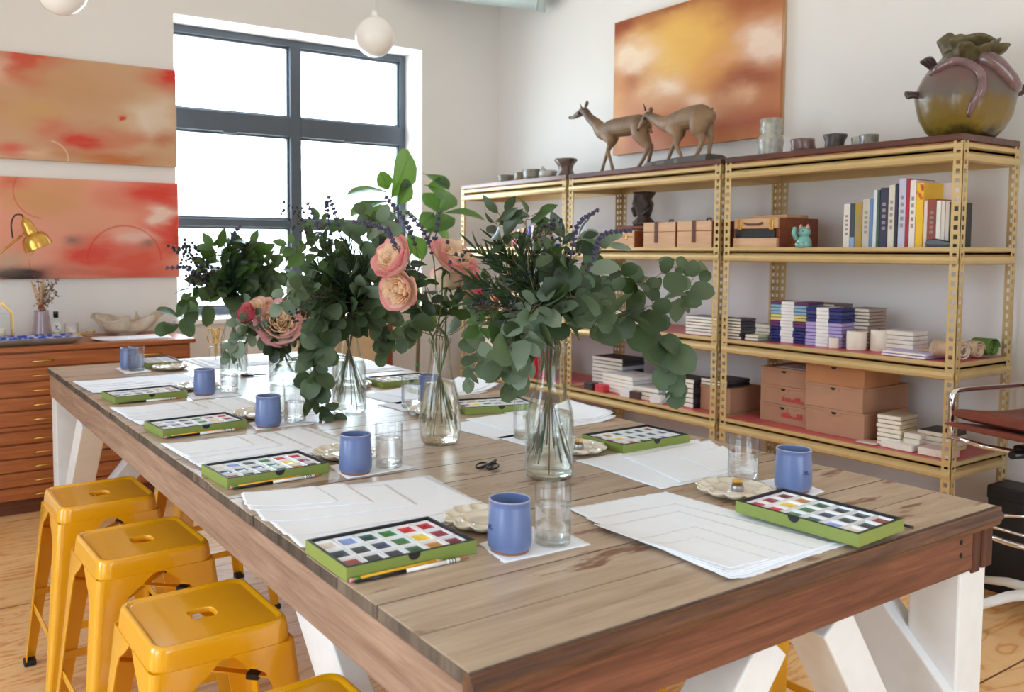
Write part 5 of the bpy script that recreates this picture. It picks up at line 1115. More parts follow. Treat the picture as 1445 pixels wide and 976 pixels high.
def deer(label, X0, spine, headp, legs, base, ear, horns, tail):
    """spine/legs as image points on the sculpture's plane; widths in metres"""
    P = lambda q, dx=0: at_x(q[0], q[1], X0 + dx)
    org = P(base[0]); org.z = ZT
    t = thing('deer_figurine', label, 'deer sculpture', tuple(org), 0, 'carved deer on the top shelf')
    chains = [([P(q, dx) - org for q, r, dx in spine], [r * .82 for q, r, dx in spine])]
    for at, pts in legs:
        q0, r0, d0 = spine[at]; mid = (P(q0, d0) - org).lerp(P(pts[0][0], pts[0][2]) - org, .45)
        chains.append(([mid] + [P(q, dx) - org for q, r, dx in pts], [pts[0][1] * 1.15] + [r for q, r, dx in pts]))
    body_mesh(chains, DEER, t)
    for dx, (b, tip, w) in ((-.02, ear[0]), (.02, ear[1])):
        m = MB(); B, T_ = P(b, dx) - org, P(tip, dx * 1.6) - org; m.tube([B, B.lerp(T_, .45), B.lerp(T_, .8), T_], [.010, w * 1.7, w * 1.3, .003], 8, flat=.5); m.build('ear', DEER, t)
    for dx in (-.008, .008):
        m = MB(); m.tube([P(horns[0], dx) - org, P(horns[1], dx * 1.5) - org], [.006, .0015], 6); m.build('horn', DEYE, t)
    for dx in (-.026, .026):
        m = MB(); m.ball(tuple(P(headp[0], dx * .9) - org), .010, 8, 6); m.build('eye', DEYE, t)
    m = MB(); m.ball(tuple(P(headp[1]) - org), .011, 8, 6); m.build('nose', DEYE, t)
    m = MB(); m.tube([P(tail[0]) - org, P(tail[1]) - org], [.016, .004], 7); m.build('tail', DEER, t)
    for at, pts in legs:
        q, r, dx = pts[-1]; e = P(q, dx) - org; m = MB(); m.tube([e + Vector((0, 0, .014)), e + Vector((0, .006, -.004))], [.009, .013], 7); m.build('hoof', HOOF, t)
    # irregular slab under the feet, from the highest hoof down to the shelf
    y0, y1 = P(base[1]).y - org.y, P(base[2]).y - org.y; m = MB(); N = 14; vs_, fs_ = [], []
    for i in range(N + 1):
        yy = y0 + (y1 - y0) * i / N; zt = base[3](i / N); w_ = .085 * (1 + .12 * noise.noise(Vector((i * .6, X0, 2))))
        for x_, z_ in ((-w_, 0), (-w_ * .96, zt * .8), (-w_ * .6, zt), (w_ * .6, zt * .98), (w_ * .96, zt * .75), (w_, 0)): vs_.append((x_, yy, max(z_, 0) + (.003 * noise.noise(Vector((i * .9, x_ * 30, 1))) if z_ > 0 else 0)))
    for i in range(N):
        for j in range(5): fs_.append((i * 6 + j, i * 6 + j + 1, (i + 1) * 6 + j + 1, (i + 1) * 6 + j))
        fs_.append((i * 6 + 5, i * 6, (i + 1) * 6, (i + 1) * 6 + 5))
    fs_.append(tuple(range(6))[::-1]); fs_.append(tuple(N * 6 + k for k in range(6))); m.add(vs_, fs_, 0); m.build('slab_base', DSLAB, t)
    return t
deer('left carved deer with raised head, stepping left on the middle top shelf', 3.25,
     [((912, 179), .045, 0), ((903, 175), .072, 0), ((885, 178), .075, 0), ((866, 181), .072, 0), ((852, 186), .066, 0), ((843, 176), .046, 0), ((832, 166), .034, 0), ((825, 157), .032, 0), ((818, 160), .029, 0), ((810, 165), .017, 0), ((805, 166), .010, 0)],
     [(817, 159.5), (804.5, 166)],
     [(1, [((903, 190), .048, -.035), ((910, 203), .024, -.035), ((914, 207), .017, -.035), ((909, 222), .012, -.035), ((901, 235), .0105, -.035), ((895, 240), .012, -.035)]),
      (1, [((907, 190), .045, .035), ((916, 204), .020, .035), ((919, 208), .016, .035), ((916, 224), .012, .035), ((913, 234), .0105, .035), ((911, 239), .012, .035)]),
      (4, [((861, 197), .034, -.03), ((860, 206), .016, -.03), ((858, 214), .0135, -.03), ((862, 228), .010, -.03), ((865, 241), .012, -.03)]),
      (4, [((866, 196), .032, .03), ((860, 208), .016, .03), ((856, 219), .0125, .03), ((852, 232), .010, .03), ((849, 243), .012, .03)])],
     [(880, 244), (936, 240), (822, 253), lambda f: .012 + .014 * (1 - f) * (f < .98)],
     [((826, 152), (829, 142), .013), ((825, 153), (830, 143), .013)], [(821, 153), (818.5, 146)], [(916, 183), (921, 187)])
deer('right carved deer with lowered head and arched back, on the higher slab', 3.16,
     [((1000, 165), .052, 0), ((990, 164), .082, 0), ((974, 166), .078, 0), ((958, 171), .072, 0), ((945, 175), .066, 0), ((932, 172), .046, 0), ((921, 166), .034, 0), ((914, 164), .032, 0), ((909, 171), .028, 0), ((904, 178), .018, 0), ((901, 182), .011, 0)],
     [(909.5, 167), (900.5, 182.5)],
     [(1, [((986, 182), .050, -.035), ((988, 191), .026, -.035), ((991, 198), .016, -.035), ((986, 212), .012, -.035), ((980, 225), .011, -.035), ((978, 229), .012, -.035)]),
      (1, [((996, 178), .046, .035), ((1001, 188), .024, .035), ((1003, 196), .016, .035), ((1001, 211), .012, .035), ((1000, 222), .011, .035), ((999, 227), .012, .035)]),
      (4, [((955, 188), .036, -.03), ((956, 199), .016, -.03), ((955, 205), .014, -.03), ((960, 218), .0105, -.03), ((965, 230), .012, -.03)]),
      (4, [((960, 186), .034, .03), ((954, 200), .016, .03), ((949, 208), .013, .03), ((944, 222), .0105, .03), ((940, 233), .012, .03)])],
     [(975, 232), (1010, 230), (922, 240), lambda f: .042 - .012 * f * f],
     [((917, 158), (918, 152), .012), ((919, 158), (919, 152), .012)], [(911, 156), (908, 146)], [(1002, 157), (1006, 152)])

# ================================================================ SECOND SHELF
ZB = ZL[1] - .0035
BOXW = wood('light_art_box_wood', (226, 184, 146), (204, 158, 118), 1, 1, .5, None, .06, 16); BOXR = wood('red_brown_box_wood', (158, 88, 52), (118, 60, 34), 1, 1, .45, None, .05, 16); LEATH = plain('brown_leather_strap', (96, 54, 36), .6)
BR2 = BRASS
def art_box(x, y0, y1, h, label, straps=(), clasp=()):
    t = thing('art_box', label, 'box', (x, (y0 + y1) / 2, ZB), 0, 'wooden art boxes on the second shelf'); w = y1 - y0
    MB().bx((0, -w / 2, 0), (.26, w / 2, h * .62)).build('box_body', BOXW, t, bev=.003); MB().bx((0, -w / 2, h * .635), (.26, w / 2, h)).build('lid', BOXW, t, bev=.003)
    MB().bx((.004, -w / 2 - .0015, .002), (.256, -w / 2, h - .002)).build('end_panel', BOXR, t)
    for s in straps:
        m = MB(); m.bx((-.004, s - .012, h * .2), (-.0005, s + .012, h)); m.bx((-.004, s - .012, h), (.26, s + .012, h + .003)); m.build('strap', LEATH, t)
        m = MB(); m.tube([(.1, s - .03, h + .004), (.12, s - .015, h + .016), (.13, s + .02, h + .016), (.15, s + .04, h + .004)], .005, 6); m.build('handle', LEATH, t)
    for s in clasp:
        m = MB(); m.bx((-.004, s - .007, h * .5), (-.0002, s + .007, h * .75)); m.build('clasp', BR2, t, bev=.001)
art_box(3.07, 2.76, 3.00, .103, 'wooden art box at the left of three, below the dark carving', (), (-.06,)); art_box(3.07, 2.445, 2.685, .145, 'wooden art box with leather handle, middle of three', (.02,), ()); art_box(3.07, 2.19, 2.43, .147, 'wooden art box with leather handle, right of three by the post', (.0,), ())
# open easel box with drawer, tray on top
t = thing('easel_box', 'red-brown wooden easel box with brass clasps and an open drawer slot', 'box', (3.06, 1.775, ZB))
MB().bx((.015, .0, 0), (.33, .265, .150)).build('case', BOXR, t, bev=.004)
MB().bx((-.006, .002, .002), (.015, .262, .050)).build('drawer', BOXW, t, bev=.003)
MB().bx((.0, .002, .098), (.015, .262, .150)).build('front_flap', BOXW, t, bev=.003)
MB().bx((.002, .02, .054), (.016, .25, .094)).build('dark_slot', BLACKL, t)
m = MB(); m.tube([(-.012, .08, .125), (-.016, .1, .118), (-.016, .17, .118), (-.012, .19, .125)], .006, 6); m.build('handle', LEATH, t)
for s in (.035, .225): MB().bx((-.006, s - .012, .09), (.0, s + .012, .145)).build('clasp', BR2, t, bev=.003)
o = MB().bx((3.16, 1.80, ZB + .1515), (3.34, 2.0, ZB + .168)).build('wooden_tray', BOXW, bev=.003); tag(o, 'thin wooden tray lying on top of the easel box', 'tray')
o = MB().bx((3.10, 2.045, ZB), (3.36, 2.068, ZB + .15)).build('leaning_plank', BOXR, bev=.003); tag(o, 'red-brown wooden panel standing between the post and the easel box', 'panel')
# turquoise cat
TURQ = plain('turquoise_glaze', (120, 176, 168), .3, var=.12, scale=40, coat=.4)
t = thing('cat_figurine', 'small turquoise seated cat figurine with pink ears in front of the easel box', 'figurine', (3.055, 1.625, ZB))
m = MB(); m.lathe([(.001, 0), (.030, 0), (.036, .012), (.034, .032), (.026, .05), (.018, .062), (.001, .066)], 20); m.build('body', TURQ, t); m = MB(); m.ball((0, 0, .076), .030, 14, 10, 0, (.95, 1.05, .86)); m.build('head', TURQ, t)
for s in (-1, 1):
    m = MB(); m.lathe([(.011, 0), (.007, .012), (.001, .022)], 8, M=Matrix.Translation((0, s * .019, .093))); m.build('ear', plain('pink_ear', (214, 150, 146), .5) if s < 0 else bpy.data.materials['pink_ear'], t); m = MB(); m.ball((-.030, s * .012, .016), .013, 8, 6); m.build('paw', TURQ, t)
    m = MB(); m.ball((-.0275, s * .011, .080), .0035, 6, 5); m.build('eye', DEYE, t)
m = MB(); m.tube([(-.02, .026, .04), (-.032, .034, .07), (-.028, .03, .1)], [.011, .010, .010], 8); m.build('raised_paw', TURQ, t)
# standing books, each with its own spine
bks = [(1190, 1199, 288, (226, 216, 206), 'narrow cream book at the left end of the row'), (1199, 1206, 287, (60, 70, 84), 'dark book with a pale blue foot, second from the left'), (1206, 1216, 285, (172, 142, 56), 'mustard cloth book near the left end'), (1216.5, 1226.5, 281, (196, 188, 176), 'stone grey book right of the mustard one'), (1227, 1231, 280, (92, 140, 196), 'thin blue book left of the pale tall ones'),
       (1231.5, 1236.5, 268, (216, 222, 224), 'white book beside the thin blue one'), (1237, 1240.5, 268, (60, 90, 74), 'thin green book left of the navy one'), (1241, 1252, 265, (52, 54, 80), 'thick navy book in the row'), (1252.5, 1261.5, 261, (214, 206, 194), 'beige book right of the thick navy one'), (1262, 1266, 259, (44, 48, 66), 'thin black-blue book left of the lavender one'),
       (1267, 1277, 252, (196, 196, 216), 'tall pale lavender book'), (1277.5, 1282, 252, (178, 36, 52), 'thin crimson book among the tall ones'), (1282.5, 1291, 254, (236, 226, 222), 'tall white book right of the crimson one'), (1291.5, 1302, 258, (238, 190, 40), 'bright yellow book with orange flower top'), (1303, 1308, 283, (226, 206, 200), 'pale pink short book right of the yellow one'),
       (1308.5, 1320, 281, (150, 72, 56), 'rust brown book in the right part of the row'), (1320.5, 1327, 283, (240, 236, 230), 'white short book right of the rust one'), (1327.5, 1333, 284, (230, 222, 212), 'ivory short book near the right end'), (1333.5, 1339, 284, (214, 204, 194), 'beige short book near the right end'), (1339.5, 1345, 285, (30, 32, 34), 'slim black book at the right end of the row')]
PAGES = plain('book_pages', (236, 228, 212), .85, var=.05, scale=120)
def book_mat(c): return plain('cover_%d_%d_%d' % c, c, .5, var=.05)
for a, b, ty, c, lb in bks:
    X0 = 3.09; y1, y0 = at_x(a, 320, X0).y, at_x(b, 320, X0).y; h = at_x((a + b) / 2, ty, X0).z - ZB; dpt = .15 if ty > 278 else .2
    t = thing('book', lb + ' on the second shelf', 'book', (X0, (y0 + y1) / 2, ZB), 0, 'upright books on the second shelf'); w = (y1 - y0) / 2 - .0006; cv = min(.003, w * .3)
    m = MB(); m.bx((0, -w, 0), (cv, w, h)); m.bx((cv, -w, 0), (dpt, -w + cv, h)); m.bx((cv, w - cv, 0), (dpt, w, h)); m.build('cover', book_mat(c), t)
    MB().bx((cv, -w + cv, .003), (dpt - .004, w - cv, h - .004)).build('pages', PAGES, t)
    if lb.startswith('dark book with'): MB().bx((-.0006, -w + .001, .004), (0, w - .001, .05)).build('pale_blue_band', book_mat((132, 178, 220)), t)
    elif lb.startswith('bright yellow'): 
        m = MB(); rk = random.Random(8)
        for i in range(7): m.box((-.0005, rk.uniform(-.4, .4) * w * 2, h - .012 - i * .009), (.001, rk.uniform(.5, 1) * w, .012))
        m.build('orange_flower_print', plain('flower_print', (226, 110, 40), .5), t)
    elif w > .012:
        m = MB()
        for i in range(5): m.bx((-.0006, -w * .45, h * (.3 + i * .1)), (0, w * .45, h * (.3 + i * .1) + h * .055))
        m.build('spine_lettering', plain('spine_ink', (150, 140, 134), .6) if 'spine_ink' not in bpy.data.materials else bpy.data.materials['spine_ink'], t)
t = thing('picture_book', 'large white picture book standing behind the short books, blue line on its cover', 'book', (3.25, 1.02, ZB))
MB().bx((0, 0, 0), (.025, .155, .285)).build('cover', book_mat((236, 226, 232)), t, bev=.002); MB().bx((-.0006, .004, .19), (0, .15, .2)).build('blue_band', book_mat((110, 150, 216)), t)
t = thing('black_stapler', 'black stapler lying at the right end of the upright books', 'stapler', (3.06, .985, ZB), R(8))
MB().bx((-.018, -.06, 0), (.018, .06, .008)).build('base', BLK, t, bev=.003); m = MB(); m.prism([(-.06, .01), (.06, .012), (.055, .034), (.02, .04), (-.055, .022)], 0, -.014, .014); m.build('arm', BLK, t, bev=.004); MB().bx((-.004, -.05, .008), (.004, .05, .012)).build('magazine', BLK, t)
# dark carving on a red-brown stand
t = thing('carved_figure', 'dark carved figure on a red-brown stand behind the left art box', 'sculpture', (3.32, 2.93, ZB))
m = MB(); m.bx((-.10, -.13, .115), (.10, .13, .135)); m.build('stand_top', BOXR, t, bev=.004)
for a, b in ((-.08, -.1), (-.08, .1), (.08, -.1), (.08, .1)): MB().bx((a - .012, b - .012, 0), (a + .012, b + .012, .115)).build('stand_leg', BOXR, t)
DKC = plain('dark_carved_wood', (62, 44, 36), .45, var=.4, scale=20, bump=.3)
m = MB(); wob_lathe(m, [(.001, .135), (.06, .135), (.058, .16), (.04, .19), (.05, .23), (.062, .27), (.055, .30), (.06, .33), (.065, .345), (.001, .35)], 21, .35); m.build('figure', DKC, t)
for s in (-1, 1): 
    m = MB(); m.tube([(0, s * .04, .28), (-.02, s * .07, .24), (-.04, s * .03, .2)], [.016, .014, .012], 7); m.build('arm', DKC, t)
# brushes in a cup and blue china on the far part of the shelf
t = thing('brush_jar', 'cup of dark paint brushes on the second shelf behind the leaves', 'brush jar', (3.12, 3.60, ZB)); m = MB(); m.lathe(shell([(.001, 0), (.03, 0), (.034, .01), (.034, .085)], .003), 24); m.build('cup', STONEW, t); rk = random.Random(5)
for i in range(9):
    a = i * .7; m = MB(); e = Vector((.03 * math.cos(a), .045 * math.sin(a), .15 + .03 * rk.random())); m.tube([(.008 * math.cos(a), .008 * math.sin(a), .01), e * .8, e], [.003, .004, .006], 6); m.build('brush', [DKC, BLK, STONEB][i % 3], t)
BLCH = plain('cobalt_china', (62, 84, 190), .3, var=.25, scale=40)
for i, (y, r, lb) in enumerate([(3.68, .045, 'left small cobalt blue dish'), (3.50, .05, 'middle small cobalt blue dish'), (3.2, .06, 'cobalt blue dish right of the post'), (3.07, .05, 'rightmost cobalt blue dish')]):
    m = MB(); m.lathe(shell([(.001, 0), (r * .5, 0), (r * .9, .012), (r, .026)], .004), 24); o = m.build('blue_dish', BLCH, None, (3.08, y, ZB)); tag(o, lb + ' on the second shelf behind the leaves', 'dish', 'cobalt dishes on the second shelf')
for i, (y, c, lb) in enumerate([(4.02, (208, 80, 96), 'red'), (3.97, (226, 216, 204), 'cream'), (3.92, (214, 150, 86), 'orange'), (3.86, (92, 100, 170), 'blue'), (3.81, (226, 190, 190), 'pale pink')]):
    t = thing('pamphlet', lb + ' pamphlet standing on the far second shelf behind the leaves', 'pamphlet', (3.15, y, ZB), 0, 'pamphlets on the far second shelf'); MB().bx((0, -.014, 0), (.16, .014, .12 + .01 * i)).build('cover', book_mat(c), t); MB().bx((-.001, -.008, .03), (0, .008, .08)).build('spine_lettering', bpy.data.materials['spine_ink'], t)

# ================================================================ THIRD SHELF
ZB = ZL[2]
def pile(x, y, z, layers, w, d, label, group, rz=0, th=.014, band=None, seed=1, name='notebook', cat='notebook'):
    """a stack of books, bottom first: every one a thing of its own"""
    r = random.Random(seed); zz = z; n = len(layers)
    for i, c in enumerate(layers):
        h = th * r.uniform(.9, 1.1); pos = ['bottom', 'topmost'][i == n - 1] if i in (0, n - 1) else ['second', 'third', 'fourth', 'fifth', 'sixth', 'seventh', 'eighth', 'ninth', 'tenth', 'eleventh', 'twelfth'][i - 1] + ' up'
        t = thing(name, '%s %s, %s of the pile %s' % (label[0], cat, pos, label[1]), cat, (x + .05 + r.uniform(-.003, .003), y + r.uniform(-.003, .003), zz), rz + r.uniform(-.02, .02), group)
        MB().bx((-w / 2, -d / 2, .001), (w / 2, d / 2, h - .001)).build('cover', book_mat(c), t, bev=.0012, seg=1)
        MB().bx((-w / 2 - .0006, -d / 2 + .004, .0025), (w / 2 - .004, d / 2 + .0006, h - .0025)).build('pages', PAGES, t) if not band else MB().bx((-w / 2 - .0008, -d * .14, .0004), (w / 2 + .0008, d * .2, h - .0004)).build('paper_band', PAN, t)
        zz += h + .0004
PU, NV, LB, YE, LV, BE = (104, 50, 104), (34, 38, 110), (140, 180, 206), (228, 212, 130), (176, 160, 214), (170, 152, 138)
gn = 'notebooks stacked on the third shelf'
pile(3.18, 1.775, ZB, [NV, NV, NV, NV, NV, PU, PU, YE, YE, LB, LB, LB, PU], .15, .2, ('banded multicoloured', 'left of the lavender pile'), gn, R(4), .0152, True, 3)
pile(3.17, 1.575, ZB, [LV, LV, LV, LV, LV, LV, LV, NV, NV, (60, 66, 120), NV], .15, .18, ('banded lavender and navy', 'middle of the shelf'), gn, R(5), .0165, True, 4)
pile(3.30, 1.475, ZB, [BE] * 11, .15, .11, ('beige', 'behind the ivory candles'), gn, R(2), .0165, None, 5)
pile(3.34, 1.70, ZB, [(120, 110, 100)] * 12, .15, .16, ('grey-brown', 'behind the coloured ones'), gn, 0, .0162, None, 6)
pile(3.22, 1.245, ZB, [(240, 236, 232)] * 5, .13, .145, ('white', 'right of the candles'), gn, R(2), .02, None, 7)
pile(3.08, 2.03, ZB, [(78, 70, 80), (60, 56, 66), (86, 76, 90), (60, 56, 66), (70, 64, 78), (64, 58, 70), (80, 72, 84)], .12, .085, ('dark violet', 'against the middle post'), gn, 0, .016, None, 8)
pile(3.18, 1.935, ZB, [(226, 214, 222), (216, 204, 210), (232, 224, 228), (210, 198, 204)], .1, .09, ('pale mauve', 'right of the middle post'), gn, 0, .02, None, 9)
pile(3.08, 1.93, ZB, [(150, 190, 180), (196, 206, 160)], .09, .08, ('pale green', 'at the shelf edge'), gn, 0, .014, None, 10)
WAX = plain('ivory_wax', (232, 222, 206), .5, var=.03)
for i, (x, y, r, h, lb) in enumerate([(3.13, 1.41, .043, .088, 'large ivory pillar candle at the shelf edge'), (3.17, 1.325, .036, .098, 'ivory pillar candle behind the large one'), (3.10, 1.505, .022, .05, 'smallest ivory candle left of the large one')]):
    t = thing('pillar_candle', lb + ' on the third shelf', 'candle', (x + .035, y, ZB), 0, 'ivory candles on the third shelf'); m = MB(); m.lathe([(.001, 0), (r * .97, 0), (r, .003), (r, h - .004), (r * .95, h), (r * .5, h - .003), (.001, h - .004)], 28); m.build('wax', WAX, t); MB().tube([(0, 0, h - .005), (.001, 0, h + .008)], .0012, 5).build('wick', DEYE, t)
pile(3.1, 1.125, ZB, [(190, 180, 222), (200, 190, 228)], .17, .2, ('pale lavender', 'flat at the shelf edge'), gn, R(-3), .012, None, 11)
o = MB().bx((3.17, 1.05, ZB + .0255), (3.23, 1.13, ZB + .031)).build('wooden_card', BOXW); tag(o, 'small wooden card on the lavender pads of the third shelf', 'card')
# rolled cloth bundle
CANV = plain('natural_canvas', (198, 168, 142), .9, var=.2, scale=18, bump=.2); CANP = plain('pale_canvas', (226, 208, 188), .9, var=.1, scale=18, bump=.2); GRNC = plain('green_cloth', (92, 122, 52), .8, var=.2)
def roll(x, y0, y1, z, r, turns, mt, label, seed):
    m = MB(); N = 40; pr = []
    for i in range(N + 1):
        a = i / N * turns * 2 * PI; rr = r * (1 - .75 * i / N); pr.append((rr * math.cos(a), rr * math.sin(a) * .72))
    vs = []; fs = []
    for k in range(7):
        f = k / 6; dx = .012 * noise.noise(Vector((k * .8, seed, 0)))
        vs += [(px_ * (1 + .08 * noise.noise(Vector((k, i * .2, seed)))) + dx, y0 + (y1 - y0) * f - (y0 + y1) / 2, r * .72 + pz_) for i, (px_, pz_) in enumerate(pr)]
    for k in range(6):
        for i in range(N): fs.append((k * (N + 1) + i, k * (N + 1) + i + 1, (k + 1) * (N + 1) + i + 1, (k + 1) * (N + 1) + i))
    m.add(vs, fs, 0, None, True); o = m.build('rolled_cloth', mt, None, (x, (y0 + y1) / 2, z), fix=False); s = o.modifiers.new('t', 'SOLIDIFY'); s.thickness = .004
    return tag(o, label, 'cloth', 'rolled cloths on the near end of the third shelf')
roll(3.15, .945, 1.04, ZB + .002, .055, 2.2, CANV, 'tan canvas roll left of the end post on the third shelf', 1); roll(3.30, .93, 1.06, ZB + .002, .05, 2.4, CANV, 'tan canvas roll behind the others on the third shelf', 2)
o = roll(3.15, .80 + .12, .9 + .03, ZB + .002, .06, 2.5, CANP, 'pale canvas roll beside the end post on the third shelf', 3)
r_ = roll(3.40, .92, 1.0, ZB + .002, .055, 2.5, GRNC, 'green cloth roll at the near end of the third shelf', 4)
# middle and far units, mostly behind the bouquet
pile(3.1, 2.25, ZB, [(200, 196, 206), (90, 84, 96), (206, 202, 210), (90, 84, 96), (190, 186, 200), (120, 112, 130)], .14, .22, ('grey and white', 'left of the middle post'), gn, 0, .017, None, 20)
pile(3.12, 2.85, ZB, [(226, 224, 232), (206, 190, 222), (214, 226, 214), (230, 216, 230), (226, 224, 232)], .16, .3, ('pastel', 'behind the near bouquet'), gn, 0, .018, None, 21)
pile(3.12, 3.12, ZB, [(60, 56, 62), (130, 70, 80), (60, 56, 62)], .16, .18, ('dark', 'behind the near bouquet'), gn, 0, .02, None, 22)
for i, (y, c, lb) in enumerate([(3.55, (236, 226, 218), 'white cardboard box at the left of the far third shelf'), (3.95, (216, 176, 138), 'tan cardboard box in the far third shelf'), (4.3, (170, 96, 60), 'red-brown box at the far end of the third shelf')]):
    t = thing('cardboard_box', lb, 'box', (3.2, y, ZB), 0, 'boxes on the far third shelf'); MB().bx((-.12, -.15, 0), (.14, .15, .15)).build('carton', plain('carton_%d' % i, c, .8), t, bev=.003); MB().bx((-.124, -.154, .12), (.144, .154, .165)).build('lid', bpy.data.materials['carton_%d' % i], t, bev=.003)

# ================================================================ LOWEST SHELF
ZB = ZL[3]
CARD = plain('brown_cardboard', (178, 134, 106), .8, var=.06, scale=10); CARD2 = plain('orange_cardboard', (186, 128, 86), .8, var=.06, scale=10); REDP = plain('red_print', (196, 60, 60), .7)
def carton(x, y, z, d, w, h, label, mt=CARD, rz=0, marks=0, group='cardboard cartons on the lowest shelf'):
    t = thing('cardboard_carton', label, 'carton', (x + (.05 if z > .4 else 0), y, z), rz, group)
    MB().bx((-d / 2, -w / 2, 0), (d / 2, w / 2, h - .012)).build('carton_body', mt, t, bev=.002)
    m = MB(); m.bx((-d / 2 - .002, -w / 2 - .002, h - .012), (d / 2 + .002, w / 2 + .002, h)); m.bx((-d / 2 - .003, -.03, h - .03), (-d / 2, .03, h - .01)); m.build('lid_flap', mt, t, bev=.0015)
    m = MB(); m.prism([(.014 * math.cos(a) , h - .012 + .012 * math.sin(a)) for a in [PI + i / 8 * PI for i in range(9)]], 0, -d / 2 - .0042, -d / 2 - .0032); m.build('thumb_hole', DEYE, t)
    if marks:
        m = MB(); rk = random.Random(marks)
        for i in range(7): m.bx((-d / 2 - .0032, -w * .42 + i * .018, h * (.2 if marks == 1 else .35)), (-d / 2 - .0026, -w * .42 + i * .018 + .013, h * (.2 if marks == 1 else .35) + rk.uniform(.01, .03)))
        m.build('red_print', REDP, t)
y = (1.95 + 1.65) / 2
for i, (h, mk, lb) in enumerate([(.095, 2, 'brown cardboard carton with red print, bottom of the left stack of three'), (.095, 1, 'brown cardboard carton, middle of the left stack of three'), (.09, 0, 'brown cardboard carton on top of the left stack, papers on its lid')]):
    carton(3.25, y - .01, ZB + [0, .0955, .191][i], .27, .275, h, lb, CARD, R(-2 + i), mk)
for i, (h, d, lb) in enumerate([(.125, .36, 'widest brown cardboard carton, bottom of the right stack of three'), (.115, .37, 'brown cardboard carton, middle of the right stack of three'), (.098, .3, 'orange-brown cardboard carton, top of the right stack of three')]):
    carton(3.075 + d / 2, 1.485 + .005 * i, ZB + [0, .1255, .241][i], d, .30, h, lb, CARD2 if i == 2 else CARD, R([0, -1, 1][i]))
sheet_obj('paper_sheet', [(3.18, 1.68), (3.38, 1.69), (3.38, 1.86), (3.18, 1.85)], ZB + .2825, 501, 'white sheet of paper on the left carton stack of the lowest shelf', 'paper', None, (8, 8))
pile(3.15, 1.22, ZB, [(222, 206, 178)] * 5 + [(206, 196, 170)] * 2, .15, .105, ('cream', 'right of the cartons'), 'books piled on the lowest shelf', R(3), .021, None, 31, 'book', 'book')
o_ = 'books piled on the lowest shelf'
pile(3.23, 1.06, ZB, [(232, 222, 170), (230, 228, 220), (226, 222, 216), (60, 58, 60)], .16, .13, ('white-edged', 'by the end post'), o_, R(2), .022, None, 32, 'book', 'book')
pile(3.14, 1.125, ZB, [(236, 230, 222), (240, 236, 230), (240, 236, 230)], .1, .07, ('white', 'before the cream pile'), o_, R(4), .024, None, 33, 'book', 'book')
pile(3.085, 1.16, ZB, [(238, 234, 228)], .09, .14, ('white', 'at the front edge'), o_, R(-2), .03, None, 34, 'book', 'book'); pile(3.085, 1.0, ZB, [(228, 196, 190)], .09, .13, ('pink-covered white', 'by the end post'), o_, R(2), .034, None, 35, 'book', 'book')
pile(3.07, 1.30, ZB, [(222, 190, 180)], .08, .09, ('thin pink', 'before the cream pile'), o_, R(6), .008, None, 36, 'book', 'book')
carton(3.22, 2.20, ZB, .26, .20, .135, 'brown cardboard carton left of the middle post on the lowest shelf', CARD, 0); pile(3.14, 2.42, ZB, [(56, 56, 66), (76, 78, 92), (50, 50, 58), (70, 70, 84), (52, 52, 60), (64, 64, 76)], .16, .2, ('black', 'beside the carton'), o_, 0, .026, None, 37, 'book', 'book')
pile(3.2, 2.22, ZB + .1355, [(44, 44, 50), (70, 68, 76)], .2, .17, ('black', 'on the carton'), o_, R(4), .018, None, 38, 'book', 'book')
pile(3.28, 3.14, ZB, [(80, 84, 104), (196, 196, 206), (52, 52, 60), (190, 192, 204), (46, 46, 54), (180, 182, 196), (50, 50, 56), (44, 44, 50)], .2, .26, ('black and grey', 'behind the nearest carafe'), o_, R(3), .024, None, 39, 'book', 'book')
pile(3.16, 2.90, ZB, [(236, 234, 234), (230, 228, 230), (240, 238, 238), (222, 220, 222), (234, 232, 232)], .22, .28, ('white', 'mid lowest shelf'), o_, R(-4), .022, None, 40, 'book', 'book'); pile(3.13, 2.66, ZB, [(190, 190, 196), (90, 84, 84), (206, 204, 206)], .2, .18, ('grey', 'under the drooping eucalyptus'), o_, R(5), .024, None, 41, 'book', 'book')
for i, (y, c, lb) in enumerate([(3.12, (60, 52, 50), 'dark small box'), (3.02, (206, 60, 72), 'red small box'), (2.8, (236, 232, 232), 'white small box'), (2.72, (84, 56, 52), 'brown small box'), (2.56, (240, 238, 238), 'white flat box')]):
    t = thing('small_box', lb + ' at the front edge of the middle lowest shelf', 'box', (3.052 + .03, y, ZB), R(3 * i), 'small boxes on the lowest shelf'); MB().bx((-.03, -.035, 0), (.03, .035, .038)).build('box_body', book_mat(c), t, bev=.002); MB().bx((-.031, -.036, .028), (.031, .036, .043)).build('lid', book_mat(c), t, bev=.002)
REDB = plain('red_shopping_bag', (214, 40, 52), .5)
t = thing('gift_bag', 'bright red paper bag on the far lowest shelf, behind the leaves', 'bag', (3.12, 3.77, ZB)); m = MB(); m.prism([(-.06, 0), (.06, 0), (.052, .17), (-.052, .17)], 1, -.1, .1); m.build('bag_body', REDB, t, bev=.003); m = MB(); m.tube([(-.02, -.04, .17), (-.02, -.03, .22), (-.02, .03, .22), (-.02, .04, .17)], .003, 6); m.build('handle', REDB, t)
for i, (y, d, w, h, lb) in enumerate([(4.35, .3, .28, .15, 'tan cardboard carton at the far end of the lowest shelf'), (4.05, .3, .26, .13, 'tan cardboard carton right of the farthest one on the lowest shelf')]): carton(3.2, y, ZB, d, w, h, lb, plain('tan_cardboard_%d' % i, (214, 178, 140), .8), 0, 1)
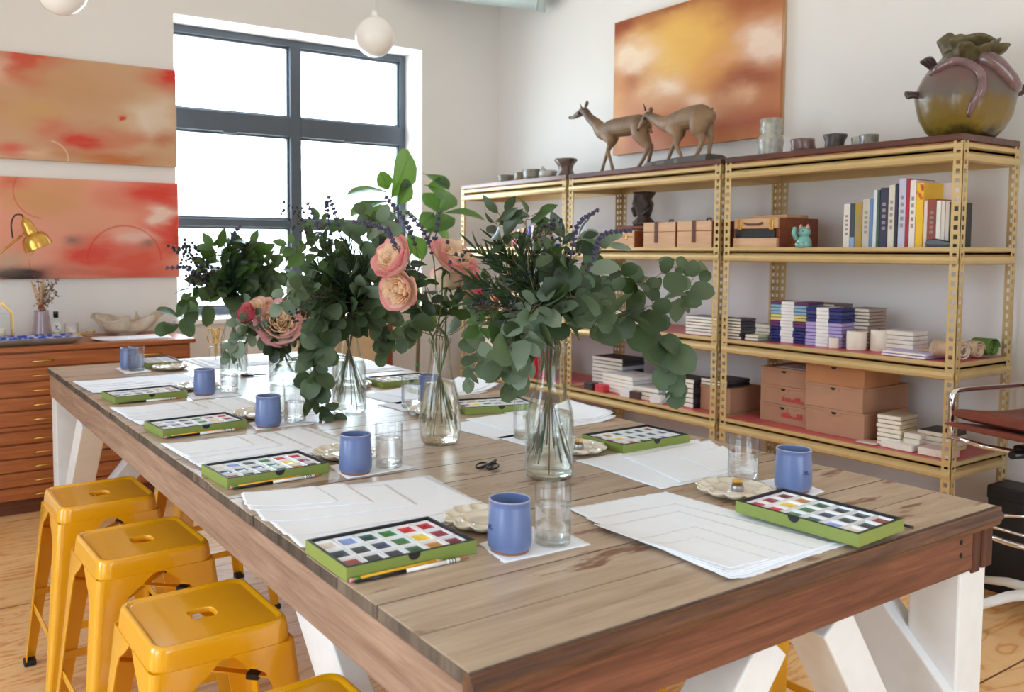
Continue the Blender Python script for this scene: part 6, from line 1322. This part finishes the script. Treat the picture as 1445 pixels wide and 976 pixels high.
carton(3.2, 4.2, ZB + .1505, .28, .3, .17, 'pale cardboard carton stacked on the far lowest cartons', plain('pale_cardboard', (226, 204, 178), .8), 0, 2)
# ================================================================ ON THE FLOOR UNDER THE SHELVES
for i, (x, y, w, h, lb) in enumerate([(3.3, 1.72, .5, .20, 'flat brown carton on the floor under the near shelves'), (3.28, 2.5, .6, .16, 'flat brown carton on the floor under the middle shelves'), (3.26, 3.0, .34, .2, 'brown carton on the floor left of the flat one'), (3.3, 3.75, .7, .3, 'large brown carton on the floor under the far shelves')]):
    carton(x, y, 0, .36, w, h, lb, CARD2 if i % 2 else CARD, 0, 0, 'cartons on the floor under the shelves')
for i, (y, z, lb) in enumerate([(2.45, .1605, 'lower'), (2.47, .1765, 'upper')]):
    t = thing('wooden_board', lb + ' loose wooden board on the flat carton under the middle shelves', 'board', (3.26, y, z), R(4 * i)); MB().bx((-.17, -.27, 0), (.17, .27, .015)).build('panel', BOXW, t, bev=.002); MB().bx((-.171, -.271, .004), (-.165, .271, .011)).build('dark_edge', LEATH, t)
# cream projector case
CRM = plain('cream_plastic', (226, 212, 176), .45); GRYP = plain('grey_plastic', (120, 124, 130), .4)
t = thing('projector_case', 'rounded cream and grey projector case on the floor by the near shelf post', 'case', (3.12, 1.06, 0)); m = MB(); m.prism([(-.1, 0), (.1, 0), (.11, .02), (.11, .30), (.09, .36), (.05, .38), (-.05, .38), (-.09, .36), (-.11, .30), (-.11, .02)], 1, -.11, .11); m.build('case_body', CRM, t, bev=.012, seg=3); m = MB(); m.prism([(-.104, 0), (.104, 0), (.114, .02), (.114, .302), (.094, .364), (-.094, .364), (-.114, .302), (-.114, .02)], 1, .112, .15); m.build('end_cap', GRYP, t, bev=.01); m = MB(); m.tube([(0, -.06, .378), (0, -.05, .4), (0, .05, .4), (0, .06, .378)], .008, 8); m.build('handle', GRYP, t)
t = thing('black_crate', 'black box on the floor beyond the near end of the shelves', 'crate', (3.385, .785, 0)); MB().bx((-.08, -.092, 0), (.08, .092, .44)).build('box_body', BLACKL, t, bev=.006); MB().bx((-.084, -.096, .4), (.084, .096, .46)).build('lid', BLACKL, t, bev=.008)
# ================================================================ ON THE PLAN CHEST
ZC_ = CZ + .0006
# brass desk lamp, its foot beyond the left edge of the view
t = thing('desk_lamp', 'polished brass articulated desk lamp leaning in from the left over the chest', 'lamp', (-.26, 4.56, ZC_))
YL = 4.47; loc = Vector((-.26, 4.56, ZC_)); P_ = lambda x, y: at_y(x, y, YL) - loc
m = MB(); m.lathe([(.001, 0), (.085, 0), (.088, .006), (.086, .018), (.03, .03), (.012, .045), (.001, .046)], 36); m.build('base', BRASS, t)
ja = P_(1, 352); m = MB(); m.tube([(0, 0, .04), (-.06, -.01, .26), ja - Vector((.10, 0, .06))], .007, 8); m.build('lower_arm', BRASS, t)
m = MB(); m.tube([ja - Vector((.10, 0, .06)), P_(1, 356), P_(31, 332)], .006, 8); m.build('upper_arm', BRASS, t)
ax = (P_(58, 350) - P_(35, 306)).normalized(); o0 = P_(34, 309); M = Matrix.Translation(o0) @ ax.to_track_quat('Z', 'Y').to_matrix().to_4x4()
m = MB(); m.lathe([(.001, -.012), (.008, -.012), (.010, 0), (.021, .008), (.028, .02), (.036, .082), (.036, .09), (.052, .096), (.064, .108), (.0725, .128), (.0765, .15), (.078, .172), (.079, .176), (.076, .175), (.07, .13), (.05, .1), (.001, .092)], 40, M=M); m.build('lamp_shade', BRASS, t)
m = MB(); m.tube([M @ Vector((.03, 0, .06)), M @ Vector((.055, 0, .062)), P_(29, 333)], .005, 8); m.ball(tuple(M @ Vector((.05, 0, .06))), .011, 10, 8); m.build('swivel_joint', BRASS, t)
m = MB(); m.tube(smooth([M @ Vector((0, 0, -.012)), P_(30, 303), P_(21, 304), P_(16, 316), P_(18, 336)], 6), .0045, 7); m.build('cord', plain('dark_fabric_cord', (60, 50, 44), .7), t)
m = MB(); m.ball(tuple(M @ Vector((0, 0, .135))), .03, 12, 8); m.build('bulb', plain('frosted_bulb', (240, 234, 220), .4), t)
m = MB(); m.tube([M @ Vector((-.02, 0, .16)), P_(40, 366), P_(43.5, 381)], .0016, 5); m.build('pull_chain', BRASS, t)
# mauve vase of dried flowers
MAUV = plain('mauve_glaze', (158, 136, 140), .22, var=.06, coat=.5); RAWC = plain('raw_clay', (124, 104, 90), .7)
t = thing('bud_vase', 'mauve glazed vase with a raw clay foot on the chest', 'vase', (.125, 4.60, ZC_), 0)
m = MB(); m.lathe([(.001, 0), (.046, 0), (.053, .008), (.056, .026), (.054, .036)], 32); m.build('clay_foot', RAWC, t)
m = MB(); m.lathe([(.054, .036), (.050, .06), (.044, .11), (.040, .15), (.040, .166), (.0385, .168), (.036, .166), (.036, .12), (.046, .05), (.001, .042)], 32); m.build('glazed_body', MAUV, t)
DRY = [plain('dry_straw', (196, 162, 126), .9, var=.15, scale=60), plain('dry_brown', (128, 96, 72), .9, var=.2, scale=60), plain('dry_rust', (160, 70, 36), .9, var=.2, scale=60)]
rk = random.Random(12)
for i in range(13):
    mt = DRY[[0, 1, 0, 1, 1, 0, 1, 2, 0, 1, 0, 1, 2][i]]; px_, py_ = [(43, 396), (52, 392), (60, 393), (68, 397), (78, 396), (56, 400), (72, 402), (53, 420), (63, 399), (80, 412), (48, 404), (74, 408), (56, 426)][i]
    tip = at_y(px_ + 1, py_, 4.60 + rk.uniform(-.03, .03)); o0 = Vector((.125, 4.60, ZC_ + .05)); d = tip - o0
    s = thing('dried_stem', 'dried %s stem in the mauve vase' % ['straw-coloured', 'brown seed-head', 'rust-red'][DRY.index(mt)], 'dried flower', tuple(o0), 0, 'dried %s stems in the mauve vase' % ['straw', 'brown', 'rust'][DRY.index(mt)])
    m = MB(); mid = d * .55 + Vector((d.x * -.25, 0, .01)); pth = smooth([(0, 0, 0), mid, d], 6); m.tube(pth, .0016, 5); m.build('stem', mt, s); m = MB()
    if DRY.index(mt) == 0: m.tube([pth[int(len(pth) * .45)], pth[int(len(pth) * .75)], pth[-1]], [.004, .0085, .003], 7)
    else:
        for k in range(16): q = pth[-1 - rk.randint(0, 5)]; m.ball(tuple(q + Vector((rk.gauss(0, .011), rk.gauss(0, .011), rk.gauss(0, .01)))), rk.uniform(.004, .008), 6, 5, 0, (1, 1, .7))
    m.build('seed_head', mt, s)
# perfume bottle and etched glass
t = thing('perfume_bottle', 'clear oval-label perfume bottle with a black cap and a little amber liquid', 'bottle', (.205, 4.62, ZC_)); w, d = .033, .018
def oval(z, a, b, n=24): return [(a * math.cos(2 * PI * k / n), b * math.sin(2 * PI * k / n), z) for k in range(n)]
m = MB(); m.loft([oval(0, w * .95, d * .95), oval(.004, w, d), oval(.105, w, d), oval(.112, w * .9, d * .9), oval(.116, .012, .012), oval(.122, .011, .011)], 0, True); m.build('glass_body', GLASS, t)
m = MB(); m.loft([oval(.004, w * .9, d * .86), oval(.038, w * .9, d * .86)], 0, True); m.build('amber_liquid', plain('amber_liquid', (214, 196, 130), .2), t)
m = MB(); m.lathe([(.001, .122), (.0145, .122), (.0145, .158), (.013, .16), (.001, .16)], 24); m.build('cap', BLK, t)
m = MB(); m.loft([[(x * 1.0, -d * 1.03 - .0006 + .0 * z, .066 + z) for x, z in [(.022 * math.cos(2 * PI * k / 24), .03 * math.sin(2 * PI * k / 24)) for k in range(24)]], [(x * 1.0, -d * 1.03, .066 + z) for x, z in [(.022 * math.cos(2 * PI * k / 24), .03 * math.sin(2 * PI * k / 24)) for k in range(24)]]], 0, True); lb_ = m.build('label', PAN, t)
m = MB()
for x, z in ((-.008, .078), (-.002, .072), (.006, .074), (-.006, .062), (.002, .058), (.009, .054), (.0, .066)): m.box((x, -d * 1.03 - .0012, z), (.006, .0008, .006), 0)
m.build('printed_letters', DEYE, lb_)
t = thing('candle_glass', 'empty frosted-label candle glass right of the perfume bottle', 'glass', (.285, 4.60, ZC_)); m = MB(); m.lathe(shell([(.001, 0), (.036, 0), (.040, .006), (.041, .088)], .003), 32); m.build('glass', GLASS, t)
m = MB(); m.loft([[(.0415 * math.sin(.55 * math.cos(a)), -.0415 * math.cos(.55 * math.cos(a)), .045 + .03 * math.sin(a)) for a in [2 * PI * k / 20 for k in range(20)]]] + [[(.042 * math.sin(.5 * math.cos(a)), -.042 * math.cos(.5 * math.cos(a)), .045 + .028 * math.sin(a)) for a in [2 * PI * k / 20 for k in range(20)]]], 0, True); m.build('oval_label', plain('frosted_label', (226, 222, 220), .5), t)
# brass twig knife rest
t = thing('brass_twig', 'brass twig-shaped ornament lying behind the blue tray', 'ornament', (.29, 4.50, ZC_)); m = MB(); m.tube([(-.09, 0, .006), (-.03, .01, .04), (.05, .0, .02), (.12, .01, .006)], [.004, .005, .005, .003], 7); m.build('main_twig', BRASS, t); m = MB(); m.tube([(-.08, -.01, .02), (.0, .0, .02), (.07, .01, .045), (.11, .02, .035)], [.003, .004, .005, .009], 7); m.build('side_twig', BRASS, t)
# blue and white tray
t = NT('blue_white_transferware'); co = t.coord('Object'); v = t.n('ShaderNodeTexVoronoi'); v.inputs['Scale'].default_value = 34; t.l(co, v.inputs['Vector']); nz = t.noise(co, 45, 4)
TRAYB = t.bsdf(t.ramp(t.math('ADD', v.outputs['Distance'], t.math('MULTIPLY', nz, .5)), [(.35, srgb(24, 60, 170)), (.72, srgb(44, 88, 200)), (.98, srgb(190, 206, 236))]), .2, coat=.5)
TRAYU = plain('tray_underside', (150, 140, 128), .5, var=.2)
t = thing('serving_tray', 'blue and white patterned ceramic tray on the left of the chest', 'tray', (.02, 4.37, ZC_), R(3))
def rr(z, a, b, r=.03, n=6): return [(x * 1 , y, z) for x, y in [(sx * (a - r) + r * math.cos(q * PI / 2 + k / n * PI / 2), sy * (b - r) + r * math.sin(q * PI / 2 + k / n * PI / 2)) for q, (sx, sy) in enumerate(((1, 1), (-1, 1), (-1, -1), (1, -1))) for k in range(n + 1)]]
m = MB(); m.loft([rr(.0, .2, .09), rr(.002, .22, .1), rr(.028, .262, .128), rr(.036, .27, .132)], 0, False); m.build('underside', TRAYU, t)
m = MB(); m.loft([rr(.036, .27, .132), rr(.0375, .262, .126), rr(.024, .235, .11), rr(.014, .2, .085), rr(.013, .002, .001, .0005)], 0, False); m.build('patterned_face', TRAYB, t)
# papers on the chest
for i, q in enumerate([((.34, 4.30), (.80, 4.29), (.83, 4.56), (.40, 4.55)), ((.37, 4.33), (.78, 4.31), (.80, 4.53), (.42, 4.52)), ((.34, 4.36), (.55, 4.33), (.60, 4.5), (.44, 4.54))]):
    sheet_obj('paper_sheet', q, ZC_ + .0004 + i * .0018, 300 + i, '%s white sheet of the papers on the plan chest' % ORD_[3][i], 'paper', 'papers on the plan chest', (14, 14), curl=lambda x, y: .012 * max(0, (.46 - x) / .1) ** 2)
# ruffled stone shell
SHELLM = plain('pale_carved_stone', (196, 180, 160), .8, var=.14, scale=16, bump=.25)
t = thing('shell_bowl', 'pale carved stone bowl shaped like a ruffled clam shell on the chest', 'bowl', (.615, 4.665, ZC_ + .004))
m = MB(); n = 96; rings = []
for v_, r, z in [(0, .001, .012), (.15, .06, .004), (.35, .115, .010), (.55, .142, .036), (.75, .155, .066), (.9, .168, .088), (1, .18, .098), (1.02, .174, .106), (.88, .15, .092), (.65, .125, .064), (.4, .085, .034), (.12, .02, .026), (0, .001, .025)]:
    ring = []
    for k in range(n):
        a = 2 * PI * k / n; e = max(0, (v_ - .2) / .8) ** 1.3
        wv = math.sin(a * 7 + .5) * .24 + .12 * math.sin(a * 3 + 2) + .07 * math.sin(a * 11)
        q = r * (1 + wv * e * 1.25); tw_ = a + .16 * e * math.cos(a * 7 + .5)
        ring.append((q * 1.0 * math.cos(tw_), q * .66 * math.sin(tw_), z * (1 + .22 * math.sin(a * 7 + 1.4) * e + .12 * math.sin(a * 2 + 1) * e)))
    rings.append(ring)
m.loft(rings, 0, False); o = m.build('ruffled_shell', SHELLM, t); m = MB(); m.lathe([(.001, -.004), (.07, -.004), (.075, .006), (.001, .016)], 28); m.build('stone_foot', SHELLM, t)
# bits at the far left
t = thing('house_lantern', 'small brass house-shaped lantern at the far left of the chest', 'lantern', (-.085, 4.62, ZC_ + .0215)); m = MB()
for x in (-.055, .055):
    for y in (-.04, .04): m.bar((x, y, 0), (x, y, .14), .008, .008)
for s in (-1, 1):
    m.bar((-.055, s * .04, .14), (0, s * .04, .2), .008, .008, up=(0, 1, 0)); m.bar((.055, s * .04, .14), (0, s * .04, .2), .008, .008, up=(0, 1, 0)); m.bar((-.055, s * .04, .004), (.055, s * .04, .004), .008, .008)
m.bar((0, -.045, .2), (0, .045, .2), .008, .008); m.build('brass_frame', BRASS, t); m = MB(); m.bx((-.05, -.038, .008), (.05, .038, .136)); m.build('glass_panes', PANE, t); m = MB(); m.lathe([(.001, .004), (.02, .004), (.02, .05), (.001, .052)], 16); m.build('candle', WAX, t)
for i, (z, c) in enumerate(((0, (206, 190, 160)), (.0105, (226, 214, 190)))):
    o = MB().bx((-.2, 4.52, ZC_ + z), (.03, 4.72, ZC_ + z + .010)).build('wooden_plaque', plain('plaque_%d' % i, c, .6), bev=.002); tag(o, ['lower', 'upper'][i] + ' pale wooden plaque under the brass lantern on the chest', 'plaque')
# candle on the window sill
t = thing('jar_candle', 'small cream jar candle on the window sill above the chest', 'candle', (1.085, 4.90, WZ0 + .0006)); m = MB(); m.lathe([(.001, 0), (.048, 0), (.052, .006), (.052, .10), (.049, .104), (.046, .1), (.001, .09)], 32); m.build('jar', WAX, t); MB().tube([(0, 0, .088), (.001, 0, .1)], .0012, 5).build('wick', DEYE, t)
# brass scissors upright in a pot at the far end of the table
q_ = at_z(304, 503, TT); t = thing('tool_pot', 'small clear pot at the far end of the table holding brass scissors', 'pot', (.86, 3.42, TT + .006)); m = MB(); m.lathe(shell([(.001, 0), (.026, 0), (.03, .005), (.03, .06)], .003), 24); m.build('pot', GLASS, t)
q_ = at_y(304, 500, 3.42); s = scissors('brass_scissors', 'brass scissors standing handles up at the far end of the table', (q_.x, 3.42, TT + .072), 0, 1.5, BRASS); s.rotation_euler = Matrix(((0, 1, 0), (0, 0, -1), (-1, 0, 0))).to_euler(); t.location = (q_.x, 3.42, TT + .006)

# ================================================================ PENDANT GLOBES AND DUCT
OPAL = plain('opal_glass', (244, 242, 240), .25, 0, .5, var=.01, coat=.3); CORDW = plain('white_cord', (226, 224, 220), .6)
for c, r, lb in ((at_y(529, 52, 3.2), None, 'white globe pendant lamp hanging in front of the window'), (at_y(88, -13, 2.6), None, 'white globe pendant lamp at the top left, mostly out of view')):
    rad = (28 if lb.endswith('window') else 34) / F_PX * (c - CAM).dot(FW)
    t = thing('pendant_globe', lb, 'pendant lamp', tuple(c), 0, 'white globe pendant lamps'); m = MB(); m.ball((0, 0, 0), rad, 40, 24); m.build('globe', OPAL, t)
    m = MB(); m.lathe([(.001, rad + .03), (.018, rad + .03), (.02, rad - .004), (.001, rad - .006)], 20); m.build('cap', OPAL, t); m = MB(); m.tube([(0, 0, rad + .02), (0, 0, ZC - c.z - .02)], .0025, 6); m.build('cord', CORDW, t); m = MB(); m.lathe([(.001, ZC - c.z), (.05, ZC - c.z), (.05, ZC - c.z - .02), (.001, ZC - c.z - .024)], 24); m.build('ceiling_rose', OPAL, t)
c = at_y(742, 12, 4.2); c.z += .02; t = thing('ceiling_duct', 'pale grey-green round duct end under the ceiling in the far corner', 'duct', (c.x, c.y, c.z + .12)); DUCT = plain('pale_duct_metal', (186, 200, 198), .4, .2)
e = (at_y(684, -12, 4.5) - at_y(750, 2, 4.0)); a = Vector((c.x, c.y, c.z)); d = Vector((-.75, .55, .12)).normalized(); M = Matrix.Identity(4)
m = MB(); m.tube([d * -.16, d * -.13, d * -.10, d * .9], [.148, .152, .14, .14], 32); m.build('pipe', DUCT, t); m = MB(); m.tube([d * -.10, d * -.085], [.146, .146], 32); m.build('collar', DUCT, t)
m = MB(); m.bar((d.x * .4, d.y * .4, d.z * .4 + .12), (d.x * .4, d.y * .4, ZC - (c.z + .12)), .02, .004); m.build('hanger_strap', DUCT, t)

# ================================================================ FIDDLE-LEAF FIG BEHIND THE TABLE
FIG = leaf_mat('fig_leaf', (70, 106, 50), (38, 70, 40), .3, .2, .5); YP = 4.05
b = at_y(588, 520, YP); t = thing('potted_fiddle_leaf_fig', 'tall fiddle-leaf fig in a pot between the window and the shelves', 'plant', (b.x, YP, 0)); o0 = Vector((b.x, YP, 0))
m = MB(); m.lathe(shell([(.001, 0), (.13, 0), (.145, .02), (.17, .3), (.175, .32)], .012), 36); m.build('pot', plain('tan_clay_pot', (196, 160, 118), .7), t); m = MB(); m.lathe([(.001, .27), (.155, .27), (.155, .285), (.001, .29)], 28); m.build('soil', plain('potting_soil', (54, 40, 30), .9), t)
T1 = [at_y(x, y, YP) - o0 for x, y in ((589, 520), (590, 460), (584, 400), (565, 340), (554, 285))]; T2 = [at_y(x, y, YP) - o0 for x, y in ((584, 400), (600, 350), (614, 310), (618, 290))]
m = MB(); m.tube(smooth([(0, 0, .25)] + T1, 5), [.013] * 10 + [.011] * 8 + [.008] * 8, 8); m.tube(smooth(T2, 5), .007, 7); m.build('trunk', STEMB, t)
m = MB(); m.tube([T1[0] + Vector((0, 0, .02)), T1[0] + Vector((0, 0, .035))], .016, 10); m.build('plant_tie', plain('green_tie', (70, 140, 110), .6), t)
lf = [((552, 279), (581, 212), .13, (.3, -.8, .3)), ((550, 272), (493, 268), .085, (0, -.3, .9)), ((549, 284), (497, 297), .085, (0, -.2, 1)), ((548, 268), (538, 244), .09, (-.5, -.6, .3)), ((558, 300), (606, 316), .10, (0, -.4, .8)), ((603, 262), (630, 270), .13, (0, -.9, .2)), ((600, 246), (632, 262), .13, (.2, -.9, .4)), ((618, 300), (600, 272), .12, (.2, -.8, -.2)), ((620, 300), (636, 268), .14, (-.2, -.9, .3)),
      ((628, 300), (682, 304), .09, (0, -.4, .8)), ((600, 328), (640, 306), .12, (0, -.75, .7)), ((556, 312), (528, 345), .16, (-.2, -.8, .4)), ((560, 315), (548, 355), .14, (.1, -.9, .3)), ((570, 330), (562, 372), .13, (.2, -.9, .2)), ((575, 330), (598, 362), .13, (-.1, -.8, .5)), ((612, 320), (640, 350), .13, (0, -.8, .5)), ((560, 290), (580, 255), .11, (.5, -.5, .5)), ((545, 290), (515, 312), .09, (0, -.6, .7)), ((552, 300), (533, 318), .10, (-.3, -.7, .5)), ((590, 400), (570, 440), .12, (0, -.9, .3)), ((588, 430), (612, 462), .12, (.1, -.9, .3)), ((612, 300), (596, 318), .1, (-.2, -.8, .4))]
for i, (a, b_, w, nm) in enumerate(lf):
    A_, B_ = at_y(a[0], a[1], YP + .06 * math.sin(i * 2.3)) - o0, at_y(b_[0], b_[1], YP + .12 * math.sin(i * 1.7 + 1)) - o0; m = MB(); L = (B_ - A_).length * 1.06; leaf(m, A_, B_ - A_, Vector(nm), L, max(w * 1.2, L * .5), 'wide', .14, .12); m.tube([A_ - (B_ - A_) * .12, A_ + (B_ - A_) * .5, A_ + (B_ - A_) * .95], [.003, .002, .0008], 5, 0)
    m.build('leaf', FIG, t, fix=False)
# low cabinets behind the table, beneath the window
TANP = plain('tan_painted_board', (206, 176, 136), .7)
t = thing('storage_cabinet', 'low tan cabinet with a red-brown side post behind the flowers', 'cabinet', (1.66, 4.42, 0)); MB().bx((0, 0, .06), (.60, .36, .98)).build('cabinet_body', TANP, t, bev=.004); MB().bx((-.01, -.01, .98), (.73, .38, 1.0)).build('top', BOXR, t, bev=.004); MB().bx((.605, -.008, 0), (.72, .37, .98)).build('side_panel', BOXR, t, bev=.004); MB().bx((.02, .02, 0), (.60, .34, .06)).build('plinth', BOXR, t)
for i in range(2): d_ = MB().bx((.012 + i * .297, -.014, .1), (.297 + i * .295, -.001, .95)).build('door', TANP, t, bev=.003); MB().tube([(.27 + i * .06, -.016, .55), (.27 + i * .06, -.03, .55)], .01, 8).build('knob', BRASS, d_)

# ================================================================ DESK CHAIR AT THE RIGHT
CHR = plain('chrome', (226, 226, 228), .08, 1, var=.02); LEAB = wood('brown_leather', (128, 62, 44), (104, 48, 34), 1, 0, .42, None, .03, 12, .45); WHB = plain('white_enamel_base', (236, 234, 230), .3)
Yc = .62; o0 = at_y(1420, 640, Yc); o0.z = 0; t = thing('office_chair', 'brown leather office chair with chrome arms at the right edge of the view', 'chair', tuple(o0), R(-12)); Q = lambda x, y, dy=0: at_y(x, y, Yc + dy) - o0
sz = Q(1340, 640).z; sx = 0; W_ = .5
def slab(p0, p1, th, d, r=.02, name='seat', n=16):
    m = MB(); rings = []
    for k in range(n + 1):
        f = k / n; p = p0.lerp(p1, f); sg = .014 * math.sin(f * PI); ring = []
        for q in range(20):
            a = 2 * PI * q / 20; cx, sy_ = math.cos(a), math.sin(a); e = .35
            ring.append((p.x, math.copysign(abs(cx) ** e, cx) * d / 2 * (1 if 0 < k < n else .97), p.z - sg + math.copysign(abs(sy_) ** .6, sy_) * th / 2 * (1 if 0 < k < n else .5)))
        rings.append(ring)
    m.loft(rings, 0, True); return m
slab(Vector((sx + .01, 0, Q(1345, 615).z)), Vector((sx + .52, 0, Q(1345, 615).z - .02)), .05, W_, name='seat').build('seat_cushion', LEAB, t); slab(Vector((sx - .015, 0, Q(1345, 632).z)), Vector((sx + .52, 0, Q(1345, 632).z - .035)), .028, W_ + .02).build('seat_pad', LEAB, t)
bk = MB(); rings = []
for k in range(13):
    f = k / 12; zz = sz + .03 + f * .5; xx = sx + .50 + .10 * f + .03 * math.sin(f * PI); rings.append([(xx - .022, -.24, zz), (xx - .03, 0, zz), (xx - .022, .24, zz), (xx + .022, .24, zz), (xx + .014, 0, zz), (xx + .022, -.24, zz)])
bk.loft(rings, 0, True); bk.build('backrest', LEAB, t, bev=.006)
for s in (-1, 1):
    y_ = s * .29; az = Q(1375, 578).z; m = MB(); m.tube(smooth([(sx + .07, y_, sz - .05), (sx + .07, y_, az - .05), (sx + .08, y_, az - .012), (sx + .12, y_, az), (sx + .35, y_, az), (sx + .54, y_, az - .005), (sx + .56, y_, az - .04)], 5), .012, 10); m.build('arm', CHR, t)
    m = MB(); m.tube([(sx + .07, y_, sz - .05), (sx + .07, y_ * .5, sz - .06), (sx + .2, 0, sz - .08)], .011, 8); m.build('arm_bracket', CHR, t)
m = MB(); m.tube([(sx + .03, 0, sz - .06), (sx + .5, 0, sz - .075)], .016, 8); m.build('seat_rail', BLK, t); m = MB(); m.bx((sx + .14, -.08, sz - .085), (sx + .34, .08, sz - .045)); m.build('tilt_mechanism', BLK, t, bev=.01)
m = MB(); m.ball((sx + .06, -.1, sz - .055), .022, 12, 8, 0, (1.3, 1, 1)); m.tube([(sx + .06, -.1, sz - .055), (sx + .2, -.05, sz - .06)], .005, 6); m.build('tilt_knob', CHR, t)
m = MB(); m.tube([(sx + .07, -.2, sz - .12), (sx + .24, -.02, sz - .11)], .005, 6); m.ball((sx + .07, -.2, sz - .12), .010, 8, 6); m.build('height_lever', CHR, t)
m = MB(); m.tube([(sx + .25, 0, .1), (sx + .25, 0, sz - .08)], [.028, .02], 14); m.build('gas_column', CHR, t)
for k in range(5):
    a = k * 2 * PI / 5 + .35; d = Vector((math.cos(a), math.sin(a), 0)); h = Vector((sx + .25, 0, .13)); m = MB(); m.tube([h, h + d * .15 + Vector((0, 0, -.012)), h + d * .30 + Vector((0, 0, -.05))], [.026, .021, .016], 8, flat=.7); sp_ = m.build('base_spoke', WHB, t)
    m = MB(); w_ = Matrix.Translation(h + d * .30 + Vector((0, 0, -.10))) @ Matrix.Rotation(a + 1, 4, 'Z') @ Matrix.Rotation(R(90), 4, 'X'); m.lathe([(.001, -.011), (.028, -.011), (.03, -.006), (.03, .006), (.028, .011), (.001, .011)], 18, M=w_); m.build('caster', BLK, sp_)
m = MB(); m.tube([(sx + .25 + .24 * math.cos(a), .24 * math.sin(a), .36) for a in [2 * PI * k / 40 for k in range(41)]], .011, 8); m.build('foot_ring', CHR, t)
for k in range(3):
    a = k * 2 * PI / 3; m = MB(); m.tube([(sx + .25, 0, .33), (sx + .25 + .24 * math.cos(a), .24 * math.sin(a), .36)], .007, 6); m.build('ring_spoke', CHR, t)
